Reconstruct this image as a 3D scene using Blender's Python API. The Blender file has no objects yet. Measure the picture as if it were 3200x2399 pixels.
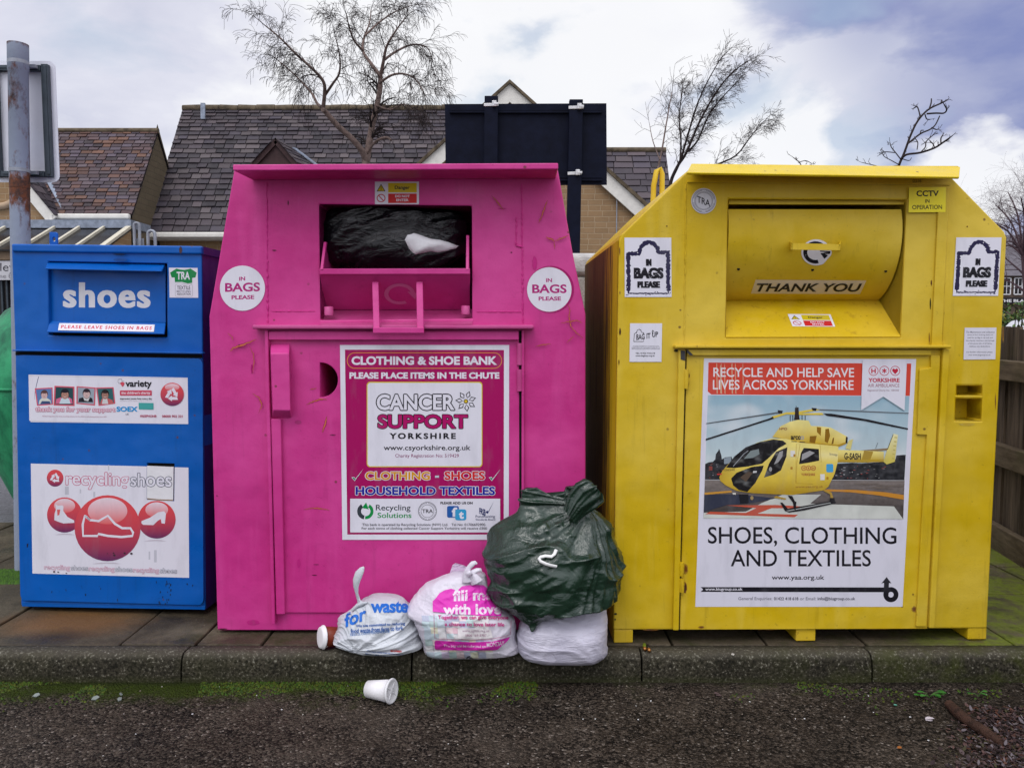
import bpy, bmesh, math, random
from mathutils import Vector, Matrix, noise
from mathutils.geometry import tessellate_polygon
from mathutils.bvhtree import BVHTree
sc = bpy.context.scene
COL = sc.collection
R = math.radians
rnd = random.Random(7)

# ------------------------------------------------------------------ camera
F = 2401.5; CX = 1600.0; CY = 1199.5; PITCH = R(3.9); CAMZ = 1.39; PAVE = 0.11
CAM = Vector((0, 0, CAMZ))
FW = Vector((0, math.cos(PITCH), -math.sin(PITCH))); UP = Vector((0, math.sin(PITCH), math.cos(PITCH)))
def ray(nx, ny):
    return Vector((1, 0, 0)) * ((nx - CX) / F) + UP * (-(ny - CY) / F) + FW
def G(nx, ny, z=0.0):
    d = ray(nx, ny); return CAM + d * ((z - CAMZ) / d.z)
def AtY(nx, ny, Y):
    d = ray(nx, ny); return CAM + d * (Y / d.y)
cam = bpy.data.cameras.new('camera'); co = bpy.data.objects.new('camera', cam); COL.objects.link(co)
cam.sensor_width = 36; cam.lens = F / 3200 * 36; cam.clip_end = 2000; cam.clip_start = 0.05
co.location = CAM; co.rotation_euler = (R(90) - PITCH, 0, 0); sc.camera = co

# ------------------------------------------------------------------ helpers
def lin(r, g, b):
    f = lambda c: (c / 255 / 12.92) if c <= 10 else ((c / 255 + .055) / 1.055) ** 2.4
    return (f(r), f(g), f(b))
def tag(o, label=None, cat=None, group=None, kind=None):
    if label: o['label'] = label
    if cat: o['category'] = cat
    if group: o['group'] = group
    if kind: o['kind'] = kind
    return o
def empty(name, loc, label, cat, group=None, mat=None):
    o = bpy.data.objects.new(name, None); COL.objects.link(o); o.empty_display_size = .1
    if mat is not None: o.matrix_world = mat
    else: o.location = loc
    return tag(o, label, cat, group)

class Frame:
    """plane frame: U right, V up, W towards the viewer; local coordinates are (u, -w, v)"""
    def __init__(s, O, yaw=0, roll=0):
        s.O = Vector(O)
        s.U = Vector((math.cos(yaw), math.sin(yaw), 0)); n = Vector((math.sin(yaw), -math.cos(yaw), 0))
        q = Matrix.Rotation(roll, 3, n)
        s.U = q @ s.U; s.V = q @ Vector((0, 0, 1)); s.W = n
        s.M = Matrix(((s.U.x, -s.W.x, s.V.x, s.O.x), (s.U.y, -s.W.y, s.V.y, s.O.y), (s.U.z, -s.W.z, s.V.z, s.O.z), (0, 0, 0, 1)))
    def uv(s, nx, ny, w=0.0):
        d = ray(nx, ny); o = s.O + s.W * w
        p = CAM + d * ((o - CAM).dot(s.W) / d.dot(s.W)) - o
        return p.dot(s.U), p.dot(s.V)
    def P(s, nx, ny, w=0.0):
        u, v = s.uv(nx, ny, w); return Vector((u, -w, v))
    def flat(s, w):
        return lambda nx, ny, o=0.0: s.P(nx, ny, w + o)
    def curved(s, fn):
        def m(nx, ny, o=0.0):
            w = 0.0
            for _ in range(12):
                u, v = s.uv(nx, ny, w); w = .5 * w + .5 * fn(v)
            u, v = s.uv(nx, ny, w + o); return Vector((u, -(w + o), v))
        return m

class MB:
    def __init__(s): s.v = []; s.f = []; s.m = []; s.c = []; s.s = []; s.anycol = False
    def add(s, verts, faces, mat=0, col=None, smooth=False):
        b = len(s.v); s.v.extend([Vector(p) for p in verts])
        for f in faces:
            s.f.append([b + i for i in f]); s.m.append(mat); s.s.append(smooth)
            if col is None: s.c.append(None)
            else:
                s.anycol = True
                s.c.append([col] * len(f) if not isinstance(col[0], (tuple, list)) else [col[i] for i in f])
    def poly(s, pts, mat=0, col=None, holes=()):
        pts = [Vector(p) for p in pts]
        if len(pts) == 4 and not holes: s.add(pts, [(0, 1, 2, 3)], mat, col); return
        loops = [pts] + [[Vector(p) for p in h] for h in holes]
        allp = [p for l in loops for p in l]
        s.add(allp, [tuple(t) for t in tessellate_polygon(loops)], mat, col)
    def prism(s, uv, w0, w1, mat=0, col=None, holes=(), back=True):
        L = lambda p, w: Vector((p[0], -w, p[1]))
        s.poly([L(p, w1) for p in uv], mat, col, [[L(p, w1) for p in h] for h in holes])
        if back: s.poly([L(p, w0) for p in reversed(uv)], mat, col, [[L(p, w0) for p in h] for h in holes])
        for lp in [uv] + list(holes):
            n = len(lp)
            for i in range(n):
                a, b = lp[i], lp[(i + 1) % n]
                s.add([L(a, w0), L(b, w0), L(b, w1), L(a, w1)], [(0, 1, 2, 3)], mat, col)
    def box(s, x0, x1, y0, y1, z0, z1, mat=0, col=None):
        s.hexa([(x0, y0, z0), (x1, y0, z0), (x1, y1, z0), (x0, y1, z0), (x0, y0, z1), (x1, y0, z1), (x1, y1, z1), (x0, y1, z1)], mat, col)
    def hexa(s, v, mat=0, col=None):
        s.add(v, [(3, 2, 1, 0), (4, 5, 6, 7), (0, 1, 5, 4), (1, 2, 6, 5), (2, 3, 7, 6), (3, 0, 4, 7)], mat, col)
    def bar(s, a, b, wx, wy, mat=0, up=(0, 0, 1), col=None):
        a = Vector(a); b = Vector(b); d = (b - a).normalized(); x = d.cross(Vector(up))
        if x.length < 1e-4: x = d.cross(Vector((0, 1, 0)))
        x.normalize(); y = x.cross(d)
        x *= wx / 2; y *= wy / 2
        s.hexa([a - x - y, a + x - y, a + x + y, a - x + y, b - x - y, b + x - y, b + x + y, b - x + y], mat, col)
    def tube(s, pts, rad, sides=8, mat=0, caps=True, smooth=True, col=None, flat=1.0):
        pts = [Vector(p) for p in pts]; n = len(pts)
        if not isinstance(rad, (list, tuple)): rad = [rad] * n
        vs = []; fs = []; px = None
        for i, p in enumerate(pts):
            d = (pts[min(i + 1, n - 1)] - pts[max(i - 1, 0)])
            if d.length < 1e-9: d = Vector((0, 0, 1))
            d.normalize()
            if px is None:
                px = d.cross(Vector((.3, 1, .2))); px.normalize()
            x = px - d * px.dot(d)
            if x.length < 1e-6: x = d.orthogonal()
            x.normalize(); px = x; y = d.cross(x)
            for k in range(sides):
                a = 2 * math.pi * k / sides
                vs.append(p + x * (math.cos(a) * rad[i]) + y * (math.sin(a) * rad[i] * flat))
        for i in range(n - 1):
            for k in range(sides):
                k2 = (k + 1) % sides
                fs.append((i * sides + k, i * sides + k2, (i + 1) * sides + k2, (i + 1) * sides + k))
        s.add(vs, fs, mat, col, smooth)
        if caps:
            s.add(vs[:sides], [tuple(reversed(range(sides)))], mat, col)
            s.add(vs[-sides:], [tuple(range(sides))], mat, col)
    def build(s, name, mats, parent=None, origin=None, bevel=0, merge=False, seg=2):
        me = bpy.data.meshes.new(name)
        o3 = Vector(origin) if origin is not None else Vector((0, 0, 0))
        me.from_pydata([tuple(p - o3) for p in s.v], [], s.f)
        for m in (mats if isinstance(mats, (list, tuple)) else [mats]): me.materials.append(m)
        me.polygons.foreach_set('material_index', s.m)
        me.polygons.foreach_set('use_smooth', s.s)
        if s.anycol:
            ca = me.color_attributes.new('Col', 'FLOAT_COLOR', 'CORNER'); d = []
            for f, c in zip(s.f, s.c):
                c = c or [(.8, .8, .8)] * len(f)
                for q in c: d.extend((q[0], q[1], q[2], 1))
            ca.data.foreach_set('color', d)
        me.update()
        if bevel or merge:
            bm = bmesh.new(); bm.from_mesh(me); bmesh.ops.remove_doubles(bm, verts=bm.verts, dist=2e-5)
            bmesh.ops.recalc_face_normals(bm, faces=bm.faces); bm.to_mesh(me); bm.free()
        ob = bpy.data.objects.new(name, me); COL.objects.link(ob)
        if parent is not None: ob.parent = parent
        if bevel:
            b = ob.modifiers.new('bevel', 'BEVEL'); b.width = bevel; b.segments = seg; b.limit_method = 'ANGLE'; b.angle_limit = R(35)
            b.harden_normals = False
        return ob

_tc = {}
def text_mesh(s, bold=0, shear=0, space=1.0):
    k = (s, bold, shear, space)
    if k not in _tc:
        c = bpy.data.curves.new('t', 'FONT'); c.body = s; c.offset = bold; c.shear = shear; c.resolution_u = 4; c.space_character = space
        c.align_x = 'CENTER'; c.space_line = 1.0
        o = bpy.data.objects.new('t', c); m = bpy.data.meshes.new_from_object(o)
        _tc[k] = ([(v.co.x, v.co.y) for v in m.vertices], [tuple(p.vertices) for p in m.polygons])
        bpy.data.objects.remove(o); bpy.data.curves.remove(c); bpy.data.meshes.remove(m)
    return _tc[k]
def bbox(vs):
    return min(v[0] for v in vs), min(v[1] for v in vs), max(v[0] for v in vs), max(v[1] for v in vs)

class Pr:
    """print layer: draws flat marks (zoom coordinates -> surface) into one mesh"""
    def __init__(s, mp, c=(0, 0, 1)):
        s.mp = mp; s.cx, s.cy, s.k = c; s.mb = MB(); s.l = 0; s.step = .00002
    def at(s, x, y, o): return s.mp(s.cx + x / s.k, s.cy + y / s.k, o)
    def nxt(s): s.l += 1; return s.l * s.step
    def poly(s, pts, col, holes=()):
        o = s.nxt(); s.mb.poly([s.at(x, y, o) for x, y in pts], 0, col, [[s.at(x, y, o) for x, y in h] for h in holes])
    def shade(s, pts, fn, L=26):
        o = s.nxt(); P3 = [Vector((x, y, 0)) for x, y in pts]
        st = [tuple(P3[i] for i in t_) for t_ in tessellate_polygon([P3])]
        while st:
            a, b, d = st.pop(); e = [((a - b).length, 0), ((b - d).length, 1), ((d - a).length, 2)]; l_, k = max(e)
            if l_ > L:
                if k == 0: q = (a + b) / 2; st += [(a, q, d), (q, b, d)]
                elif k == 1: q = (b + d) / 2; st += [(a, b, q), (a, q, d)]
                else: q = (d + a) / 2; st += [(a, b, q), (q, b, d)]
                continue
            s.mb.add([s.at(v.x, v.y, o) for v in (a, b, d)], [(0, 1, 2)], 0, [fn(v.x, v.y) for v in (a, b, d)])
    def polys(s, lst, col):
        o = s.nxt()
        for pts in lst: s.mb.poly([s.at(x, y, o) for x, y in pts], 0, col)
    def rect(s, x0, y0, x1, y1, col, dy=0): s.poly([(x0, y0), (x1, y0 + dy), (x1, y1 + dy), (x0, y1)], col)
    def grid(s, quad, nu, nv, col):
        o = s.nxt(); vs = []; fs = []
        (ax, ay), (bx, by), (cx, cy), (dx, dy) = quad
        for j in range(nv + 1):
            for i in range(nu + 1):
                a, b = i / nu, j / nv
                vs.append(s.at((ax * (1 - a) + bx * a) * (1 - b) + (dx * (1 - a) + cx * a) * b, (ay * (1 - a) + by * a) * (1 - b) + (dy * (1 - a) + cy * a) * b, o))
        for j in range(nv):
            for i in range(nu): q = j * (nu + 1) + i; fs.append((q, q + 1, q + nu + 2, q + nu + 1))
        s.mb.add(vs, fs, 0, col)
    def ell(s, cx, cy, rx, ry, col, n=40, a0=0, a1=360):
        s.poly([(cx + rx * math.cos(R(a0 + (a1 - a0) * i / n)), cy + ry * math.sin(R(a0 + (a1 - a0) * i / n))) for i in range(n if a1 - a0 == 360 else n + 1)], col)
    def ball(s, cx, cy, rx, ry, fn):
        o = s.nxt(); nr, na = 8, 40; vs = [s.at(cx, cy, o)]; cs = [fn(0, 0)]; fs = []
        for j in range(1, nr + 1):
            for i in range(na):
                a = 2 * math.pi * i / na; q = j / nr
                vs.append(s.at(cx + rx * q * math.cos(a), cy + ry * q * math.sin(a), o)); cs.append(fn(q * math.cos(a), q * math.sin(a)))
        for i in range(na):
            fs.append((0, 1 + i, 1 + (i + 1) % na))
            for j in range(nr - 1):
                a = 1 + j * na; b = a + na; k = (i + 1) % na; fs.append((a + i, b + i, b + k, a + k))
        s.mb.add(vs, fs, 0, cs)
    def ring(s, cx, cy, r, t, col, a0=0, a1=360, ry=None, n=36):
        o = s.nxt(); vs = []; ry = ry or r
        for i in range(n + 1):
            a = R(a0 + (a1 - a0) * i / n); c, d = math.cos(a), math.sin(a)
            vs += [s.at(cx + r * c, cy + ry * d, o), s.at(cx + (r - t) * c, cy + (ry - t * ry / r) * d, o)]
        s.mb.add(vs, [(2 * i, 2 * i + 2, 2 * i + 3, 2 * i + 1) for i in range(n)], 0, col)
    def line(s, pts, w, col):
        o = s.nxt(); vs = []; n = len(pts)
        ws = w if isinstance(w, (list, tuple)) else [w] * n
        for i, (x, y) in enumerate(pts):
            a = pts[max(0, i - 1)]; b = pts[min(n - 1, i + 1)]; dx, dy = b[0] - a[0], b[1] - a[1]; l = math.hypot(dx, dy) or 1
            nx, ny = -dy / l * ws[i] / 2, dx / l * ws[i] / 2
            vs += [s.at(x + nx, y + ny, o), s.at(x - nx, y - ny, o)]
        s.mb.add(vs, [(2 * i, 2 * i + 2, 2 * i + 3, 2 * i + 1) for i in range(n - 1)], 0, col)
    def rrect(s, x0, y0, x1, y1, r, col, t=None, dy=0):
        def loop(i):
            p = []
            for cx, cy, a in ((x1 - r, y0 + r, -90), (x1 - r, y1 - r, 0), (x0 + r, y1 - r, 90), (x0 + r, y0 + r, 180)):
                for k in range(7):
                    q = R(a + 15 * k); xx = cx + (r - i) * math.cos(q); p.append((xx, cy + (r - i) * math.sin(q) + dy * (xx - x0) / (x1 - x0)))
            return p
        if t is None: s.poly(loop(0), col)
        else:
            a, b = loop(0), loop(t); o = s.nxt(); n = len(a)
            s.mb.add([s.at(x, y, o) for x, y in a + b], [(i, (i + 1) % n, n + (i + 1) % n, n + i) for i in range(n)], 0, col)
    def text(s, t, x0, y0, x1, y1, col, bold=0, shear=0, dy=0, sp=1.0, out=None, dx=0, fat=0):
        if fat:
            for q in (-fat, 0, fat): s.text(t, x0 + fat + q, y0, x1 - fat + q, y1, col, bold, shear, dy, sp, None, dx)
            return
        vs, fs = text_mesh(t, bold, shear, sp)
        if not vs: return
        a, b, c, d = bbox(vs)
        def tr(v, o):
            p, q = (v[0] - a) / (c - a), (d - v[1]) / (d - b)
            return s.at(x0 + (x1 - x0) * p + dx * q, y0 + (y1 - y0) * q + dy * p, o)
        if out:
            ocol, k = out; o = s.nxt(); b0, b1 = (x0, y0), (x1, y1)
            for q in range(8):
                ox, oy = k * math.cos(R(45 * q)), k * math.sin(R(45 * q)); o = s.nxt()
                def tr2(v, o):
                    p, q_ = (v[0] - a) / (c - a), (d - v[1]) / (d - b)
                    return s.at(x0 + (x1 - x0) * p + dx * q_ + ox, y0 + (y1 - y0) * q_ + dy * p + oy, o)
                s.mb.add([tr2(v, o) for v in vs], fs, 0, ocol)
        o = s.nxt(); s.mb.add([tr(v, o) for v in vs], fs, 0, col)
    def build(s, name, mat, parent): return s.mb.build(name, mat, parent)

# ------------------------------------------------------------------ materials
class NT:
    def __init__(s, name):
        s.m = bpy.data.materials.new(name); s.m.use_nodes = True; s.t = s.m.node_tree; s.b = s.t.nodes['Principled BSDF']
        s.tc = s.t.nodes.new('ShaderNodeTexCoord')
    def n(s, typ, **kw):
        o = s.t.nodes.new('ShaderNode' + typ)
        for k, v in kw.items(): setattr(o, k, v)
        return o
    def put(s, sock, v):
        if hasattr(v, 'is_linked') or isinstance(v, bpy.types.NodeSocket): s.t.links.new(v, sock)
        elif isinstance(v, (tuple, list)) and len(v) == 3 and sock.type == 'RGBA': sock.default_value = (*v, 1)
        else: sock.default_value = v
    def noise(s, scale, detail=4, rough=.55, vec=None, sc3=None, dist=0):
        v = vec or s.tc.outputs['Object']
        if sc3:
            mp = s.n('Mapping'); mp.inputs['Scale'].default_value = sc3; s.t.links.new(v, mp.inputs[0]); v = mp.outputs[0]
        o = s.n('TexNoise'); s.t.links.new(v, o.inputs['Vector'])
        o.inputs['Scale'].default_value = scale; o.inputs['Detail'].default_value = detail; o.inputs['Roughness'].default_value = rough; o.inputs['Distortion'].default_value = dist
        return o.outputs['Fac']
    def voro(s, scale, vec=None, feature='F1', out='Distance'):
        o = s.n('TexVoronoi', feature=feature); s.t.links.new(vec or s.tc.outputs['Object'], o.inputs['Vector']); o.inputs['Scale'].default_value = scale
        return o.outputs[out]
    def rng(s, v, a, b, c=0, d=1):
        o = s.n('MapRange'); s.put(o.inputs[0], v)
        for i, q in enumerate((a, b, c, d)): s.put(o.inputs[i + 1], q)
        return o.outputs[0]
    def math(s, op, a, b=0.5):
        o = s.n('Math', operation=op); s.put(o.inputs[0], a); s.put(o.inputs[1], b); return o.outputs[0]
    def mix(s, f, a, b, mode='MIX'):
        o = s.n('MixRGB', blend_type=mode); s.put(o.inputs[0], f); s.put(o.inputs[1], a); s.put(o.inputs[2], b); return o.outputs[0]
    def xyz(s, vec=None):
        o = s.n('SeparateXYZ'); s.t.links.new(vec or s.tc.outputs['Object'], o.inputs[0]); return o.outputs
    def attr(s): return s.n('Attribute', attribute_name='Col').outputs['Color']
    def bump(s, h, strength=.3, dist=.01, prev=None):
        o = s.n('Bump'); o.inputs['Strength'].default_value = strength; o.inputs['Distance'].default_value = dist; s.t.links.new(h, o.inputs['Height'])
        if prev: s.t.links.new(prev, o.inputs['Normal'])
        return o.outputs[0]
    def done(s, col, rough=.5, nrm=None, spec=.25, metal=0):
        s.put(s.b.inputs['Base Color'], col); s.put(s.b.inputs['Roughness'], rough); s.b.inputs['Specular IOR Level'].default_value = spec
        s.b.inputs['Metallic'].default_value = metal
        if nrm: s.t.links.new(nrm, s.b.inputs['Normal'])
        return s.m

def paint(name, col, col2=None, dirt=(.05, .04, .03), dirty=.35, rough=.38, bump=.25, fade=.5, rust=.8, dent=.45):
    t = NT(name); col2 = col2 or tuple(min(1, c * 1.15 + .015) for c in col)
    big = t.rng(t.noise(1.6, 5, .6), .42, .62); run = t.rng(t.noise(2.4, 5, .6, sc3=(4, 4, .45)), .5, .68)
    c = t.mix(t.math('MULTIPLY', t.math('MAXIMUM', big, t.math('MULTIPLY', run, .8)), fade), col, col2)
    c = t.mix(t.math('MULTIPLY', t.rng(t.noise(14, 6, .7), .5, .8), .25), c, tuple(q * .7 for q in col))
    st = t.rng(t.noise(3, 7, .7, sc3=(8, 8, .6)), .58, .8); sp = t.rng(t.noise(55, 3, .6), .66, .74)
    c = t.mix(t.math('MULTIPLY', st, dirty), c, dirt); c = t.mix(t.math('MULTIPLY', sp, dirty * .8), c, dirt)
    sc_ = t.rng(t.noise(7, 4, .6, sc3=(1, 1, 5), dist=2.5), .492, .5); sc2 = t.rng(t.noise(7, 4, .6, sc3=(1, 1, 5), dist=2.5), .508, .5)
    scr = t.math('MULTIPLY', t.math('MULTIPLY', sc_, sc2), t.rng(t.noise(2.5, 3), .52, .6)); c = t.mix(t.math('MULTIPLY', scr, .35), c, dirt)
    ru = t.math('MULTIPLY', t.rng(t.math('ADD', t.voro(15), t.math('MULTIPLY', t.noise(60, 3), .12)), .165, .115), t.rng(t.noise(3.1, 5), .54, .59)); c = t.mix(t.math('MULTIPLY', ru, rust), c, (.10, .035, .012))
    b = t.bump(t.noise(1.9, 3, .5), dent, .09); b = t.bump(t.noise(9, 6, .6), bump, .012, b); b = t.bump(t.noise(160, 2), .12, .002, b)
    return t.done(c, t.rng(t.noise(5, 5), .3, .75, rough - .08, rough + .2), b, .3)
def plain(name, col, rough=.6, var=.15, scale=8, bump=.2, metal=0, spec=.25):
    t = NT(name); n = t.noise(scale, 6, .6)
    c = t.mix(t.rng(n, .3, .72), tuple(q * (1 - var) for q in col), tuple(min(1, q * (1 + var)) for q in col))
    return t.done(c, rough, t.bump(t.noise(scale * 5, 5), bump, .01), spec, metal)

PINK = (.555, .030, .225); BLUE = (.0, .098, .43); YEL = (.60, .405, .003)
M = {}
M['pink'] = paint('pink_paint', PINK, (.64, .065, .30), dirt=(.16, .01, .06), dirty=.3, fade=.75)
M['pink_deep'] = paint('worn_pink_paint', (.50, .05, .22), (.6, .13, .33), dirt=(.2, .05, .08), dirty=.5)
M['blue'] = paint('blue_paint', BLUE, (0, .10, .40), dirt=(.005, .02, .05), dirty=.3, rough=.32, bump=.12)
M['shaded_blue'] = paint('shaded_blue_paint', (.020, .010, .125), dirt=(.005, .005, .02), dirty=.4)  # same blue paint, with the side's shade put into its colour
M['yellow'] = paint('yellow_paint', YEL, (.66, .48, .05), dirt=(.16, .10, .01), dirty=.45, rough=.4, bump=.15, fade=.9)
def algae():
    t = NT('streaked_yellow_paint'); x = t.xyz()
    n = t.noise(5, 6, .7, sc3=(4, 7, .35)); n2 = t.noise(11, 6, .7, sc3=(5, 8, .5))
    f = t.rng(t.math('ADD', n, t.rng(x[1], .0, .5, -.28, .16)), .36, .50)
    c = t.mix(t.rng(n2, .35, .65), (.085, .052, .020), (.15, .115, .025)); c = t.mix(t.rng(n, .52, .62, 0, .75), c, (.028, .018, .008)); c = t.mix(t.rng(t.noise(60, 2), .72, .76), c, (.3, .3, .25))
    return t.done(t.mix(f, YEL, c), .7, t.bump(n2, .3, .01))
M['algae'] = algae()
M['yellow_worn'] = paint('rust_flecked_yellow_paint', YEL, (.66, .46, .06), dirt=(.20, .08, .01), dirty=.8, rough=.45)
def ink():
    t = NT('printed_vinyl'); st = t.rng(t.noise(6, 6, .65, sc3=(3, 3, .8)), .5, .8)
    c = t.mix(t.math('MULTIPLY', st, .22), t.attr(), (.22, .22, .25))
    return t.done(c, t.rng(t.noise(12, 4), .3, .7, .35, .5), t.bump(t.noise(9, 3), .06, .01), .16)
M['ink'] = ink()
M['black'] = plain('black_void', (.004, .004, .004), .9)
M['grey_metal'] = plain('galvanised_grey', (.30, .32, .36), .5, .25, 14, .15, .3)
M['white_trim'] = plain('white_painted_timber', (.72, .70, .64), .5, .1)
M['rail'] = plain('green_grey_channel', (.06, .075, .09), .45, .2, 20, .1, .4)
M['plate'] = plain('bare_aluminium_plate', (.72, .73, .80), .45, .08, 5, .05, .3)
M['navy'] = plain('dark_navy_paint', (.005, .007, .018), .5, .3, 12, .08, 0, .08)
M['strap'] = plain('steel_band', (.6, .6, .6), .35, .1, 30, .1, .7)
M['lead'] = plain('lead_flashing', (.26, .30, .37), .5, .3, 12, .3, .3)
M['darkglass'] = plain('dark_glazing', (.018, .017, .018), .18, .4, 3, .05)
M['batten'] = plain('cream_batten', (.62, .58, .46), .5, .15)
M['brown'] = plain('brown_boarding', (.045, .022, .022), .6, .3)
M['cup_white'] = plain('foam_white', (.80, .79, .80), .4, .04, 20, .08)
M['cup_brown'] = plain('brown_card', (.19, .032, .014), .4, .2, 20, .08)
M['weld'] = paint('pink_weld', (.54, .02, .22), dirty=.1)
def rustpost():
    t = NT('rusty_grey_post_paint'); x = t.xyz(); n = t.noise(7, 8, .7, sc3=(1, 1, .5)); n2 = t.noise(30, 5, .7)
    near = t.math('SUBTRACT', 1, t.rng(t.math('ABSOLUTE', t.math('SUBTRACT', x[2], 2.02), 0), .02, .22)) 
    near2 = t.math('SUBTRACT', 1, t.rng(t.math('ABSOLUTE', t.math('SUBTRACT', x[2], 2.78), 0), .005, .06))
    f = t.rng(t.math('ADD', n, t.math('MULTIPLY', t.math('MAXIMUM', near, near2), .26)), .56, .66)
    return t.done(t.mix(f, (.26, .30, .38), t.mix(t.rng(n2, .4, .6), (.16, .05, .02), (.05, .025, .02))), .6, t.bump(n2, .3, .01))
M['rustpost'] = rustpost()
def green_shell():
    t = NT('mouldy_green_fibreglass'); n = t.noise(4, 7, .7, sc3=(1.5, 1.5, .6)); n2 = t.noise(12, 6, .7)
    c = t.mix(t.rng(n, .4, .66), (.03, .30, .13), (.004, .085, .045)); c = t.mix(t.rng(n2, .62, .7), c, (.01, .025, .02))
    return t.done(c, .5, t.bump(n2, .3, .02))
M['green_shell'] = green_shell()

def stone_wall(name, a, b, mortar, bw=.32, bh=.13, axis='x', off=0):
    t = NT(name); x = t.xyz(); cb = t.n('CombineXYZ'); t.put(cb.inputs[0], x[0 if axis == 'x' else 1]); t.put(cb.inputs[1], x[2])
    br = t.n('TexBrick'); t.t.links.new(cb.outputs[0], br.inputs['Vector']); br.inputs['Scale'].default_value = 1
    br.inputs['Brick Width'].default_value = bw; br.inputs['Row Height'].default_value = bh; br.inputs['Mortar Size'].default_value = .009; br.inputs['Mortar Smooth'].default_value = .3
    br.inputs['Color1'].default_value = (*a, 1); br.inputs['Color2'].default_value = (*b, 1); br.inputs['Mortar'].default_value = (*mortar, 1); br.offset = .45; br.squash = .8; br.squash_frequency = 3
    n = t.noise(3.5, 7, .65); c = t.mix(.55, br.outputs['Color'], t.mix(t.rng(n, .3, .7), tuple(q * .65 for q in a), tuple(min(1, q * 1.25) for q in b)))
    h = t.math('SUBTRACT', t.math('MULTIPLY', t.noise(14, 6), .4), br.outputs['Fac'])
    return t.done(c, .85, t.bump(h, .6, .02))
M['stone'] = stone_wall('buff_stone_courses', (.33, .215, .115), (.26, .165, .085), (.48, .38, .25), .30, .115)
M['stone_side'] = stone_wall('shaded_stone_courses', (.16, .125, .08), (.12, .095, .06), (.10, .085, .06), axis='y')  # end wall of the house, its shade put into a darker stone colour
def slate_mat():
    t = NT('slate'); n = t.noise(5, 6, .7); n2 = t.noise(40, 4)
    c = t.mix(t.rng(n, .45, .8, 0, .3), t.attr(), (.12, .105, .11)); c = t.mix(t.rng(n2, .6, .75, 0, .4), c, (.03, .03, .03))
    return t.done(c, .55, t.bump(n2, .3, .01))
M['slate'] = slate_mat()
M['slate_under'] = plain('roof_felt', (.015, .013, .014), .9)
M['ridge'] = plain('lichen_ridge_tile', (.11, .085, .055), .85, .6, 6, .5)

def road_mat():
    t = NT('wet_asphalt'); x = t.xyz(); g = t.voro(130, out='Color'); gd = t.voro(130); gr = t.n('SeparateColor'); t.t.links.new(g, gr.inputs[0]); v = gr.outputs[0]
    fine = t.noise(260, 3); big = t.noise(1.7, 6, .6); med = t.noise(9, 6, .65)
    c = t.mix(t.math('POWER', t.rng(v, .05, .95), 1.6), (.003, .002, .0015), (.105, .083, .064)); c = t.mix(t.rng(v, .965, .98), c, (.22, .19, .16))
    c = t.mix(t.rng(big, .46, .66, 0, .6), c, (.010, .008, .006)); c = t.mix(t.rng(big, .48, .32, 0, .45), c, (.11, .09, .07)); c = t.mix(t.rng(med, .45, .75, 0, .5), c, (.055, .040, .028))
    band = t.math('MULTIPLY', t.rng(x[1], 2.62, 2.96), t.rng(x[0], .2, -.3, .45, 1))
    ms = t.rng(t.math('ADD', t.math('MULTIPLY', t.noise(5, 7, .7), .9), t.math('MULTIPLY', band, .45)), .66, .86)
    ms = t.math('MULTIPLY', ms, t.rng(t.math('ADD', t.noise(150, 2), t.math('MULTIPLY', band, .22)), .42, .58))
    c = t.mix(t.math('MULTIPLY', ms, t.rng(band, .05, .5)), c, t.mix(t.noise(40, 4), (.014, .022, .003), (.040, .058, .005)))
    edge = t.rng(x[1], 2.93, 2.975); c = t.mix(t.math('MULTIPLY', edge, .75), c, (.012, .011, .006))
    h = t.math('ADD', t.math('MULTIPLY', gd, -1.6), t.math('MULTIPLY', fine, .3))
    b = t.bump(h, .85, .008); b = t.bump(med, .3, .02, b)
    return t.done(c, t.rng(t.noise(3, 5), .35, .7, .55, .85), b, .1)
M['road'] = road_mat()
M['carpark'] = plain('grey_asphalt', (.15, .15, .165), .8, .3, 40, .8)
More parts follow.
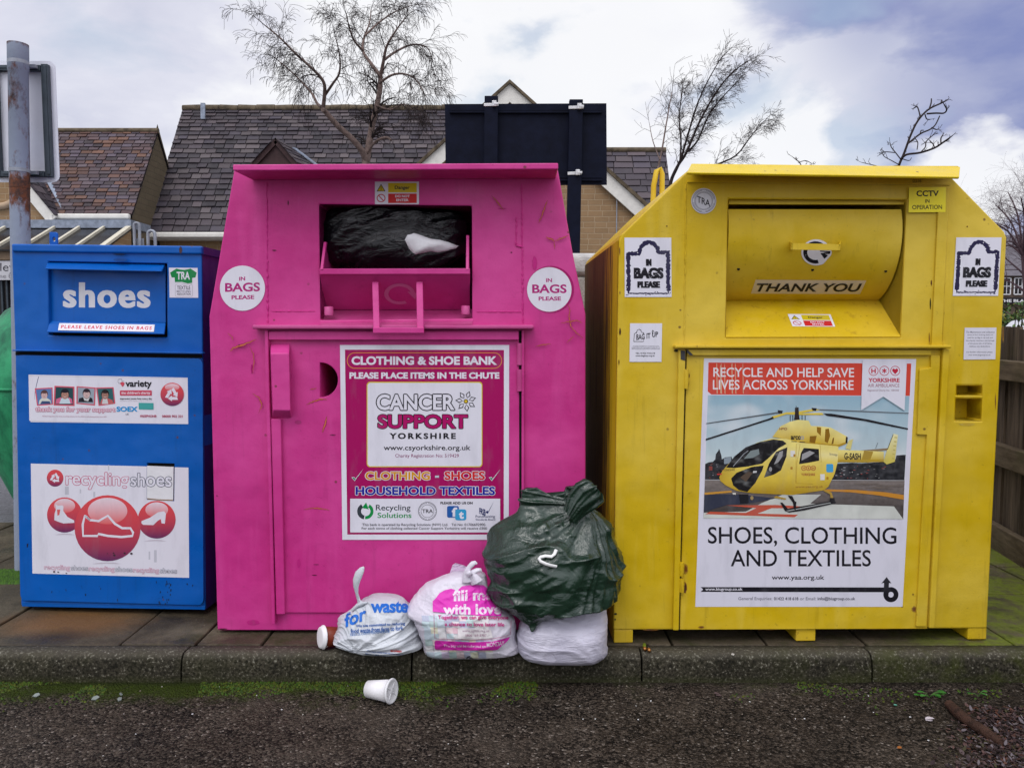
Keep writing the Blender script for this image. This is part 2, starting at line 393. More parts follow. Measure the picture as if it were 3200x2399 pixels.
def pave_mat():
    t = NT('weathered_paving'); x = t.xyz(); n = t.noise(3, 8, .68); f = t.noise(70, 4, .7); m = t.noise(10, 7, .7)
    c = t.mix(t.rng(n, .35, .68), (.048, .037, .022), (.135, .110, .072)); c = t.mix(.45, c, t.attr(), 'MULTIPLY')
    c = t.mix(t.rng(f, .40, .7, 0, .6), c, (.03, .024, .016)); c = t.mix(t.rng(f, .64, .72, 0, .7), c, (.24, .21, .15)); c = t.mix(t.rng(m, .52, .7, 0, .6), c, (.02, .016, .010))
    wet = t.rng(t.noise(2.1, 6, .65), .55, .64); c = t.mix(t.math('MULTIPLY', wet, .65), c, (.014, .012, .009))
    def spot(px, py, r):
        d = t.math('SQRT', t.math('ADD', t.math('POWER', t.math('SUBTRACT', x[0], px), 2), t.math('MULTIPLY', t.math('POWER', t.math('SUBTRACT', x[1], py), 2), 3.)))
        return t.rng(t.math('ADD', d, t.math('MULTIPLY', m, .3)), r + .25, r + .02)
    c = t.mix(t.math('MULTIPLY', spot(-1.95, 3.33, .28), .75), c, (.16, .075, .02))
    mo = t.math('MULTIPLY', t.math('MULTIPLY', t.rng(x[0], 1.5, 2.0), t.rng(m, .36, .52)), t.rng(t.noise(2.6, 5, .65), .36, .5)); c = t.mix(t.math('MULTIPLY', mo, .92), c, t.mix(f, (.07, .10, .006), (.22, .27, .02)))
    c = t.mix(t.math('MULTIPLY', spot(-1.93, 3.17, .10), .85), c, (.008, .007, .005)); c = t.mix(t.math('MULTIPLY', spot(-1.35, 3.22, .10), .5), c, (.21, .18, .12)); mo2 = t.math('MULTIPLY', t.rng(x[0], -1.5, -1.2), t.rng(m, .5, .66, 0, .55)); c = t.mix(mo2, c, (.035, .04, .008))
    return t.done(c, t.math('SUBTRACT', t.rng(m, .3, .7, .5, .75), t.math('MULTIPLY', wet, .25)), t.bump(t.math('ADD', f, m), .6, .008), .25)
M['pave'] = pave_mat()
def kerb_mat():
    t = NT('old_concrete_kerb'); x = t.xyz(); f = t.noise(90, 5, .72); n = t.noise(4, 8, .7); v = t.voro(75)
    c = t.mix(t.rng(n, .35, .68), (.026, .023, .015), (.066, .058, .040)); c = t.mix(t.rng(f, .45, .60, 0, .92), c, (.007, .0065, .004)); c = t.mix(t.rng(f, .41, .35, 0, .85), c, (.24, .23, .18))
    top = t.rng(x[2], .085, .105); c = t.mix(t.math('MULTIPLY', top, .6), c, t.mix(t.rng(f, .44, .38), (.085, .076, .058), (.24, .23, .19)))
    gm = t.math('MULTIPLY', t.rng(x[0], .9, 1.9, .15, 1), t.rng(t.noise(7, 7, .7), .42, .64)); c = t.mix(t.math('MULTIPLY', gm, .65), c, (.05, .06, .008))
    low = t.rng(x[2], .03, .0); c = t.mix(t.math('MULTIPLY', low, .5), c, (.03, .035, .008))
    return t.done(c, .8, t.bump(t.math('ADD', f, t.math('MULTIPLY', v, .5)), .8, .006), .15)
M['kerb'] = kerb_mat()
def leafy(name):
    t = NT(name); c = t.attr(); return t.done(c, .6)
M['vcol'] = leafy('litter_colours')
M['bark'] = plain('dark_bark', (.05, .035, .03), .8, .5, 9, .5)
M['birch'] = plain('birch_bark', (.15, .105, .09), .75, .5, 14, .4)
M['twig'] = plain('bare_twig', (.022, .014, .013), .8, .3)
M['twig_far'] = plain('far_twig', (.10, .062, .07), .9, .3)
def wood():
    t = NT('weathered_timber'); n = t.noise(6, 7, .7, sc3=(3, 3, .25)); n2 = t.noise(2, 6)
    c = t.mix(t.rng(n, .35, .65), (.022, .015, .010), (.15, .112, .08)); c = t.mix(t.rng(n2, .55, .7, 0, .35), c, (.07, .075, .02))
    return t.done(c, .8, t.bump(n, .5, .01))
M['wood'] = wood()
def railwood():
    t = NT('fence_rail_timber'); n = t.noise(6, 7, .7, sc3=(3, .3, 3)); n2 = t.noise(3, 6)
    c = t.mix(t.rng(n, .35, .65), (.07, .05, .03), (.17, .13, .085)); c = t.mix(t.rng(n2, .5, .7, 0, .5), c, (.08, .085, .03))
    return t.done(c, .8, t.bump(n, .5, .01))
M['railwood'] = railwood()
def plastic(name, a, b, rough=.3, stretch=(5, 5, 14), bstr=.5, trans=0, fine=.12):
    t = NT(name); n = t.noise(6, 5, .6); c = t.mix(t.rng(n, .35, .65), a, b)
    w = t.noise(3.2, 5, .6, sc3=stretch, dist=1.2); w2 = t.noise(22, 4, .6, dist=1.5)
    h = t.math('ABSOLUTE', t.math('SUBTRACT', w, .5)); h2 = t.math('ABSOLUTE', t.math('SUBTRACT', w2, .5))
    bb = t.bump(h, bstr, .03); bb = t.bump(h2, fine, .012, bb)
    t.done(c, rough, bb, .5 if 'black' in name else .6)
    if trans:
        t.b.inputs['Transmission Weight'].default_value = trans
    return t.m
M['bag_black'] = plastic('black_polythene', (.003, .003, .004), (.007, .007, .009), .17, (3, 3, 7), .5)
M['bag_green'] = plastic('dark_green_polythene', (.006, .022, .012), (.016, .040, .024), .17, (3, 3, 3), .35)
M['bag_white'] = plastic('white_polythene', (.47, .455, .55), (.58, .56, .65), .36, (3, 3, 14), .45)
M['bag_food'] = plastic('grey_white_polythene', (.48, .51, .55), (.60, .63, .66), .34, (6, 6, 6), .35)
M['bag_print'] = plastic('pale_printed_polythene', (.58, .54, .62), (.70, .67, .74), .32, (6, 6, 6), .3)
def inkbag():
    t = NT('bag_print'); w2 = t.noise(22, 4, .6, dist=1.5); h2 = t.math('ABSOLUTE', t.math('SUBTRACT', w2, .5))
    return t.done(t.attr(), .38, t.bump(h2, .25, .012))
M['inkbag'] = inkbag()
M['sheet'] = plastic('translucent_sheet', (.62, .45, .62), (.7, .55, .7), .35)
M['pillow'] = plain('white_quilt_fabric', (.78, .78, .80), .8, .06, 8, .25)
M['hook'] = plain('white_hanger_plastic', (.82, .82, .80), .35, .03)
M['moss'] = leafy('moss_tufts')
M['glass_shard'] = plain('pale_broken_glass', (.22, .25, .23), .2, .3)
M['car'] = plain('pale_car_paint', (.62, .63, .66), .25, .04)
M['tyre'] = plain('rubber', (.012, .012, .012), .8)
M['battery_g'] = plain('green_battery_wrap', (.12, .16, .01), .4); M['battery_k'] = plain('black_battery_wrap', (.01, .01, .01), .4); M['copper'] = plain('copper_end', (.35, .16, .05), .35, .1, 20, .1, .8)
M['render_far'] = stone_wall('far_brown_stone', (.14, .10, .075), (.11, .08, .06), (.12, .1, .08), .5, .25)
M['roof_far'] = plain('far_grey_roof', (.13, .12, .135), .8, .25, 3)
M['frame_white'] = plain('white_window_frame', (.75, .75, .75), .5, .05)
M['paper'] = plain('scrap_white_paper', (.75, .75, .73), .7, .1)

# ------------------------------------------------------------------ sky and light
SUN_EL, SUN_AZ = 58, 200           # azimuth from +Y (north), clockwise
w = bpy.data.worlds.new('World'); sc.world = w; w.use_nodes = True; nt = w.node_tree
bg = nt.nodes['Background']; bg.inputs[1].default_value = .1
class WN(NT):
    def __init__(s): s.t = nt; s.tc = nt.nodes.new('ShaderNodeTexCoord')
t = WN(); sky = t.n('TexSky', sky_type='NISHITA'); sky.sun_disc = False; sky.sun_elevation = R(SUN_EL); sky.sun_rotation = R(SUN_AZ)
gen = t.tc.outputs['Generated']; X = t.xyz(gen)
zz = t.math('ADD', X[2], .22); cb = t.n('CombineXYZ'); t.put(cb.inputs[0], t.math('DIVIDE', X[0], zz)); t.put(cb.inputs[1], t.math('DIVIDE', X[1], zz)); t.put(cb.inputs[2], 0.0)
n1 = t.noise(1.7, 9, .56, cb.outputs[0], dist=.25); n2 = t.noise(3.2, 8, .55, gen, sc3=(1.6, 1.6, 3.2), dist=.2); n3 = t.noise(1.3, 4, .5, gen, sc3=(1.4, 1.4, 2.2))
def blob(dx, dy, dz, r):
    vm = t.n('VectorMath', operation='DISTANCE'); t.put(vm.inputs[0], gen); vm.inputs[1].default_value = Vector((dx, dy, dz)).normalized(); return t.rng(vm.outputs['Value'], r, 0.)
def pxblob(nx, ny, r): d = ray(nx, ny); return blob(d.x, d.y, d.z, r)
dark = t.math('MULTIPLY', t.math('MAXIMUM', pxblob(3180, 250, .42), t.math('MAXIMUM', t.math('MULTIPLY', pxblob(2760, 60, .30), .8), t.math('MULTIPLY', pxblob(200, 560, .35), .22))), 1.15)
whit = t.math('MAXIMUM', pxblob(1250, 420, .36), t.math('MAXIMUM', pxblob(2500, 490, .22), t.math('MAXIMUM', pxblob(2050, 60, .24), pxblob(3020, 560, .13))))
dk = t.rng(t.math('SUBTRACT', t.math('ADD', dark, t.math('MULTIPLY', t.math('SUBTRACT', n3, .5), .9)), t.math('MULTIPLY', whit, .25)), .05, .85)
cl = t.mix(dk, (8.9, 8.9, 9.7), (2.5, 2.9, 5.5))
wh = t.rng(t.math('ADD', t.math('ADD', n2, t.math('MULTIPLY', whit, .42)), t.math('MULTIPLY', t.math('SUBTRACT', n1, .5), .6)), .60, .76)
cl = t.mix(t.math('MULTIPLY', wh, t.rng(dark, .35, .95, 1, .25)), cl, (10.2, 10.2, 10.4))
shade = t.rng(n1, .48, .66, 0, .6); cl = t.mix(t.math('MULTIPLY', shade, t.rng(wh, 0, 1, .9, .2)), cl, (5.6, 5.8, 7.3))
gap = t.math('MULTIPLY', t.rng(t.math('ADD', t.math('SUBTRACT', .5, n2), t.math('MULTIPLY', t.math('MAXIMUM', pxblob(1640, 260, .2), pxblob(2480, 400, .2)), .3)), .1, .26), .5)
cum = t.rng(t.math('ADD', n2, t.math('MULTIPLY', t.math('MAXIMUM', pxblob(3020, 590, .15), t.math('MAXIMUM', pxblob(2440, 520, .13), t.math('MULTIPLY', pxblob(1800, 400, .3), .8))), .62)), .78, .90)
cl = t.mix(gap, cl, t.mix(.6, sky.outputs[0], (6.0, 7.6, 9.3)))
cl = t.mix(t.math('MULTIPLY', cum, .92), cl, (10.0, 10.0, 10.2))
back = t.math('ADD', t.math('MULTIPLY', t.rng(X[1], .15, -.25, 0, 1), t.math('SUBTRACT', t.math('MULTIPLY', X[2], 1.6), .22)), 1)  # unseen sky behind the camera rescaled by height, added as frontal fill
mul = t.n('VectorMath', operation='SCALE'); t.put(mul.inputs[0], cl); t.put(mul.inputs['Scale'], back)
nt.links.new(t.mix(.93, sky.outputs[0], mul.outputs[0]), bg.inputs[0])
sl = bpy.data.lights.new('sun', 'SUN'); sl.energy = 1.0; sl.angle = R(30); sl.color = (1, .97, .93); so = bpy.data.objects.new('sun', sl); COL.objects.link(so)
az = R(SUN_AZ); dsun = Vector((math.sin(az) * math.cos(R(SUN_EL)), math.cos(az) * math.cos(R(SUN_EL)), math.sin(R(SUN_EL))))
so.rotation_euler = (-dsun).to_track_quat('-Z', 'Y').to_euler(); so.location = (0, 0, 30)
sc.view_settings.view_transform = 'Standard'; sc.view_settings.look = 'None'; sc.view_settings.exposure = 0; sc.view_settings.gamma = 1
sc.cycles.use_denoising = True; sc.cycles.max_bounces = 6

# ------------------------------------------------------------------ ground
m = MB(); m.poly([(-60, -6, 0), (60, -6, 0), (60, 2.985, 0), (-60, 2.985, 0)]); tag(m.build('road', M['road']), kind='structure')
m = MB(); m.poly([(-150, 5.12, .085), (150, 5.12, .085), (150, 160, .085), (-150, 160, .085)]); tag(m.build('car_park', M['carpark']), kind='structure')
m = MB(); m.poly([(-400, 2.98, -.03), (400, 2.98, -.03), (400, 900, -.03), (-400, 900, -.03)]); tag(m.build('ground', plain('far_ground', (.07, .075, .05), .9)), kind='structure')
# kerb stones with a rounded nose
m = MB(); KY0, KY1 = 2.975, 3.072
prof = [(KY1, -.02), (KY1, PAVE - .004), (KY0 + .05, PAVE)] + [(KY0 + .034 - .034 * math.sin(R(a)), PAVE - .036 + .036 * math.cos(R(a))) for a in (0, 20, 40, 60, 78)] + [(KY0 - .006, .05), (KY0 - .008, -.02)]
k0 = -1.317 - .917 * 6
for i in range(14):
    a = k0 + .917 * i + .004; b = a + .917 - .008; n = len(prof); j = rnd.uniform(-.002, .002); nx = 24
    vs = []; fs = []
    for q in range(nx + 1):
        x = a + (b - a) * q / nx; e = .006 * max(0, 1 - min(q, nx - q) / 1.0)
        for k, (y, z) in enumerate(prof):
            d = noise.noise(Vector((x * 9, k * .7, 3.1))) * .004 if 2 <= k < n - 1 else 0
            vs.append((x, y + j + e * (1 if k > 2 else 0) + d, z - e * .5 + d))
    for q in range(nx):
        for k in range(n - 1): fs.append((q * n + k, q * n + n + k, q * n + n + k + 1, q * n + k + 1))
    m.add(vs, fs, 0, None, True); m.add(vs[:n], [tuple(range(n))]); m.add(vs[-n:], [tuple(reversed(range(n)))])
tag(m.build('kerb', M['kerb']), kind='structure')
m = MB(); m.poly([(-12, 2.99, .02), (12, 2.99, .02), (12, 5.2, .02), (-12, 5.2, .02)])
bd = m
def slabs(xs, ys):
    for i in range(len(xs) - 1):
        for j in range(len(ys) - 1):
            c = rnd.uniform(.55, 1.1); g = .005; dz = rnd.uniform(-.003, .002); a, b2, c0, d = xs[i] + g, xs[i + 1] - g, ys[j] + g, ys[j + 1] - g
            m.box(a, b2, c0, d, .0, PAVE - .004 + dz, 0, (c, c * rnd.uniform(.94, 1), c * rnd.uniform(.86, .98)))
slabs([-9 + .63 * i for i in range(10)] + [-2.86, -2.25, -1.615], [3.078, 4.0, 4.62, 5.12])
slabs([-1.615, -1.302, -1.03, -.42, .15, .66, 1.05, 1.46, 2.07, 2.66, 3.3, 3.9, 4.5, 5.1, 5.7, 6.3, 9], [3.078, 3.70, 4.13, 4.62, 5.12])
o = m.build('pavement', M['pave'], bevel=.006); tag(o, kind='structure')

# ------------------------------------------------------------------ graphics shared by several stickers
WH = (.72, .71, .78); BK = (.012, .011, .016); RED = (.62, .03, .03); 
def zc(x, y, k): return (x, y, k)
A0 = (0, 0, 2.0109); A1 = (1000, 0, 2.0109); A2 = (2100, 0, 2.0109); A3 = (0, 700, 2.7629); B0 = (0, 1300, 2.3686)
B1 = (620, 500, 2.7632); B2 = (1200, 500, 2.7632); B3 = (620, 1000, 2.7632); C0 = (1000, 1040, 2.4386); C1 = (900, 1700, 3.015); C2 = (1450, 1480, 2.4745)
C3 = (1780, 480, 2.3028); D0 = (2200, 580, 2.7629); D1 = (2700, 480, 2.302); D2 = (2100, 1100, 1.95); D3 = (2600, 1000, 2.3683)
E0 = (1850, 1600, 1.6385); E1 = (0, 1700, 2.0109); E2 = (2150, 1100, 2.7627); F0 = (0, 550, 3.684); F1 = (3020, 550, 2.55); F3 = (2700, 2100, 4.424); F5 = (60, 1150, 3.95); F6 = (1270, 1740, 4.362)
def N(c, x, y): return (c[0] + x / c[2], c[1] + y / c[2])
def danger(p, x0, y0, x1, y1, sk=0, dy=0):
    W_, H_ = x1 - x0, y1 - y0
    def q(a, b): return (x0 + W_ * a + sk * b, y0 + H_ * b + dy * a)
    p.poly([q(0, 0), q(1, 0), q(1, 1), q(0, 1)], WH)
    p.poly([q(.30, .06), q(.95, .06), q(.95, .48), q(.30, .48)], (.62, .48, .01)); p.poly([q(.30, .53), q(.95, .53), q(.95, .95), q(.30, .95)], (.58, .02, .02))
    p.poly([q(.14, .1), q(.24, .43), q(.04, .43)], BK); p.poly([q(.14, .16), q(.215, .405), q(.065, .405)], (.62, .48, .01))
    p.poly([q(.132, .22), q(.148, .22), q(.145, .33), q(.135, .33)], BK); p.poly([q(.132, .35), q(.148, .35), q(.148, .38), q(.132, .38)], BK)
    a = [q(.14 + .1 * math.cos(i * math.pi / 14) * 1, .73 + .185 * math.sin(i * math.pi / 14)) for i in range(28)]; b = [q(.14 + .08 * math.cos(i * math.pi / 14), .73 + .145 * math.sin(i * math.pi / 14)) for i in range(28)]
    p.poly(a, (.5, .03, .05), [b]); p.poly([q(.075, .62), q(.09, .59), q(.205, .84), q(.19, .87)], (.5, .03, .05))
    def tx(s, a0, b0, a1, b1, c, bold): 
        l, t_ = q(a0, b0); r_, bt = q(a1, b1); p.text(s, l, t_, r_ - sk * (b1 - b0), bt - dy * (a1 - a0), c, bold, 0, dy * (a1 - a0), dx=sk * (b1 - b0))
    tx('Danger', .45, .18, .79, .38, BK, .025); tx('DO NOT', .46, .59, .79, .70, WH, .03); tx('ENTER', .485, .76, .765, .87, WH, .03)
def recycle_arrows(p, cx, cy, r, col):
    T = [(r * math.sin(R(a)) * .82, -r * math.cos(R(a)) * .82) for a in (0, 120, 240)]
    for k in range(3):
        (ax, ay), (bx, by) = T[k], T[(k + 1) % 3]; ux, uy_ = bx - ax, by - ay; l = math.hypot(ux, uy_); ux /= l; uy_ /= l; nx, ny = uy_, -ux
        def q(t, o): return (cx + ax + ux * l * t + nx * o * r, cy + ay + uy_ * l * t + ny * o * r)
        p.polys([[q(.10, -.17), q(.02, .17), q(.52, .17), q(.52, -.17)], [q(.52, .34), q(.86, .0), q(.52, -.34)]], col)
def redball(x, y):
    g = (y + 1) / 2
    top = (.68, .07, .08); bot = (.11, .025, .10)
    return tuple(a * (1 - g * g) + b * g * g for a, b in zip(top, bot))
def gloss(x, y):
    g = (y + 1) / 2; return tuple(a * (1 - g) + b * g for a, b in zip((.78, .66, .72), (.70, .12, .12)))

# ------------------------------------------------------------------ pink clothing bank
fp = Frame((AtY(1254, 1968, 3.2).x, 3.2, AtY(1254, 1968, 3.2).z))
ob = empty('clothing_bank', None, 'bright pink steel clothing bank with a jammed open chute', 'clothing bank', 'recycling banks along the kerb', mat=fp.M)
PK = ob
uv = fp.uv
out = [uv(679, 1968), uv(1828, 1968), uv(1830, 1500), uv(1830, 981), uv(1793, 807), uv(1741, 516), uv(733, 519), uv(653, 989), uv(666, 1500)]
hole = [uv(997.5, 638.6), uv(1474, 643.7), uv(1475, 995), uv(1002, 1000)]
dh = [N(B3, 1054, 668), N(B3, 1052, 365)] + [N(B3, 1055 + 153 * math.sin(R(a)), 516 - 151 * math.cos(R(a))) for a in range(8, 180, 12)]
dhole = [uv(*q) for q in dh]
m = MB(); m.prism(out, -1.05, 0, 0, None, [hole, dhole], back=False); m.poly([(u_, 1.05, v_) for u_, v_ in out])
o = m.build('body', M['pink'], PK, bevel=.006); 
# chute lining
m = MB(); hb = [(u_, v_) for u_, v_ in hole]; D_ = .50
hu0, hu1 = hb[0][0], hb[1][0]; vt, vb = hb[0][1], hb[3][1]
for i in range(3):
    a, b = [(hb[3], hb[0]), (hb[0], hb[1]), (hb[1], hb[2])][i]; m.add([(a[0], .001, a[1]), (b[0], .001, b[1]), (b[0], D_, b[1]), (a[0], D_, a[1])], [(0, 1, 2, 3)])
m.add([(hu0, D_, vb), (hu1, D_, vb), (hu1, D_, vt), (hu0, D_, vt)], [(0, 1, 2, 3)])
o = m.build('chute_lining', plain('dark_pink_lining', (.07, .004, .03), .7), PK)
# sloping sill of the chute
sa = fp.uv(1002, 1010, .004); sb = fp.uv(1476, 1004, .004); sc_ = fp.uv(1474, 966, -.14); sd = fp.uv(1012, 968, -.14)
m = MB(); m.hexa([(sa[0], -.004, sa[1] - .012), (sb[0], -.004, sb[1] - .012), (sc_[0] + .02, .14, sc_[1] - .012), (sd[0] - .03, .14, sd[1] - .012), (sa[0], -.004, sa[1]), (sb[0], -.004, sb[1]), (sc_[0] + .02, .14, sc_[1]), (sd[0] - .03, .14, sd[1])]); m.build('chute_sill', M['pink_deep'], PK)
# tipping tray
tv0 = fp.uv(1230, 968, -.13)[1]; tv1 = fp.uv(1230, 850, .05)[1]
def trayw(v): return -.13 + (.18) * (v - tv0) / (tv1 - tv0)
mt = fp.curved(trayw)
tray = MB(); a, b, c, d = mt(999.5, 856), mt(1468.5, 855), mt(1469, 967), mt(1013, 968)
bk = Vector((0, .014, 0)); tray.hexa([d, c, c + bk, d + bk, a, b, b + bk, a + bk])
o = tray.build('chute_tray', M['pink'], PK, bevel=.002); TRAY = o
m = MB(); e0 = Vector((a.x, a.y, a.z)); e1 = Vector((b.x, b.y, b.z))
m.hexa([e0 + Vector((0, -.005, -.002)), e1 + Vector((0, -.005, -.002)), e1 + Vector((0, .02, -.002)), e0 + Vector((0, .02, -.002)), e0 + Vector((.0, -.005, .021)), e1 + Vector((0, -.005, .021)), e1 + Vector((0, .02, .021)), e0 + Vector((0, .02, .021))])
for (x0, y0, x1, y1, s_) in ((1011, 756, 1000, 842, 1), (1466, 735, 1465, 842, -1)):
    p0 = fp.P(x0, y0, -.02); p1 = fp.P(x1, y1, .05); th = Vector((.012 * s_, 0, 0)); dp = Vector((0, .02, 0))
    m.hexa([p1, p1 + th, p1 + th + dp, p1 + dp, p0, p0 + th, p0 + th + dp, p0 + dp])
    q0 = p0 + dp; q1 = p1 + dp; m.add([q1, q0, q0 + Vector((0, .25, -.05)), q1 + Vector((0, .2, -.1))], [(0, 1, 2, 3)])
m.build('tray_rim', M['pink'], TRAY, bevel=.002)
p = Pr(lambda x, y, o: mt(x, y, o + .002), B2); lc = (.62, .16, .36)
p.ring(135, 1157, 133, 36, lc, 62, 360 + 5, ry=90); p.poly([(200, 1135), (285, 1150), (270, 1205)], lc)
p.build('arrow_mark', M['ink'], TRAY)
m = MB()
for (x0, x1, yt) in ((1166.5, 1186.5, 883), (1303, 1324, 883)):
    a0 = mt((x0 + x1) / 2, yt + 4, .0); a1 = fp.P((x0 + x1) / 2, 1030, .085); wd = (fp.P(x1, 1000, .06) - fp.P(x0, 1000, .06)).x
    m.hexa([a1 + Vector((-wd / 2, 0, 0)), a1 + Vector((wd / 2, 0, 0)), a1 + Vector((wd / 2, .007, 0)), a1 + Vector((-wd / 2, .007, 0)),
            a0 + Vector((-wd / 2, -.03, 0)), a0 + Vector((wd / 2, -.03, 0)), a0 + Vector((wd / 2, -.023, 0)), a0 + Vector((-wd / 2, -.023, 0))])
    m.hexa([a0 + Vector((-wd / 2, -.03, -.004)), a0 + Vector((wd / 2, -.03, -.004)), a0 + Vector((wd / 2, .012, -.004)), a0 + Vector((-wd / 2, .012, -.004)), a0 + Vector((-wd / 2, -.03, .006)), a0 + Vector((wd / 2, -.03, .006)), a0 + Vector((wd / 2, .012, .006)), a0 + Vector((-wd / 2, .012, .006))])
h0 = fp.P(1166, 1032, .085); h1 = fp.P(1325.5, 1032, .085); m.bar(h0, h1, .012, .024)
m.build('handle', M['pink'], TRAY, bevel=.003)
for x, y in ((1028, 972), (1455, 969)):
    m = MB(); p0 = fp.P(x, y + 13, -.012); m.tube([p0, p0 + Vector((0, 0, .034)), p0 + Vector((0, 0, .036))], [.0185, .0185, .014], 16); m.build('pivot_boss', M['pink_deep'], PK)
# lid with overhanging lip
m = MB(); L0 = fp.P(727, 514, .17); L1 = fp.P(1744.5, 509.5, .17); h_ = .0235
R0 = fp.P(735, 519, 0); 
m.hexa([L0 + Vector((.0, 0, -h_)), L1 + Vector((0, 0, -h_)), (L1.x, .0, L1.z - h_ - .004), (L0.x + .02, .0, L0.z - h_ - .004), L0, L1, (L1.x, .0, L1.z), (L0.x + .02, 0, L0.z)])
m.box(L0.x + .02, L1.x - .01, .0, 1.06, L0.z - .02, L0.z - .001)
m.build('lid', M['pink'], PK, bevel=.004)
# ledge over the door, door and frame
def pbox(mb, fr, x0, y0, x1, y1, w0, w1, mat=0, x0b=None, x1b=None):
    q = [fr.uv(x0, y0, w1), fr.uv(x1, y0, w1), fr.uv(x1b if x1b is not None else x1, y1, w1), fr.uv(x0b if x0b is not None else x0, y1, w1)]
    mb.prism(q, w0, w1, mat)
m = MB(); pbox(m, fp, 787, 1015, 1668, 1028, -.01, .055); m.build('ledge', M['pink_deep'], PK, bevel=.006, seg=3)
m = MB(); q = [uv(838, 1032), uv(1621, 1030), uv(1628, 1520), uv(1630, 1914), uv(852, 1914)]
m.prism([fp.uv(838, 1032, .008), fp.uv(1621, 1030, .008), fp.uv(1630, 1914, .008), fp.uv(852, 1914, .008)], .001, .008, 0, None, [dhole])
DOOR = m.build('door', M['pink'], PK, bevel=.003)
m = MB(); pbox(m, fp, 839, 1036, 1621, 1062, .0, .03); m.build('door_rail', M['pink'], DOOR, bevel=.003)
m = MB(); pbox(m, fp, 846, 1309, 877, 1919, .0, .028, 0, 863, 890); m.build('door_stile', M['pink'], DOOR, bevel=.003)
m = MB(); pbox(m, fp, 826, 1032, 837, 1950, .0, .034, 0, 849, 859); m.build('frame_strip', M['pink'], PK, bevel=.003)
m = MB(); pbox(m, fp, 1630, 1030, 1638, 1912, .0, .02); m.build('frame_strip', M['pink'], PK, bevel=.003)
m = MB(); pbox(m, fp, 1622.5, 1034, 1629, 1914, .0, .0085); m.build('hinge_gap', M['black'], PK)
for yy in (1106, 1188):
    m = MB(); a = fp.P(1624, yy, .014); m.tube([a + Vector((0, 0, .045)), a + Vector((0, 0, -.045))], .012, 12); m.build('hinge', M['pink_deep'], DOOR)
m = MB(); q = [N(B3, 622, 205), N(B3, 790, 203), N(B3, 803, 845), N(B3, 638, 848)]; A_, B_, C_, D2_ = [fp.P(x, y, .008) for x, y in q]
A2_, B2_, C2_, D3_ = [fp.P(*N(B3, x, y), .06) for x, y in ((622, 290), (783, 288), (795, 780), (645, 778))]
m.add([A_, B_, C_, D2_, A2_, B2_, C2_, D3_], [(4, 5, 6, 7), (0, 1, 5, 4), (1, 2, 6, 5), (2, 3, 7, 6), (3, 0, 4, 7)]); m.build('lock_cover', M['pink'], DOOR, bevel=.004)
# welds
m = MB()
def weld(fr, x0, y0, x1, y1, r, n, w_=.0):
    pts = []; rr = []
    for i in range(n + 1):
        a = i / n; q = fr.P(x0 + (x1 - x0) * a + rnd.uniform(-1, 1), y0 + (y1 - y0) * a, w_); pts.append(q); rr.append(r * rnd.uniform(.45, 1.25))
    m.tube(pts, rr, 6)
for wl in ((833, 570, 837, 1008, .0042, 90), (1630, 575, 1634, 1008, .0042, 90), (1614, 680, 1612, 768, .004, 20), (1614, 768, 1634, 772, .006, 6), (848, 972, 985, 972, .003, 24), (1490, 974, 1628, 974, .003, 24)):
    m = MB(); weld(fp, *wl); m.build('weld_bead', M['weld'], PK)
for x in (710, 1780):
    m = MB(); a = fp.P(x, 1968, -.03); m.box(a.x - .028, a.x + .028, .03, .9, -.0 - (fp.O.z - PAVE), .02)
    m.build('skid', M['pink_deep'], PK)
# paint cracks, worn through to an older orange coat
CR = [(B2, [(930, 310), (965, 350), (1000, 390), (1030, 432)], 11), (B2, [(1415, 345), (1390, 410), (1365, 470), (1335, 545)], 12), (B2, [(1400, 665), (1440, 680), (1475, 700)], 14), (B2, [(1475, 700), (1530, 678), (1595, 655)], 12),
      (B2, [(1475, 700), (1470, 735), (1476, 770)], 6), (B2, [(1590, 1240), (1603, 1300), (1600, 1370), (1612, 1430), (1660, 1490), (1720, 1540)], 10), (B2, [(1520, 1410), (1600, 1395), (1660, 1385), (1715, 1405)], 9),
      (B2, [(1310, 1610), (1370, 1595), (1440, 1590)], 9), (B2, [(1575, 1580), (1610, 1545), (1640, 1520)], 6),
      (B3, [(275, 275), (300, 238), (360, 225), (430, 195), (500, 165)], 18), (B3, [(440, 225), (475, 290), (480, 370), (470, 460)], 7), (B3, [(465, 630), (520, 665), (550, 740), (520, 805)], 9),
      (B3, [(930, 735), (990, 700), (1055, 680), (1110, 690)], 12), (B3, [(1110, 830), (1095, 890), (1070, 970)], 16), (B3, [(960, 600), (1020, 590)], 8), (B3, [(910, 1632), (980, 1620), (1060, 1625), (1130, 1640)], 10), (B3, [(255, 110), (290, 150), (300, 175)], 6)]
for c, pts, wd in CR:
    p = Pr(fp.flat(.0091)); fine = []
    for i in range(len(pts) - 1):
        for k in range(5):
            a = k / 5; fine.append((pts[i][0] * (1 - a) + pts[i + 1][0] * a + rnd.uniform(-4, 4), pts[i][1] * (1 - a) + pts[i + 1][1] * a + rnd.uniform(-4, 4)))
    fine.append(pts[-1]); n = len(fine); q = [N(c, *z) for z in fine]; base = [wd / 2.76 * .8 * math.sin(math.pi * (i + .4) / (n + .2)) * rnd.uniform(.5, 1.2) for i in range(n)]
    p.line(q, [b * 1.5 + .5 for b in base], (.22, .008, .07)); p.line(q, base, (.58, .15, .06))
    p.build('paint_crack', M['ink'], PK)
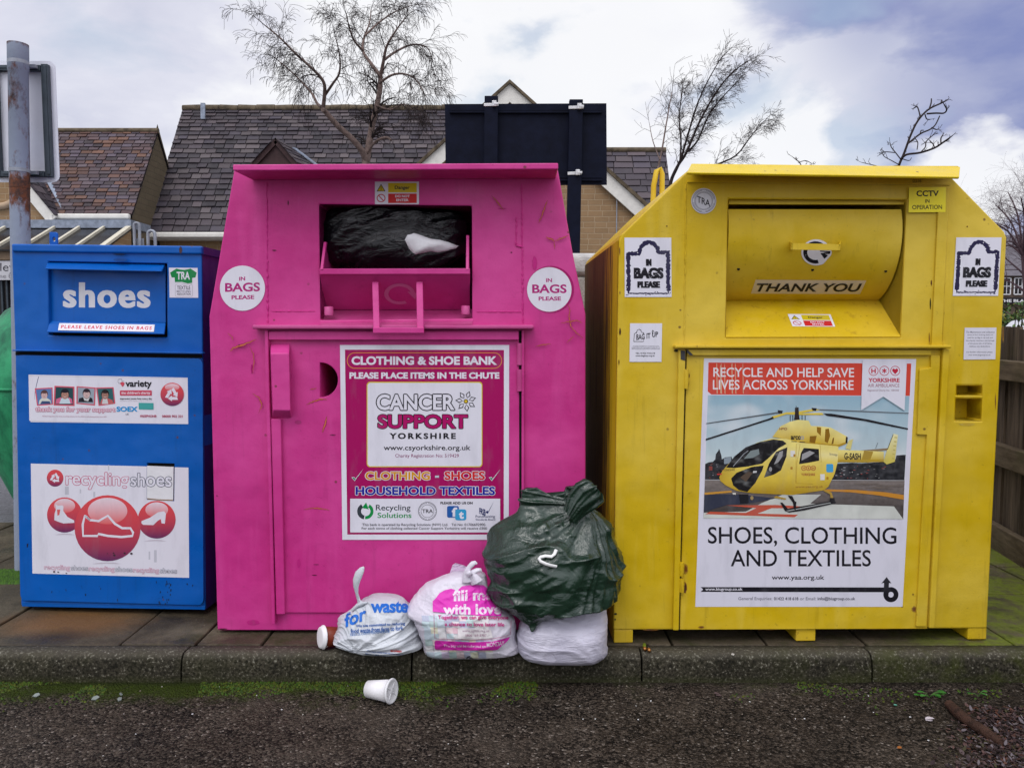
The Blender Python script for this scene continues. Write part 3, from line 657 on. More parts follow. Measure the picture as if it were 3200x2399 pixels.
# stickers
def inbags(cx, cy, r, dy, shadow):
    p = Pr(fp.flat(.002)); MG = (.42, .02, .18)
    if shadow: p.ell(cx + 4, cy - 1, r * 1.05, r * 1.05, (.36, .01, .13))
    p.ell(cx, cy, r, r, WH); k = r / 195
    p.text('IN', cx - 28 * k, cy - 98 * k, cx + 24 * k, cy - 64 * k, MG, .035, 0, dy); p.text('BAGS', cx - 150 * k, cy - 45 * k, cx + 152 * k, cy + 33 * k, MG, .03, 0, dy * 2); p.text('PLEASE', cx - 94 * k, cy + 62 * k, cx + 102 * k, cy + 98 * k, MG, .035, 0, dy * 1.4)
    return p.build('round_sticker', M['ink'], PK)
inbags(757.5, 900.6, 70.6, -1, False); inbags(1716.5, 904.6, 69.5, 0, True)
p = Pr(fp.flat(.002), A1); danger(p, 345, 1142, 622, 1284); p.build('danger_sticker', M['ink'], PK)
# poster
p = Pr(fp.flat(.0100), C0); MG = (.36, .004, .105); OR = (.62, .28, .015); OY = (.66, .5, .02)
p.poly([(152, 92), (1442, 92), (1438, 1575), (170, 1575)], WH); p.poly([(190, 128), (1402, 130), (1400, 1535), (208, 1535)], MG)
p.rrect(205, 149, 1387, 272, 60, (.68, .30, .03), 5)
p.text('CLOTHING & SHOE BANK', 240, 178, 1350, 244, WH, .04); p.text('PLEASE PLACE ITEMS IN THE CHUTE', 224, 300, 1367, 349, WH, .045)
p.rrect(356, 372, 1238, 1022, 26, OY); p.rrect(363, 380, 1231, 1015, 22, WH)
p.text('CANCER', 432, 468, 1026, 588, WH, .026, out=(BK, 8)); p.text('SUPPORT', 440, 622, 1126, 728, (.40, .004, .12), .034, out=(BK, 6))
p.text('YORKSHIRE', 528, 762, 1035, 808, BK, .04, sp=1.35)
p.text('www.csyorkshire.org.uk', 485, 854, 1147, 905, BK, .012); p.text('Charity Registration No: 519429', 573, 922, 1058, 955, (.25, .02, .12), .0)
for a in range(7):
    q = R(a * 51 - 70); c, s_ = math.cos(q), math.sin(q); l0, l1, ww = 24, 82, 19
    pt = [(1112 + c * l0, 520 + s_ * l0), (1112 + c * 50 - s_ * ww, 520 + s_ * 50 + c * ww), (1112 + c * l1, 520 + s_ * l1), (1112 + c * 50 + s_ * ww, 520 + s_ * 50 - c * ww)]
    p.poly(pt, BK); ww = 11; l0, l1 = 30, 72
    p.poly([(1112 + c * l0, 520 + s_ * l0), (1112 + c * 50 - s_ * ww, 520 + s_ * 50 + c * ww), (1112 + c * l1, 520 + s_ * l1), (1112 + c * 50 + s_ * ww, 520 + s_ * 50 - c * ww)], WH)
p.ell(1112, 521, 17, 17, BK); p.ell(1112, 521, 12, 12, (.6, .42, .02))
p.text('CLOTHING', 345, 1056, 838, 1120, OR,   .035, out=(WH, 4)); p.rect(877, 1086, 907, 1102, (.5, .55, .62)); p.text('SHOES', 948, 1054, 1257, 1120, (.58, .02, .02),   .035, out=(WH, 4))
p.text('HOUSEHOLD TEXTILES', 271, 1170, 1334, 1235, (.012, .015, .28),   .035, out=(WH, 4))
for x in (0, 1046): 
    p.poly([(240 + x, 1100), (262 + x, 1096), (267 + x, 1112), (332 + x, 1034), (264 + x, 1128)], WH); p.poly([(246 + x, 1103), (261 + x, 1101), (267 + x, 1116), (300 + x, 1076), (264 + x, 1123)], (.0, .2, .07))
p.rect(230, 1262, 1373, 1519, WH)
GR = (.0, .25, .05)
p.ring(345, 1358, 62, 30, (.03, .04, .05), 100, 240); p.ring(348, 1358, 60, 24, GR, -60, 95); p.poly([(322, 1328), (352, 1290), (372, 1345), (352, 1338), (334, 1336)], GR)
p.text('Recycling', 426, 1308, 690, 1365, (.03, .04, .05), .012); p.text('Solutions', 438, 1368, 697, 1409, GR, .015)
p.ring(819, 1357, 71, 4, (.05, .05, .06)); p.ring(819, 1357, 50, 3, (.05, .05, .06)); p.text('TRA', 778, 1342, 861, 1371, BK, .02)
for a in range(0, 360, 9): 
    if a % 90: q = R(a); p.ell(819 + 61 * math.cos(q), 1357 + 61 * math.sin(q), 3.2, 3.2, (.1, .1, .12), 6)
p.text('PLEASE ADD US ON', 918, 1285, 1163, 1304, BK, .03)
p.rrect(968, 1317, 1058, 1406, 14, (.015, .10, .36)); p.text('f', 1004, 1328, 1046, 1400, WH, .04); p.rrect(1030, 1343, 1115, 1426, 16, (.03, .32, .58)); p.text('t', 1058, 1358, 1096, 1416, WH, .05)
p.poly([(1262, 1366), (1275, 1350), (1281, 1362), (1327, 1278), (1279, 1376)], (.01, .02, .12)); p.text('FRSB', 1214, 1330, 1262, 1378, (.01, .02, .12), .03, 0, 14)
p.text('FundRaising', 1186, 1387, 1333, 1411, (.05, .06, .14), .005); p.text('Standards Board', 1186, 1413, 1335, 1427, (.05, .06, .14), .005)
p.text('This bank is operated by Recycling Solutions (NW) Ltd.   Tel No: 01706692900.', 322, 1449, 1265, 1475, (.04, .04, .05), .004); p.text('For each tonne of clothing collected Cancer Support Yorkshire will receive £500', 318, 1478, 1272, 1502, (.04, .04, .05), .004)
p.build('poster', M['ink'], DOOR)

# ------------------------------------------------------------------ blue shoe bank
fb = Frame((AtY(340, 1897, 3.44).x, 3.44, AtY(340, 1897, 3.44).z), R(-4.6), R(-1.15))
BB = empty('shoe_bank', None, 'blue steel shoe bank standing left of the pink bank', 'shoe bank', 'recycling banks along the kerb', mat=fb.M)
ub = lambda c, x, y, w_=0: fb.uv(*N(c, x, y), w_)
m = MB(); q = [ub(B0, 155, 1400), ub(B0, 1520, 1430), ub(B0, 1508, 40), ub(A3, 1748, 1115), ub(A3, 1740, 215), ub(A3, 98, 200), ub(A3, 130, 1090), ub(B0, 122, 40)]
ho = [ub(A3, 415, 322), ub(A3, 1440, 340), ub(A3, 1442, 978), ub(A3, 420, 960)]
m.prism(q, -.55, 0, 0, None, [ho], back=False); BBo = m.build('body', M['blue'], BB, bevel=.005)
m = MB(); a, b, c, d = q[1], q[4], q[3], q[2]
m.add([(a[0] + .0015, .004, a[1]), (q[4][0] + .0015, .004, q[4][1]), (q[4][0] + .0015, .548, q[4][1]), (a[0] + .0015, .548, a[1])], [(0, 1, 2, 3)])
o = m.build('side_panel', M['shaded_blue'], BB); o['label'] = 'blue side panel with shade painted into its colour'
m = MB(); m.box(q[5][0] + .02, q[4][0] - .02, .03, .545, q[0][1] + .02, q[4][1] - .02); m.build('lining', M['black'], BB)
m = MB(); t0 = ub(A3, 93, 170, .012); t1 = ub(A3, 1742, 190, .012); t2 = ub(A3, 1742, 262, .012); t3 = ub(A3, 100, 240, .012)
m.prism([t3, t2, t1, t0], -.56, .012); m.build('lid', M['blue'], BB, bevel=.008, seg=3)
m = MB(); e = .004; t1 = ub(A3, 1744, 192); t2 = ub(A3, 1744, 262); m.box(t1[0] + .002, t1[0] + .008, .0, .556, t2[1], t1[1] - .002); m.build('lid_edge', M['shaded_blue'], BB)
# flap
m = MB(); m.prism([ub(A3, 430, 840, -.02), ub(A3, 1430, 852, -.02), ub(A3, 1428, 360, -.02), ub(A3, 430, 345, -.02)], -.03, -.02); FL = m.build('flap', M['blue'], BB, bevel=.002)
def flange(name, top, bot, wt, wb, mat):
    m = MB(); a, b = [fb.P(*N(A3, *z), wt) for z in top]; d, c = [fb.P(*N(A3, *z), wb) for z in bot]
    th = Vector((0, .006, -.004)); m.hexa([d + th, c + th, b + th, a + th, d, c, b, a]); return m.build(name, mat, FL, bevel=.0015)
flange('upper_flange', ((415, 324), (1425, 345)), ((388, 385), (1392, 406)), -.018, .045, M['blue'])
LF = flange('lower_flange', ((430, 836), (1429, 852)), ((405, 930), (1416, 947)), -.018, .03, M['blue'])
va, vb_ = fb.P(*N(A3, 920, 843), -.018), fb.P(*N(A3, 910, 938), .03)
mf = fb.curved(lambda v: -.018 + .048 * (v - va.z) / (vb_.z - va.z))
p = Pr(lambda x, y, o: mf(x, y, o + .0035), A3); p.poly([(512, 855), (1336, 868), (1328, 930), (500, 917)], (.78, .76, .80)); p.text('PLEASE LEAVE SHOES IN BAGS', 524, 871, 1312, 901, (.62, .04, .08), .03, .18, 13, sp=1.25); p.build('instruction_strip', M['ink'], LF)
p = Pr(fb.flat(-.0198), A3); p.text('shoes', 543, 503, 1300, 722, (.66, .66, .70), .022, dy=3, fat=7, sp=1.12); p.build('lettering', M['ink'], FL)
m = MB(); pbx = lambda c, x0, y0, x1, y1, w0, w1, dy=0: m.prism([ub(c, x0, y1, w1), ub(c, x1, y1 + dy, w1), ub(c, x1, y0 + dy, w1), ub(c, x0, y0, w1)], w0, w1)
pbx(A3, 104, 1084, 1748, 1096, 0, .028, 24); m.build('drip_ledge', M['blue'], BB, bevel=.003)
m = MB(); pbx(A3, 134, 1100, 1746, 1132, .0, .0015, 26); m.build('seam_gap', M['black'], BB)
def rr_uv(pts, r):
    res = []
    n = len(pts)
    for i in range(n):
        p0, p1, p2 = Vector(pts[i - 1]), Vector(pts[i]), Vector(pts[(i + 1) % n]); a = (p0 - p1).normalized() * r; b = (p2 - p1).normalized() * r
        for k in range(6): t_ = k / 5; res.append(tuple(p1 + a * (1 - t_) ** 2 + b * t_ ** 2))
    return res
dq = [ub(B0, 150, 1362, .014), ub(B0, 1506, 1398, .014), ub(A3, 1749, 1162, .014), ub(A3, 134, 1130, .014)]
sl_ = [ub(B0, 1087, 345, .014), ub(B0, 1292, 350, .014), ub(B0, 1288, 626, .014), ub(B0, 1086, 615, .014)]
m = MB(); m.prism(rr_uv(dq, .03), .0, .014, 0, None, [sl_]); BD = m.build('door', M['blue'], BB, bevel=.003)
m = MB(); m.prism([ub(B0, 1080, 340, .0015), ub(B0, 1298, 346, .0015), ub(B0, 1294, 640, .0015), ub(B0, 1080, 628, .0015)], .0005, .0015); m.build('slot_recess', M['black'], BD)
p = Pr(fb.flat(.0148), F5); 
p.poly([(115, 80), (2080, 118), (2087, 690), (140, 665), (138, 650), (125, 648)], WH); p.line([(240, 105), (215, 200), (195, 300), (188, 390)], [7, 8, 5, 2], (.10, .10, .2))
p.line([(120, 98), (1100, 112), (2080, 128)], 4, (.45, .44, .5)); p.line([(142, 652), (800, 668)], 5, (.45, .44, .5))
FR = [((192, 250), (412, 238), (418, 452), (220, 465)), ((435, 218), (682, 228), (684, 468), (424, 460)), ((708, 222), (945, 240), (935, 462), (706, 440)), ((948, 240), (1165, 235), (1186, 438), (980, 466))]
BG = [(.10, .20, .42), (.02, .07, .08), (.30, .36, .42), (.03, .12, .13)]; SK = [(.62, .42, .40), (.42, .22, .17), (.60, .42, .40), (.35, .18, .14)]; HR = [(.10, .05, .05), (.012, .012, .02), (.03, .02, .03), (.015, .01, .01)]
SH = [(.62, .64, .58), (.55, .66, .72), (.012, .012, .02), (.5, .12, .12)]; CXS = [(310, 330, 40, 48), (565, 325, 48, 56), (832, 318, 44, 52), (1060, 330, 44, 52)]
for i, fq in enumerate(FR):
    p.poly(fq, (.62, .09, .14)); c0 = sum(z[0] for z in fq) / 4; c1 = sum(z[1] for z in fq) / 4
    inn = [(c0 + (x - c0) * .87, c1 + (y - c1) * .87) for x, y in fq]; p.poly(inn, BG[i])
    fx, fy, rx, ry = CXS[i]; by = inn[3][1] - 4; bl, br_ = inn[3][0] + 8, inn[2][0] - 8
    p.poly([(bl, by - 3), (bl + 12, by - 52), (fx - 30, fy + ry * .75), (fx + 30, fy + ry * .75), (br_ - 12, by - 52), (br_, by - 3)], SH[i])
    if i == 1: p.poly([(bl, by - 3), (bl + 10, by - 60), (fx - 40, by - 85), (fx - 70, by - 3)], (.62, .14, .26)); p.poly([(br_, by - 3), (br_ - 10, by - 60), (fx + 42, by - 85), (fx + 70, by - 3)], (.62, .14, .26))
    if i == 0: p.poly([(bl + 20, by - 3), (bl + 40, by - 40), (br_ - 20, by - 38), (br_ - 5, by - 3)], (.05, .08, .18))
    if i == 2: p.poly([(fx - 42, fy + 40), (fx, fy + 62), (fx + 40, fy + 42), (fx + 20, fy + 90), (fx - 30, fy + 80)], (.6, .6, .6))
    if i == 3: p.poly([(fx - 25, fy + 45), (fx + 25, fy + 45), (fx + 40, by - 5), (fx - 40, by - 5)], (.6, .6, .6))
    p.ell(fx, fy - 10, rx * 1.12, ry * 1.08, HR[i]); p.ell(fx, fy + 6, rx * .93, ry * .9, SK[i]); p.ell(fx, fy - ry * .72, rx * .98, ry * .38, HR[i])
    dk_ = tuple(z * .35 for z in SK[i]); p.ell(fx - rx * .38, fy - 4, 6, 4, dk_, 10); p.ell(fx + rx * .38, fy - 4, 6, 4, dk_, 10); p.line([(fx - 15, fy + ry * .45), (fx, fy + ry * .55), (fx + 15, fy + ry * .45)], 5, (.7, .6, .6) if i in (1, 3) else dk_); p.line([(fx, fy + 2), (fx - 3, fy + 14), (fx + 4, fy + 16)], 3, dk_)
p.text('thank you for your support', 200, 478, 1184, 552, (.72, .60, .68), .015, out=((.50, .10, .17), 5), dy=4)
p.text('Variety Programme has been providing adventures for children and young people since 1949', 282, 584, 1078, 602, (.42, .15, .22), 0, dy=8)
p.poly([(1240, 185), (1268, 168), (1300, 180), (1296, 205), (1276, 232)], (.62, .07, .11)); p.line([(1218, 150), (1232, 136), (1262, 134), (1270, 165), (1296, 160)], 5, (.2, .2, .22)); p.line([(1214, 160), (1230, 190), (1262, 178)], 5, (.2, .2, .22))
p.text('variety', 1310, 152, 1636, 256, BK, .028); p.rrect(1242, 274, 1636, 338, 10, (.56, .07, .12)); p.text("the children's charity", 1260, 288, 1618, 330, (.76, .68, .73), .02)
p.text('improving young lives every day', 1245, 364, 1638, 394, BK, .015); p.text('Registered Children Charity in England and Scotland', 1245, 402, 1638, 411, (.2, .2, .22))
p.text('SOEX', 1200, 474, 1462, 536, (.0, .28, .62), .035); p.text('UK', 1314, 556, 1354, 580, (.1, .1, .12)); p.poly([(1475, 427), (1656, 430), (1657, 511), (1476, 508)], (.05, .34, .32))
for k in range(5): p.line([(1490, 442 + 13 * k), (1640, 445 + 13 * k)], 2, (.12, .45, .42))
p.text('FREEPHONE:', 1493, 577, 1697, 607, (.42, .02, .08), .02); p.text('08000 902 321', 1762, 578, 2018, 608, (.42, .02, .08), .02, dy=1)
p.ball(1888, 323, 145, 143, redball); p.ball(1888, 235, 90, 42, gloss); recycle_arrows(p, 1888, 330, 105, WH)
p.build('charity_notice', M['ink'], BD)
# big poster, with the flap of the document slot sitting in its corner
p = Pr(fb.flat(.0148), B0); 
p.poly([(228, 350), (1086, 371), (1086, 617), (1290, 628), (1293, 377), (1395, 380), (1400, 1195), (240, 1163)], WH)
for (x0, y0, x1, y1) in ((480, 520, 510, 580), (590, 540, 600, 570), (690, 560, 705, 600), (800, 360, 808, 400), (1100, 1000, 1112, 1060), (1140, 990, 1160, 1080)): p.grid([(x0, y0), (x1, y0), (x1, y1), (x0, y1)], 1, 1, (.52, .52, .58))
p.ball(408, 458, 62, 63, redball); recycle_arrows(p, 408, 458, 46, WH)
def rs(x0, y0, xm, x1, y1, ex, b, dy):
    p.text('recycling', x0, y0, xm, y1, WH, b, out=((.55, .07, .17), ex), dy=dy); p.text('shoes', xm + (x1 - xm) * .04, y0 + dy, x1, y1 - (y1 - y0) * .2 + dy, WH, b, out=((.03, .04, .08), ex), dy=dy * .6)

p.text('recycling', 488, 412, 952, 538, WH, .014, out=((.55, .07, .17), 4), dy=6)
p.text('sh', 966, 420, 1072, 518, WH, .014, out=((.03, .04, .08), 4), dy=3)
def rb(cx, cy, r):
    p.ball(cx, cy, r, r, redball); p.ball(cx, cy - r * .52, r * .6, r * .40, gloss)
rb(478, 730, 130); rb(1160, 765, 140); rb(796, 828, 244)
for (cx, cy, w_) in ((480, 878, 75), (1150, 925, 85), (790, 1092, 110)): p.poly([(cx - w_, cy), (cx - w_ * .5, cy - 9), (cx, cy - 12), (cx + w_ * .5, cy - 9), (cx + w_, cy), (cx, cy - 3)], (.55, .50, .56))
SHO = [(628, 735), (668, 768), (730, 775), (798, 735), (850, 795), (905, 828), (965, 828), (985, 860), (980, 885), (900, 893), (800, 885), (728, 870), (722, 885), (615, 885), (612, 800)]
p.line(SHO + [SHO[0], SHO[1]], 17, WH)
p.poly([(410, 650), (430, 662), (462, 658), (470, 668), (468, 700), (500, 745), (548, 770), (550, 788), (470, 793), (430, 780), (402, 768), (404, 720), (414, 690)], WH); p.poly([(422, 690), (446, 690), (440, 730), (425, 735)], (.70, .10, .10))
p.poly([(1048, 775), (1110, 750), (1170, 710), (1215, 702), (1228, 720), (1220, 795), (1196, 792), (1190, 760), (1165, 775), (1135, 805), (1060, 803), (1046, 790)], WH)
for k in range(3):
    x0 = 328 + k * 329; yy = 1098 + k * 10
    p.text('recycling', x0, yy, x0 + 190, yy + 46, (.70, .60, .68), .01, out=((.5, .12, .22), 1.4), dy=4); p.text('shoes', x0 + 198, yy + 4, x0 + 322, yy + 40, (.66, .66, .72), .01, out=((.04, .05, .1), 1.4), dy=3)
for x, y, r in ((840, 1012, 6), (846, 1028, 9), (922, 1013, 8), (972, 1016, 10), (795, 1015, 4), (1240, 1150, 5), (400, 1150, 8), (430, 1152, 6), (490, 1160, 5)): p.ell(x, y, r, r * .8, (.05, .03, .04), 8)
p.build('poster', M['ink'], BD)
m = MB(); m.prism([ub(B0, 1088, 614, .0155), ub(B0, 1281, 622, .0155), ub(B0, 1284, 376, .0155), ub(B0, 1088, 368, .0155)], .010, .0155); SLF = m.build('slot_flap', plain('worn_white_flap', (.74, .74, .76), .4, .05), BD)
p = Pr(fb.flat(.0158), B0); p.text('oes', 1080, 446, 1270, 520, WH, .014, out=((.03, .04, .08), 4), dy=3); p.line([(1090, 610), (1180, 618), (1280, 622)], 7, (.28, .16, .06)); p.build('lettering', M['ink'], SLF)
m = MB(); m.prism([ub(B0, 162, 1408, .004), ub(B0, 1518, 1432, .004), ub(B0, 1516, 1404, .004), ub(B0, 158, 1372, .004)], .0, .004); m.build('bottom_rail', M['blue'], BB, bevel=.002)
z0 = -(fb.O.z - PAVE)
for x in (300, 1300):
    m = MB(); a = ub(B0, x, 1420, -.08); m.box(a[0] - .06, a[0] + .06, .08, .5, z0 - .012, .03)
    m.build('foot', M['black'], BB)
m = MB(); lu = [ub((0, 550, 3.684), x, y, -.22) for x, y in ((568, 800), (662, 800), (660, 660), (640, 646), (566, 644))]; lh = [ub((0, 550, 3.684), 620 + 18 * math.cos(R(a)), 728 + 26 * math.sin(R(a)), -.22) for a in range(0, 360, 30)]
m.prism(lu, -.228, -.22, 0, None, [lh]); m.build('lifting_lug', M['blue'], BB, bevel=.002)
p = Pr(fb.flat(.001), A3); p.poly([(1458, 377), (1706, 379), (1712, 637), (1464, 635)], WH); TG = (.01, .23, .06)
p.poly([(1524, 384), (1548, 392), (1590, 396), (1625, 390), (1645, 384), (1698, 420), (1688, 462), (1660, 466), (1660, 508), (1620, 514), (1570, 500), (1510, 502), (1508, 462), (1482, 462), (1468, 420)], TG)
p.text('TRA', 1525, 412, 1640, 480, WH, .03); p.line([(1508, 512), (1560, 505), (1610, 522), (1660, 516)], 5, (.45, .5, .5)); p.rrect(1512, 520, 1662, 628, 14, (.35, .35, .38), 3)
p.text('TEXTILE', 1528, 534, 1643, 566, (.03, .03, .05), .015); p.text('RECYCLING', 1526, 572, 1645, 592, (.03, .03, .05), .01); p.text('ASSOCIATION', 1526, 596, 1645, 614, (.03, .03, .05), .015); p.build('square_sticker', M['ink'], BB)
for i in range(26): 
    p = Pr(fb.flat(.0145), B0); x = rnd.choice([rnd.uniform(1150, 1290), rnd.uniform(160, 1480), rnd.uniform(1200, 1270)]); y = rnd.uniform(1215, 1385); p.grid([(x, y), (x + rnd.uniform(4, 9), y), (x + rnd.uniform(2, 8), y + rnd.uniform(6, 26)), (x, y + rnd.uniform(6, 20))], 1, 1, (.015, .02, .03)); p.build('paint_chip', M['ink'], BD)
p = Pr(fb.flat(.0145), B0); p.grid([(198, 945), (210, 940), (206, 968), (198, 972)], 1, 1, (.02, .02, .05)); p.build('paint_chip', M['ink'], BD)

# ------------------------------------------------------------------ yellow clothing bank
yb = AtY(2500, 1966, 3.108)
fy = Frame((yb.x, 3.108, yb.z), R(1.1), R(.1))
YB = empty('clothing_bank', None, 'yellow steel clothing bank with helicopter poster and rolling drum hatch', 'clothing bank', 'recycling banks along the kerb', mat=fy.M)
uy = lambda c, x, y, w_=0: fy.uv(*N(c, x, y), w_)
P0 = (0, 0, 1)
oy = [uy(P0, 1917, 1968), uy(P0, 3085, 1963), uy(P0, 3147, 742), uy(P0, 3140, 725), uy(P0, 2968, 548), uy(P0, 2146, 536), uy(P0, 1940, 735), uy(P0, 1934, 750)]
hy = [uy(D0, 212, 118), uy(D0, 1750, 125), uy(D0, 1697, 1305), uy(D0, 187, 1308)]
sl1 = [uy(D3, 924, 485), uy(D3, 1113, 487), uy(D3, 1112, 555), uy(D3, 922, 554)]; sl2 = [uy(D3, 918, 580), uy(D3, 1111, 583), uy(D3, 1105, 745), uy(D3, 912, 742)]
m = MB(); dep = 1.18
m.prism(oy, -dep, 0, 0, None, [hy, sl1, sl2], back=False); m.poly([(a, dep, b) for a, b in oy]); m.build('body', M['yellow'], YB, bevel=.007)
# algae-streaked left side plates
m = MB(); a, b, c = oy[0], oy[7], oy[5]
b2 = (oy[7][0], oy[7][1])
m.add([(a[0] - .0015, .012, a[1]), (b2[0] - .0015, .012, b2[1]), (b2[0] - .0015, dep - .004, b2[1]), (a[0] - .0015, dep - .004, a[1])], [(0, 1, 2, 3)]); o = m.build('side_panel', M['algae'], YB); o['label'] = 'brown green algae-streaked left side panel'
# boxes behind the slots
m = MB()
for q in (sl1, sl2):
    for i in range(4):
        if q is sl2 and i == 0: pass
        a, b = q[i], q[(i + 1) % 4]; m.add([(a[0], .001, a[1]), (b[0], .001, b[1]), (b[0], .10, b[1]), (a[0], .10, a[1])], [(0, 1, 2, 3)])
    m.add([(x, .10, y) for x, y in q], [(0, 1, 2, 3)])
m.build('slot_box', M['yellow_worn'], YB)
# hatch recess: cheeks, back, drum, apron
u0, u1, u2, u3 = hy
m = MB()
for a, b in ((u1, u2), (u3, u0)): m.add([(a[0], .001, a[1]), (b[0], .001, b[1]), (b[0], .62, b[1]), (a[0], .62, a[1])], [(0, 1, 2, 3)])
m.add([(u0[0], .001, u0[1]), (u1[0], .001, u1[1]), (u1[0], .62, u1[1]), (u0[0], .62, u0[1])], [(0, 1, 2, 3)])
m.build('hatch_cheek', M['yellow'], YB)
m = MB(); q = [uy(D0, 213, 163, -.02), uy(D0, 1746, 165, -.02), uy(D0, 1748, 122, -.02), uy(D0, 213, 116, -.02)]; m.prism(q, -.03, -.02); m.build('hatch_header', M['yellow'], YB, bevel=.002)
dtop = uy(D0, 960, 205, -.015)[1]; vc = uy(D0, 960, 395, 0)[1]; RD = .29
dbot = uy(D0, 960, 1012, -.19)[1]
def drumw(v):
    d = min(abs(v - vc), RD * .985); return -RD + math.sqrt(RD * RD - d * d) - .002
m = MB(); NS = 28; vs = []; fs = []
aT = math.asin((dtop - vc) / RD); aB = -math.asin(min(.98, (vc - dbot) / RD)) 
ul0, ur0 = u3[0] + .004, u1[0] - .012
for i in range(NS + 1):
    a = aT + (aB - aT) * i / NS; v = vc + RD * math.sin(a); w_ = -RD + RD * math.cos(a) - .002
    for u in (ul0 + (u0[0] - u3[0]) * .6, ur0): vs.append((u, -w_, v))
for i in range(NS): fs.append((2 * i, 2 * i + 1, 2 * i + 3, 2 * i + 2))
m.add(vs, fs, 0, None, True)
m.add([vs[1 + 2 * i] for i in range(NS + 1)] + [(ur0, RD, vc)], [tuple(range(NS + 2))]); m.add([vs[2 * i] for i in range(NS + 1)] + [(vs[0][0], RD, vc)], [tuple(range(NS + 2))])
m.add([vs[0], vs[1], (ur0, .3, dtop), (vs[0][0], .3, dtop)], [(0, 1, 2, 3)])
DR = m.build('drum', M['yellow'], YB)
m = MB(); b1 = uy(D0, 190, 1306); b2_ = uy(D0, 1697, 1303); zt = dbot + .004
m.hexa([(b1[0], .0, b1[1] - .004), (b2_[0], .0, b2_[1] - .004), (b2_[0], .24, zt + .03), (b1[0], .24, zt + .03), (b1[0], -.002, b1[1]), (b2_[0], -.002, b2_[1]), (b2_[0], .24, zt + .052), (b1[0], .24, zt + .052)])
AP = m.build('hatch_apron', M['yellow_worn'], YB)
vA = b1[1]; vB = zt + .052
ma = fy.curved(lambda v: .002 - .242 * (v - vA) / (vB - vA))
p = Pr(lambda x, y, o: ma(x, y, o + .002), D0); danger(p, 722, 1108, 1092, 1214, 42, 3); p.build('danger_sticker', M['ink'], AP)
md = fy.curved(drumw)
p = Pr(lambda x, y, o: md(x, y, o + .001), D0)
p.grid([(446, 813), (1402, 819), (1347, 936), (405, 932)], 6, 24, (.62, .54, .42)); p.l += 115; p.text('THANK YOU', 455, 845, 1366, 917, (.015, .012, .010), .025, .32); p.build('thank_you_strip', M['ink'], DR)
p = Pr(lambda x, y, o: md(x, y, o + .001), D0)
cx, cy = 968, 577; WHs = (.68, .68, .74)
drop = [(cx + 128 * math.cos(R(a)), cy + 113 * math.sin(R(a))) for a in range(60, 361 - 15, 10)] + [(1104, 575), (1098, 600), (1040, 665)]
o_ = p.nxt(); c_ = p.at(cx, cy, o_); dp = [p.at(x, y, o_) for x, y in drop]; mid = [p.at((x + cx) / 2, (y + cy) / 2, o_) for x, y in drop]; n = len(drop)
p.mb.add([c_] + mid + dp, [(0, 1 + i, 1 + (i + 1) % n) for i in range(n)] + [(1 + i, 1 + n + i, 1 + n + (i + 1) % n, 1 + (i + 1) % n) for i in range(n)], 0, WHs)
p.ring(cx - 5, cy, 106, 34, BK, 75, 335, ry=96); p.poly([(1000, 562), (1092, 566), (1090, 585), (1040, 632), (1008, 590)], BK); p.build('arrow_sticker', M['ink'], DR)
m = MB(); q = [fy.P(*N(D0, x, y), .05) for x, y in ((752, 553), (1172, 560), (1176, 506), (760, 496))]; th = Vector((0, .006, 0)); m.hexa([q[0] + th, q[1] + th, q[2] + th, q[3] + th, q[0], q[1], q[2], q[3]])
for x, s_ in ((752, 1), (1172, -1)):
    a = md(*N(D0, x - s_ * 12, 482), .0); b = md(*N(D0, x - s_ * 6, 556), .0); c, d = (q[0], q[3]) if s_ == 1 else (q[1], q[2]); tx_ = Vector((.006 * s_, 0, 0)); m.hexa([b, c, c + tx_, b + tx_, a, d, d + tx_, a + tx_])
m.build('handle', M['yellow'], DR, bevel=.002)
for x, y in ((298, 720), (938, 726), (1570, 738)):
    m = MB(); a = md(*N(D0, x, y), .0015); m.tube([a, a + Vector((0, .002, 0))], .006, 10); m.build('bolt_hole', M['black'], DR)
# lid lip
m = MB(); T0 = fy.P(*N(A2, 122, 1028), .03); T1 = fy.P(*N(A2, 1812, 1047), .03); F0_ = fy.P(*N(A2, 92, 1084), .125); F1_ = fy.P(*N(A2, 1806, 1112), .125); dn = Vector((0, .006, -.008))
m.hexa([F0_ + dn, F1_ + dn, T1 + dn, T0 + dn, F0_, F1_, T1, T0]); m.box(T0.x + .01, T1.x - .005, -.028, dep, T0.z - .02, T0.z - .006)
mid_ = T0.z - .03
m.box(oy[5][0] + .03, oy[4][0] - .01, -.028, 0.0, oy[5][1] - .01, T0.z - .021)
o = m.build('lid', M['yellow'], YB, bevel=.003); o.data.materials.clear(); o.data.materials.append(paint('glossy_yellow_paint', (.66, .47, .004), (.72, .55, .03), dirt=(.25, .14, .01), dirty=.3, rough=.22, bump=.3))
m = MB(); q = [uy(A2, 95, 1148, .0), uy(A2, 1745, 1165, .0), uy(A2, 1745, 1156, .0), uy(A2, 95, 1140, .0)]; m.prism(q, .0, .006)
m.build('header_strip', M['yellow'], YB)
for wl in ((2144, 575, 2138, 1078, .003, 60, .001), (2962, 590, 2945, 1085, .003, 60, .001)):
    m = MB(); weld(fy, *wl); m.build('weld_bead', M['yellow'], YB)
m = MB(); q = [uy(D1, 532, 245, .0), uy(D1, 604, 245, .0), uy(D1, 553, 1385, .0), uy(D1, 478, 1385, .0)]; m.prism(q[::-1], .0005, .009); m.build('guide_channel', M['yellow'], YB, bevel=.003)
p = Pr(fy.flat(.0012), D1); p.text('0316', 350, 183, 413, 208, (.16, .10, .01), .0); p.build('stamped_number', M['ink'], YB)
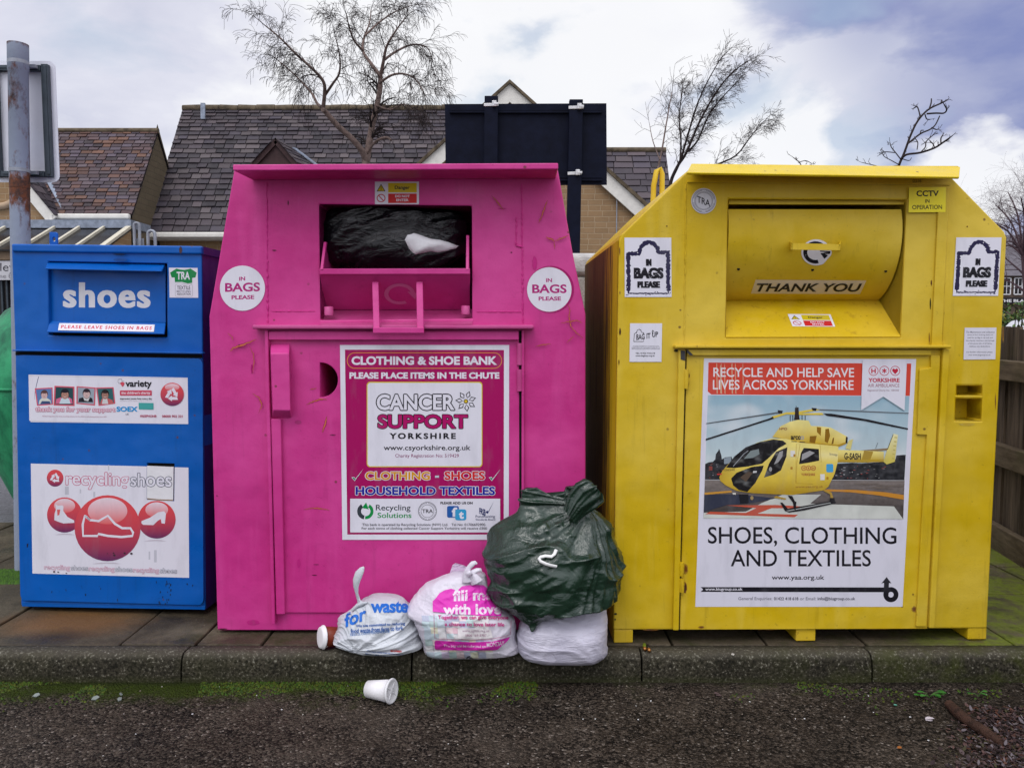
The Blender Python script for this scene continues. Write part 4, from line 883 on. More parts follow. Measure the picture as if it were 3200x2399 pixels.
m = MB(); pbox(m, fy, 2110, 1078, 2974, 1088, -.01, .04); m.build('ledge', M['yellow_worn'], YB, bevel=.004)
# door
m = MB(); q = [uy(E0, 450, 601, .006), uy(E0, 1722, 596, .006), uy(D3, 812, 222, .006), uy(C3, 845, 1405, .006)]; m.prism(q, .001, .006); YD = m.build('door', M['yellow'], YB, bevel=.002)
m = MB(); m.prism([uy(C3, 850, 1452, .02), uy(D3, 735, 260, .02), uy(D3, 735, 222, .02), uy(C3, 850, 1408, .02)], .004, .02); 
m.build('door_rail', M['yellow'], YD, bevel=.003)
m = MB(); m.prism([uy(E0, 1722, 590, .016), uy(E0, 1750, 590, .016), uy(D3, 866, 215, .016), uy(D3, 816, 215, .016)][::-1], .0, .024); m.build('frame_strip', M['yellow'], YB, bevel=.004)
m = MB(); m.prism([uy(E0, 412, 600, .01), uy(E0, 442, 600, .01), uy(C3, 832, 1410, .01), uy(C3, 782, 1410, .01)], .0, .02); m.build('frame_strip', M['yellow'], YB, bevel=.004)
m = MB(); m.prism([uy(E0, 443, 600, .008), uy(E0, 448, 600, .008), uy(C3, 842, 1412, .008), uy(C3, 836, 1412, .008)],   .001, .0068); m.build('door_gap', M['black'], YB); m = MB(); m.prism([uy(E0, 1718, 594, .008), uy(E0, 1722, 594, .008), uy(D3, 813, 226, .008), uy(D3, 808, 226, .008)], .001, .0072); m.build('door_gap', M['black'], YB)
m = MB(); m.prism([uy(D3, 735, 262, .018), uy(D3, 806, 262, .018), uy(E0, 1715, 586, .018), uy(E0, 1662, 586, .018), uy(D3, 672, 1400, .018), uy(D3, 706, 852, .018), uy(D3, 635, 848, .018), uy(D3, 652, 365, .018), uy(D3, 735, 352, .018)], .004, .016); m.build('lock_plate', M['yellow'], YD, bevel=.003)
for q in (N(C3, 838, 1600), N(C3, 838, 1640), N(E0, 458, 290), N(E0, 460, 375)):
    m = MB(); a = fy.P(q[0], q[1], .016); m.tube([a + Vector((0, 0, .028)), a + Vector((0, 0, .01)), a + Vector((0, 0, -.028))], [.009, .011, .009], 10); m.build('hinge', M['yellow_worn'], YD)
m = MB(); m.prism([uy(C3, 800, 1480, .022), uy(C3, 832, 1490, .022), uy(C3, 832, 1418, .022), uy(C3, 800, 1415, .022)], .0203, .0215); m.prism([uy(C3, 848, 1408, .024), uy(C3, 890, 1448, .024), uy(C3, 868, 1452, .024), uy(C3, 845, 1430, .024)], .02, .0235); m.build('chipped_patch', plain('bare_steel_chip', (.05, .05, .055), .6), YB)
zf = -(fy.O.z - PAVE)
for (x0, x1, x0b, x1b) in ((112, 210, 102, 205), (1045, 1146, 1040, 1142), (1925, 2022, 1918, 2018)):
    m = MB(); a = uy(E0, x0, 600, -.004); b = uy(E0, x1, 600, -.004); m.box(a[0], b[0], .004, .9, zf - .002, .004); m.build('foot', M['yellow_worn'], YB, bevel=.004)
m = MB(); lx = AtY(*N(C3, 635, 230), 4.1); l2 = fy.M.inverted() @ lx; r_ = .014
m.tube([l2 + Vector((-.03, 0, -.30)), l2 + Vector((-.022, 0, 0)), l2 + Vector((-.008, 0, .075)), l2 + Vector((.012, 0, .085)), l2 + Vector((.022, 0, .06)), l2 + Vector((.024, 0, -.3))], r_, 10); m.build('lifting_lug', M['yellow'], YB)
# stickers
p = Pr(fy.flat(.002), C3); p.ell(965, 341, 90, 92, (.6, .6, .64)); p.ring(965, 341, 84, 3, (.12, .12, .14)); p.ring(965, 341, 66, 3, (.12, .12, .14)); p.ring(965, 341, 60, 2, (.12, .12, .14))
p.text('TRA', 917, 303, 1012, 350, BK, .015, dy=34)
for a in range(0, 360, 7):
    q = R(a); 
    if 12 < a % 90 < 84: p.line([(965 + 70 * math.cos(q), 341 + 71 * math.sin(q)), (965 + 79 * math.cos(q), 341 + 80 * math.sin(q))], 3.5, (.1, .1, .12))
p.build('round_sticker', M['ink'], YB)
def bagsign(c, x0, y0, x1, y1, sk, name, full=True, k0=0):
    W_, H_ = x1 - x0, y1 - y0; p = Pr(fy.flat(.002), c); r = random.Random(int(x0))
    def q(a, b): return (x0 + W_ * a + sk * b, y0 + H_ * b)
    p.poly([q(0, 0), q(1, 0), q(1, 1), q(0, 1)], WH); ik = (.022, .018, .06)
    base = [(.08, .94), (.08, .27), (.30, .27), (.34, .17), (.42, .10), (.52, .075), (.62, .10), (.70, .17), (.72, .25), (.93, .25), (.93, .94)]
    path = []
    for i in range(len(base)):
        a, b = base[i], base[(i + 1) % len(base)]; k = max(2, int(math.hypot(b[0] - a[0], (b[1] - a[1]) * 1.2) / .022))
        for j in range(k): path.append((a[0] + (b[0] - a[0]) * j / k, a[1] + (b[1] - a[1]) * j / k))
    pts = [q(a + r.uniform(-.007, .007), b + r.uniform(-.005, .005)) for a, b in path]; n = len(pts)
    wd = [W_ * (.085 if b < .9 else .03) * r.uniform(.72, 1.25) for a, b in path]
    p.line(pts + [pts[0], pts[1]], wd + wd[:2], ik)
    for k in range(46): a, b = r.choice(path); x, y = q(a + r.choice((-1, 1)) * r.uniform(.030, .046), b + r.choice((-1, 1)) * r.uniform(.02, .03)); e = W_ * .013; p.poly([(x - e, y), (x, y - e), (x + e * 1.3, y + e * .3), (x, y + e)], r.choice([ik, WH]))
    def tx(s, a0, b0, a1, b1, bold):
        l, t_ = q(a0, b0); rr_, bt = q(a1, b1); p.text(s, l, t_, rr_ , bt, BK, bold, dx=sk * (b1 - b0), fat=3)
    tx('IN', .455, .36, .575, .475, .045); tx('BAGS', .195, .505, .83, .69, .045); tx('PLEASE', .27, .735, .755, .845, .042)
    for k in range(14): x, y = q(r.uniform(.2, .8), r.uniform(.5, .7)); e = W_ * .008; p.poly([(x - e, y), (x, y - e), (x + e, y), (x, y + e)], WH)
    return p.build(name, M['ink'], YB)
bagsign(C3, 395, 605, 732, 1032, 2, 'bag_sign'); bagsign(D1, 664, 603, 990, 1023, -25, 'bag_sign')
p = Pr(fy.flat(.002), C3); p.poly([(435, 1221), (666, 1221), (661, 1498), (431, 1498)], WH)
pts = [(462, 1350), (466, 1295), (480, 1290), (488, 1270), (500, 1264), (512, 1270), (518, 1285), (533, 1290), (534, 1300)]; p.line([(534, 1345), (530, 1352), (462, 1352)] + pts[1:], [5, 4, 6, 4, 6, 4, 5, 6, 4, 6, 4], BK)
p.text('BAG', 480, 1300, 540, 1342, BK, .03, dy=-5); p.text('IT', 554, 1293, 582, 1332, BK, .03, dy=-3); p.text('UP', 594, 1284, 637, 1322, BK, .03, dy=-4); p.line([(600, 1300), (599, 1270)], 5, BK); p.poly([(588, 1284), (598, 1268), (610, 1282), (598, 1276)], BK)
for i, s in enumerate(('FOR MORE INFORMATION ON HOW RECYCLING', 'RAISES FUNDS FOR THIS CHARITY PLEASE GO TO', 'BAGITUP.ORG.UK/CHARITIES/HOW-WE-RAISE-FUNDS')): p.text(s, 447 if i else 455, 1382 + 10 * i, 650 if i else 643, 1389 + 10 * i, (.1, .1, .12), .01)
p.text('TEL: 01422 418 618', 474, 1430, 614, 1442, BK, .02); p.text('www.bagitup.org.uk', 474, 1448, 613, 1463, BK, .02); p.build('notice_sticker', M['ink'], YB)
p = Pr(fy.flat(.0095), D1); p.poly([(324, 244), (590, 242), (586, 421), (320, 424)], (.92, .78, .04)); p.text('CCTV', 377, 266, 538, 308, BK, .03); p.text('IN', 440, 328, 471, 355, BK, .02); p.text('OPERATION', 347, 371, 562, 402, BK, .015, dy=-2); p.build('camera_notice', M['ink'], YB)
p = Pr(fy.flat(.002), D1); p.poly([(724, 1252), (953, 1251), (945, 1479), (716, 1481)], (.66, .65, .72))
for i, (s, a, b) in enumerate((('The Maintenance and collection', 735, 940), ('costs of this clothing bank are', 744, 929), ('paid for by Bag It Up Ltd, and', 745, 927), ('the charity receives a percentage', 733, 938), ('of the gross sale of all items,', 747, 921), ('without any deductions.', 758, 909), ('', 0, 1), ('For further information please', 737, 925), ('visit www.biugroup.co.uk', 752, 911))):
    p.text(s, a, 1277 + i * 20.7, b, 1290 + i * 20.7, (.08, .08, .1), .008, .2)
p.build('notice_sticker', M['ink'], YB)
# poster
p = Pr(fy.flat(.0066), D2); p.poly([(195, 38), (1488, 42), (1405, 1550), (142, 1550)], (.68, .67, .75))
OR2 = (.62, .06, .035)
p.poly([(222, 63), (1162, 68), (1153, 265), (240, 258), (218, 240)], OR2); p.poly([(1431, 70), (1458, 70), (1449, 267), (1423, 266)], OR2)
for x, w_ in ((270, 5), (292, 9), (318, 4), (362, 6), (384, 4), (430, 3)): p.grid([(x, 66 + rnd.uniform(0, 30)), (x + w_, 66), (x + w_ + 4, 255), (x + 2, 250)], 1, 1, (.62, .36, .24))
p.text('RECYCLE AND HELP SAVE', 252, 94, 1110, 151, (.76, .72, .74), .012, dy=2); p.text('LIVES ACROSS YORKSHIRE', 249, 169, 1107, 228, (.76, .72, .74), .012, dy=2)
# the printed photograph
p.cx, p.cy, p.k = E2
YL = (.70, .53, .07); YLT = (.78, .66, .18); YD_ = (.45, .27, .02); DKK = (.014, .012, .014)
sk0, sk1 = (.22, .37, .45), (.46, .58, .58)
nz = lambda x, y, k, z=0: noise.noise(Vector((x * k, y * k * 1.6, z))) + .5 * noise.noise(Vector((x * k * 2.3, y * k * 3.6, z + 4)))
def mixc(a, b, f): f = min(1, max(0, f)); return tuple(p_ * (1 - f) + q_ * f for p_, q_ in zip(a, b))
def skyf(x, y):
    c = mixc((.28, .44, .53), (.55, .64, .65), (y - 380) / 620); return mixc(c, (.66, .70, .72), .75 * max(0, nz(x, y, .0026, 2) * 1.6 + .25 - x / 4200))
def tarf(x, y):
    c = mixc((.20, .17, .155), (.075, .062, .058), (y - 1105) / 240); k = 1 + .35 * noise.noise(Vector((x * .004, y * .05, 1))) + .25 * noise.noise(Vector((x * .03, y * .06, 7))); return tuple(z * k for z in c)
p.shade([(172, 372), (1912, 380), (1870, 1105), (145, 1105)], skyf, 40); p.shade([(145, 1105), (1870, 1105), (1858, 1441), (133, 1432)], tarf, 26)
def bodyf(x, y):
    c = mixc((.80, .68, .20), (.68, .50, .06), (y - 820) / 260); c = mixc(c, (.44, .28, .02), (y - 1085) / 120); c = mixc(c, (.50, .32, .03), (430 - x) / 190); c = mixc(c, (.86, .78, .40), .6 * max(0, 1 - abs(y - 880 - (x - 1000) * .05) / 60))
    k = 1 + .10 * noise.noise(Vector((x * .012, y * .012, 3))) + .05 * noise.noise(Vector((x * .05, y * .05, 9))); return tuple(z * k for z in c)
def engf(x, y):
    c = mixc((.82, .72, .26), (.62, .42, .04), (y - 600 - max(0, x - 1100) * .35) / 170); k = 1 + .12 * noise.noise(Vector((x * .014, y * .014, 5))); return tuple(z * k for z in c)
def padf(x, y): k = 1 + .14 * nz(x, y, .006, 8) - .12 * max(0, (1340 - y) / 110); return (.58 * k, .60 * k, .55 * k)
def darkf(x, y): k = max(0, .5 + nz(x, y, .018, 6) * 1.1); return (.014 + .03 * k, .015 + .03 * k, .018 + .032 * k)
def glassf(x, y): k = max(0, nz(x, y, .011, 11)) ** 1.5; return (.012 + .16 * k, .011 + .165 * k, .012 + .16 * k)
p.shade([(148, 965), (180, 950), (215, 945), (235, 925), (240, 880), (262, 850), (268, 832), (276, 852), (288, 890), (292, 925), (320, 908), (345, 905), (375, 900), (390, 950), (380, 1105), (146, 1105)], darkf, 16)
p.poly([(310, 915), (370, 903), (375, 960), (312, 965)], (.25, .3, .34)); p.poly([(180, 985), (210, 985), (210, 1020), (180, 1020)], (.25, .05, .04))
p.shade([(1240, 965), (1420, 955), (1500, 960), (1640, 950), (1790, 925), (1800, 890), (1880, 885), (1868, 1105), (1240, 1105)], darkf, 16)
for k in range(40): x = rnd.uniform(1260, 1700); y = rnd.uniform(980, 1095); p.poly([(x, y), (x + rnd.uniform(5, 26), y), (x + rnd.uniform(4, 20), y + rnd.uniform(3, 9)), (x, y + 5)], rnd.choice([(.4, .4, .4), (.12, .12, .13), (.2, .2, .2), (.3, .06, .05)]))
for k in range(14): x = rnd.uniform(150, 300); y = rnd.uniform(960, 1090); p.poly([(x, y), (x + 12, y), (x + 12, y + 8), (x, y + 8)], rnd.choice([(.2, .2, .22), (.1, .09, .09), (.15, .05, .04)]))
p.line([(146, 1102), (700, 1104)], 5, (.5, .5, .5)); p.line([(1240, 1104), (1868, 1107)], 5, (.45, .45, .45))
p.poly([(1180, 1183), (1450, 1188), (1700, 1208), (1864, 1232), (1862, 1272), (1650, 1236), (1400, 1208), (1180, 1200)], (.55, .24, .03)); p.poly([(143, 1212), (375, 1194), (378, 1210), (142, 1231)], (.55, .27, .04))
p.shade([(820, 1228), (1150, 1228), (1055, 1306), (1778, 1330), (1858, 1441), (133, 1432), (137, 1385), (500, 1375), (640, 1300)], padf, 30)
p.poly([(140, 1230), (440, 1225), (760, 1262), (560, 1300), (330, 1320), (137, 1378)], (.035, .04, .065))
for k in range(9): x = rnd.uniform(1250, 1800); p.poly([(x, 1130 + k * 6), (x + 160, 1130 + k * 6), (x + 140, 1136 + k * 6), (x, 1135 + k * 6)], (.16, .13, .11))
p.poly([(330, 1322), (760, 1318), (1012, 1332), (1000, 1346), (720, 1346), (600, 1392), (950, 1402), (920, 1424), (148, 1397), (190, 1376), (500, 1386), (590, 1345)], (.52, .09, .05))
p.poly([(158, 612), (780, 516), (806, 524), (160, 620)], (.10, .11, .12)); p.poly([(1080, 489), (1905, 524), (1905, 531), (1080, 499)], (.12, .13, .14))
p.poly([(720, 556), (850, 519), (940, 514), (1090, 489), (1140, 499), (965, 528), (1160, 524), (1172, 542), (960, 542), (850, 536), (740, 572)], YL)
p.poly([(153, 748), (700, 572), (735, 556), (742, 574), (155, 762)], DKK); p.poly([(1168, 528), (1240, 531), (1550, 580), (1900, 657), (1898, 669), (1500, 590), (1200, 549)], DKK)
p.poly([(925, 478), (955, 476), (958, 540), (965, 585), (915, 585), (922, 540)], (.03, .022, .02)); p.poly([(775, 500), (818, 506), (812, 530), (780, 528)], DKK); p.poly([(1068, 480), (1112, 484), (1105, 507), (1074, 504)], DKK)
for x in (883, 905, 985, 1012): p.line([(x, 545), (x, 595)], 6, DKK)
p.line([(940, 472), (930, 466)], 5, DKK)
p.poly([(1440, 852), (1750, 826), (1762, 840), (1560, 864)], (.25, .17, .08)); p.poly([(1390, 760), (1425, 750), (1405, 842), (1358, 832)], (.66, .58, .2))
p.shade([(1285, 842), (1520, 850), (1690, 858), (1692, 946), (1520, 952), (1285, 948)], lambda x, y: mixc((.82, .70, .22), (.50, .33, .03), (y - 865) / 75), 18); p.poly([(1520, 850), (1600, 858), (1565, 953), (1495, 950)], (.40, .26, .03)); p.poly([(1290, 930), (1690, 925), (1692, 946), (1290, 950)], (.45, .3, .03))
p.shade([(1775, 703), (1813, 714), (1786, 945), (1715, 969), (1688, 946), (1716, 850)], lambda x, y: mixc((.78, .74, .42), (.62, .52, .10), (y - 700) / 230), 18)
for k in range(6): p.line([(1782 - k * 4, 735 + k * 36), (1805 - k * 5, 738 + k * 36)], 9, (.5, .42, .1))
p.line([(1640, 780), (1620, 830)], 3, DKK); p.line([(1772, 710), (1722, 840)], 4, DKK)
p.shade([(728, 732), (798, 640), (880, 600), (950, 584), (1042, 590), (1062, 636), (1150, 640), (1232, 650), (1372, 727), (1366, 790), (1290, 822), (960, 792), (850, 752)], engf, 18)
p.poly([(960, 770), (1290, 800), (1366, 775), (1366, 790), (1290, 822), (960, 792)], YD_)
p.poly([(1052, 725), (1112, 721), (1096, 786), (1048, 776)], (.25, .12, .01)); p.poly([(1112, 645), (1150, 650), (1146, 722), (1114, 690)], (.28, .14, .01)); p.poly([(1186, 664), (1216, 660), (1227, 722), (1206, 786), (1180, 770)], (.26, .13, .01)); p.poly([(1250, 740), (1262, 738), (1255, 790), (1238, 795)], (.2, .1, .01)); p.poly([(1364, 728), (1379, 734), (1376, 788), (1360, 782)], DKK)
FUS = [(270, 1080), (282, 1050), (300, 1020), (380, 930), (480, 840), (600, 780), (720, 745), (850, 748), (960, 780), (1300, 812), (1292, 950), (1266, 1050), (1212, 1160), (1170, 1192), (900, 1232), (560, 1217), (420, 1196), (330, 1152), (280, 1112)]
p.shade(FUS, bodyf, 20)
p.shade([(328, 996), (400, 900), (500, 820), (620, 775), (740, 752), (822, 764), (852, 790), (782, 830), (700, 910), (640, 962), (520, 986), (400, 1000)], glassf, 14); p.poly([(482, 920), (540, 852), (612, 835), (617, 880), (560, 912)], (.20, .24, .24)); p.line([(390, 985), (480, 880), (520, 850)], 6, (.3, .32, .34))
p.shade([(656, 1082), (700, 960), (760, 860), (858, 820), (850, 900), (802, 1020), (742, 1056)], glassf, 14); p.poly([(742, 970), (790, 860), (820, 850), (815, 900), (780, 950)], (.32, .32, .32)); p.ell(712, 1010, 14, 20, (.3, .3, .3), 12)
p.shade([(372, 1090), (420, 1040), (550, 990), (654, 978), (640, 1022), (580, 1130), (512, 1206), (440, 1190), (390, 1150)], glassf, 14); p.poly([(450, 1080), (520, 1030), (560, 1040), (500, 1120)], (.10, .07, .05)); p.poly([(562, 1026), (595, 1024), (592, 1040), (560, 1042)], (.6, .6, .6))
p.shade([(958, 966), (975, 870), (1000, 826), (1130, 836), (1133, 936), (1050, 952)], glassf, 14); p.poly([(985, 880), (1050, 850), (1095, 868), (1030, 910), (980, 935)], (.34, .34, .34))
p.line([(935, 790), (930, 1130)], 3, YD_); p.line([(968, 790), (940, 960), (935, 1130), (1080, 1138)], 3, YD_); p.line([(1140, 800), (1150, 950)], 3, YD_)
p.text('arco', 888, 722, 975, 756, BK, .035); p.ring(986, 739, 16, 7, (.35, .36, .38)); p.line([(893, 770), (940, 772)], 6, BK); p.line([(965, 774), (1010, 777)], 6, BK)
p.text('G-SASH', 1350, 868, 1492, 924, BK, .02, .05, 4)
for i, x in enumerate((1000, 1040, 1082)): p.ring(x, 1000, 22, 5, (.42, .08, .04)); p.text('HxH'[i], x - 9, 991, x + 9, 1010, (.42, .08, .04), .03)
p.text('YORKSHIRE', 978, 1044, 1098, 1066, (.38, .09, .04), .015); p.text('www.yaa.org.uk', 928, 1152, 1166, 1176, (.34, .16, .03), .0, dy=-3); p.rrect(1194, 964, 1254, 1036, 12, (.06, .34, .62)); p.text('Sovereign', 1222, 868, 1290, 892, (.2, .2, .2), .0, dy=8)
for x, y in ((885, 850), (1142, 1052)): p.rect(x, y, x + 38, y + 52, (.72, .70, .66))
for x, y in ((885, 990), (1195, 1075), (910, 880)): p.rect(x, y, x + 18, y + 22, (.45, .22, .02))
p.text('YORKSHIRE', 305, 1008, 405, 1026, (.15, .1, .03), 0, dy=-4); p.text('H*O', 790, 650, 856, 672, (.3, .08, .03), .02)
p.poly([(250, 1048), (292, 1046), (292, 1056), (252, 1060)], (.55, .05, .04)); p.poly([(384, 1212), (414, 1214), (412, 1230), (386, 1226)], (.65, .62, .55))
p.poly([(440, 1226), (520, 1226), (525, 1300), (452, 1304)], (.015, .015, .02)); p.ell(552, 1258, 14, 18, (.35, .25, .1), 12); p.poly([(760, 1240), (850, 1262), (840, 1272), (740, 1256)], (.4, .25, .03))
p.poly([(795, 1296), (816, 1298), (862, 1350), (1240, 1284), (1276, 1290), (1276, 1303), (1000, 1366), (872, 1383), (838, 1370)], DKK); p.poly([(846, 1368), (1230, 1296), (1232, 1302), (870, 1372)], (.4, .42, .4)); p.poly([(905, 1290), (936, 1290), (930, 1362), (914, 1356)], DKK); p.poly([(860, 1235), (900, 1240), (930, 1300), (910, 1304), (880, 1262)], DKK)
p.poly([(1178, 1184), (1240, 1210), (1262, 1280), (1234, 1282), (1226, 1226), (1170, 1196)], (.42, .26, .04)); p.poly([(1225, 1258), (1264, 1256), (1270, 1292), (1222, 1292)], DKK)
p.poly([(1508, 62), (1888, 65), (1870, 502), (1686, 383), (1495, 500)], (.70, .69, .76)); p.line([(1497, 502), (1686, 385), (1868, 504)], 5, (.3, .4, .46))
p.cx, p.cy, p.k = D2; RD2 = (.50, .02, .05)
for i, x in enumerate((1228, 1294, 1360)): p.ring(x, 114, 30, 4, RD2)
p.text('H', 1214, 100, 1242, 129, RD2, .04); 
for a in range(3): q = R(a * 60 + 30); p.line([(1294 - 15 * math.cos(q), 114 - 15 * math.sin(q)), (1294 + 15 * math.cos(q), 114 + 15 * math.sin(q))], 6, RD2)
p.poly([(1360, 135), (1342, 115), (1343, 103), (1352, 99), (1360, 106), (1368, 99), (1377, 103), (1378, 115)], RD2)
p.text('YORKSHIRE', 1197, 158, 1387, 184, RD2, .035); p.text('AIR AMBULANCE', 1194, 193, 1386, 213, (.30, .06, .10), .0); p.text('Registered Charity No. 1084305', 1192, 227, 1383, 241, (.22, .08, .12), .0)
p.l = 14; p.text('SHOES, CLOTHING', 219, 1063, 1368, 1182, BK, .008, dy=3); p.text('AND TEXTILES', 358, 1204, 1212, 1305, BK, .008); p.text('www.yaa.org.uk', 608, 1357, 928, 1393, BK, .012)
p.poly([(174, 1430), (1296, 1432), (1296, 1461), (174, 1459), (190, 1444)], BK); p.text('www.biugroup.co.uk', 203, 1434, 430, 1456, WH, .02)
p.poly([(1276, 1408), (1308, 1369), (1337, 1408), (1322, 1404), (1320, 1475), (1290, 1475), (1292, 1404)], BK); p.ring(1334, 1476, 46, 29, BK); p.poly([(1290, 1440), (1320, 1440), (1318, 1500), (1288, 1482)], BK)
p.text('General Enquiries:', 404, 1490, 610, 1515, (.16, .16, .19), .005); p.text('01422 418 618', 621, 1491, 770, 1510, (.07, .07, .09), .02); p.text('or Email:', 780, 1491, 878, 1510, (.16, .16, .19), .005); p.text('info@biugroup.co.uk', 887, 1490, 1117, 1515, (.07, .07, .09), .02)
p.build('poster', M['ink'], YD)

# ------------------------------------------------------------------ rust, scuffs and mildew marks
def marks(fr, parent, name, lst, w_, seed):
    rg = random.Random(seed)
    for (c, x, y, rx, ry, cols) in lst:
        p = Pr(fr.flat(w_), c); n = 16; ph = rg.uniform(0, 6)
        def bl(k, e): return [(x + rx * k * math.cos(6.283 * i / n) * (1 + .45 * noise.noise(Vector((i * .9 + ph, e, 1)))), y + ry * k * math.sin(6.283 * i / n) * (1 + .5 * noise.noise(Vector((i * 1.3 + ph, e + 3, 2))))) for i in range(n)]
        for k, col in zip((1, .62), cols): p.poly(bl(k, k), col)
        p.build(name, M['ink'], parent)
RU = ((.20, .085, .012), (.07, .022, .008)); RL = ((.34, .19, .02), (.16, .06, .012)); SC = ((.18, .015, .07), (.05, .01, .02)); DK2 = ((.09, .07, .008), (.02, .02, .006)); BD2 = ((.004, .02, .07), (.004, .008, .02))
marks(fy, YB, 'rust_stain', [(C3, 363, 1282, 7, 26, ((.16, .07, .01), (.012, .01, .01))), (C3, 362, 1000, 4, 12, RL), (C3, 360, 700, 5, 30, RL), (C3, 355, 1500, 4, 20, RU), (E0, 160, 690, 55, 10, RL), (E0, 300, 601, 40, 4, RU), (E0, 560, 590, 22, 8, RL), (E0, 900, 598, 60, 4, RU), (E0, 1460, 596, 70, 4, RU), (E0, 1970, 668, 48, 16, DK2), (E0, 120, 520, 8, 6, DK2), (E0, 118, 548, 5, 5, DK2), (C3, 700, 522, 5, 5, RU), (D1, 743, 525, 5, 5, RU), (D1, 485, 930, 5, 22, RU), (D1, 478, 1080, 5, 40, DK2), (D1, 470, 1330, 4, 45, RL), (D1, 1000, 1300, 4, 60, RL), (D3, 1210, 600, 4, 60, RL), (D3, 1000, 770, 60, 10, ((.55, .40, .06), (.50, .33, .03))), (C3, 770, 1418, 20, 10, DK2)], .0012, 3)
marks(fy, YD, 'rust_stain', [(C3, 856, 1598, 9, 18, RU), (C3, 852, 1650, 8, 26, RU), (E0, 480, 290, 12, 26, RL), (E0, 476, 385, 11, 28, RU), (E0, 1650, 495, 14, 16, RL), (E0, 1665, 560, 7, 20, RU), (E0, 560, 588, 16, 7, RL), (D3, 640, 770, 7, 18, RU), (D3, 668, 1450, 6, 24, RU)], .0072, 4)
marks(fp, PK, 'scuff', [(B2, 1100, 798, 8, 6, SC), (B2, 1300, 890, 22, 60, ((.50, .02, .20), (.52, .022, .21))), (B3, 355, 222, 16, 14, ((.2, .05, .08), (.03, .02, .05))), (B3, 462, 420, 9, 40, ((.42, .01, .16), (.40, .01, .15))), (B1, 775, 370, 6, 20, SC), (B1, 655, 780, 20, 5, SC), (B1, 205, 1042, 8, 10, SC), (E1, 1590, 490, 40, 16, ((.50, .02, .20), (.46, .018, .18))), (E1, 1400, 532, 30, 5, SC), (B3, 160, 1515, 6, 5, SC), (B2, 1020, 420, 40, 5, ((.48, .02, .19), (.44, .02, .17)))], .0014, 5)
marks(fp, DOOR, 'scuff', [(B3, 1160, 990, 26, 5, ((.30, .02, .12), (.06, .02, .04))), (C1, 265, 190, 26, 3, SC), (C1, 250, 290, 26, 4, SC), (C1, 100, 180, 14, 40, ((.50, .02, .20), (.48, .02, .19))), (B3, 860, 880, 30, 16, ((.42, .02, .17), (.40, .02, .16)))], .0095, 6)
marks(fb, BB, 'mildew_patch', [(A3, 1030, 262, 55, 7, BD2), (A3, 1560, 225, 14, 30, ((.05, .03, .05), (.08, .03, .02))), (A3, 1040, 310, 60, 16, ((.01, .07, .28), (.01, .06, .24)))], .0125, 7)

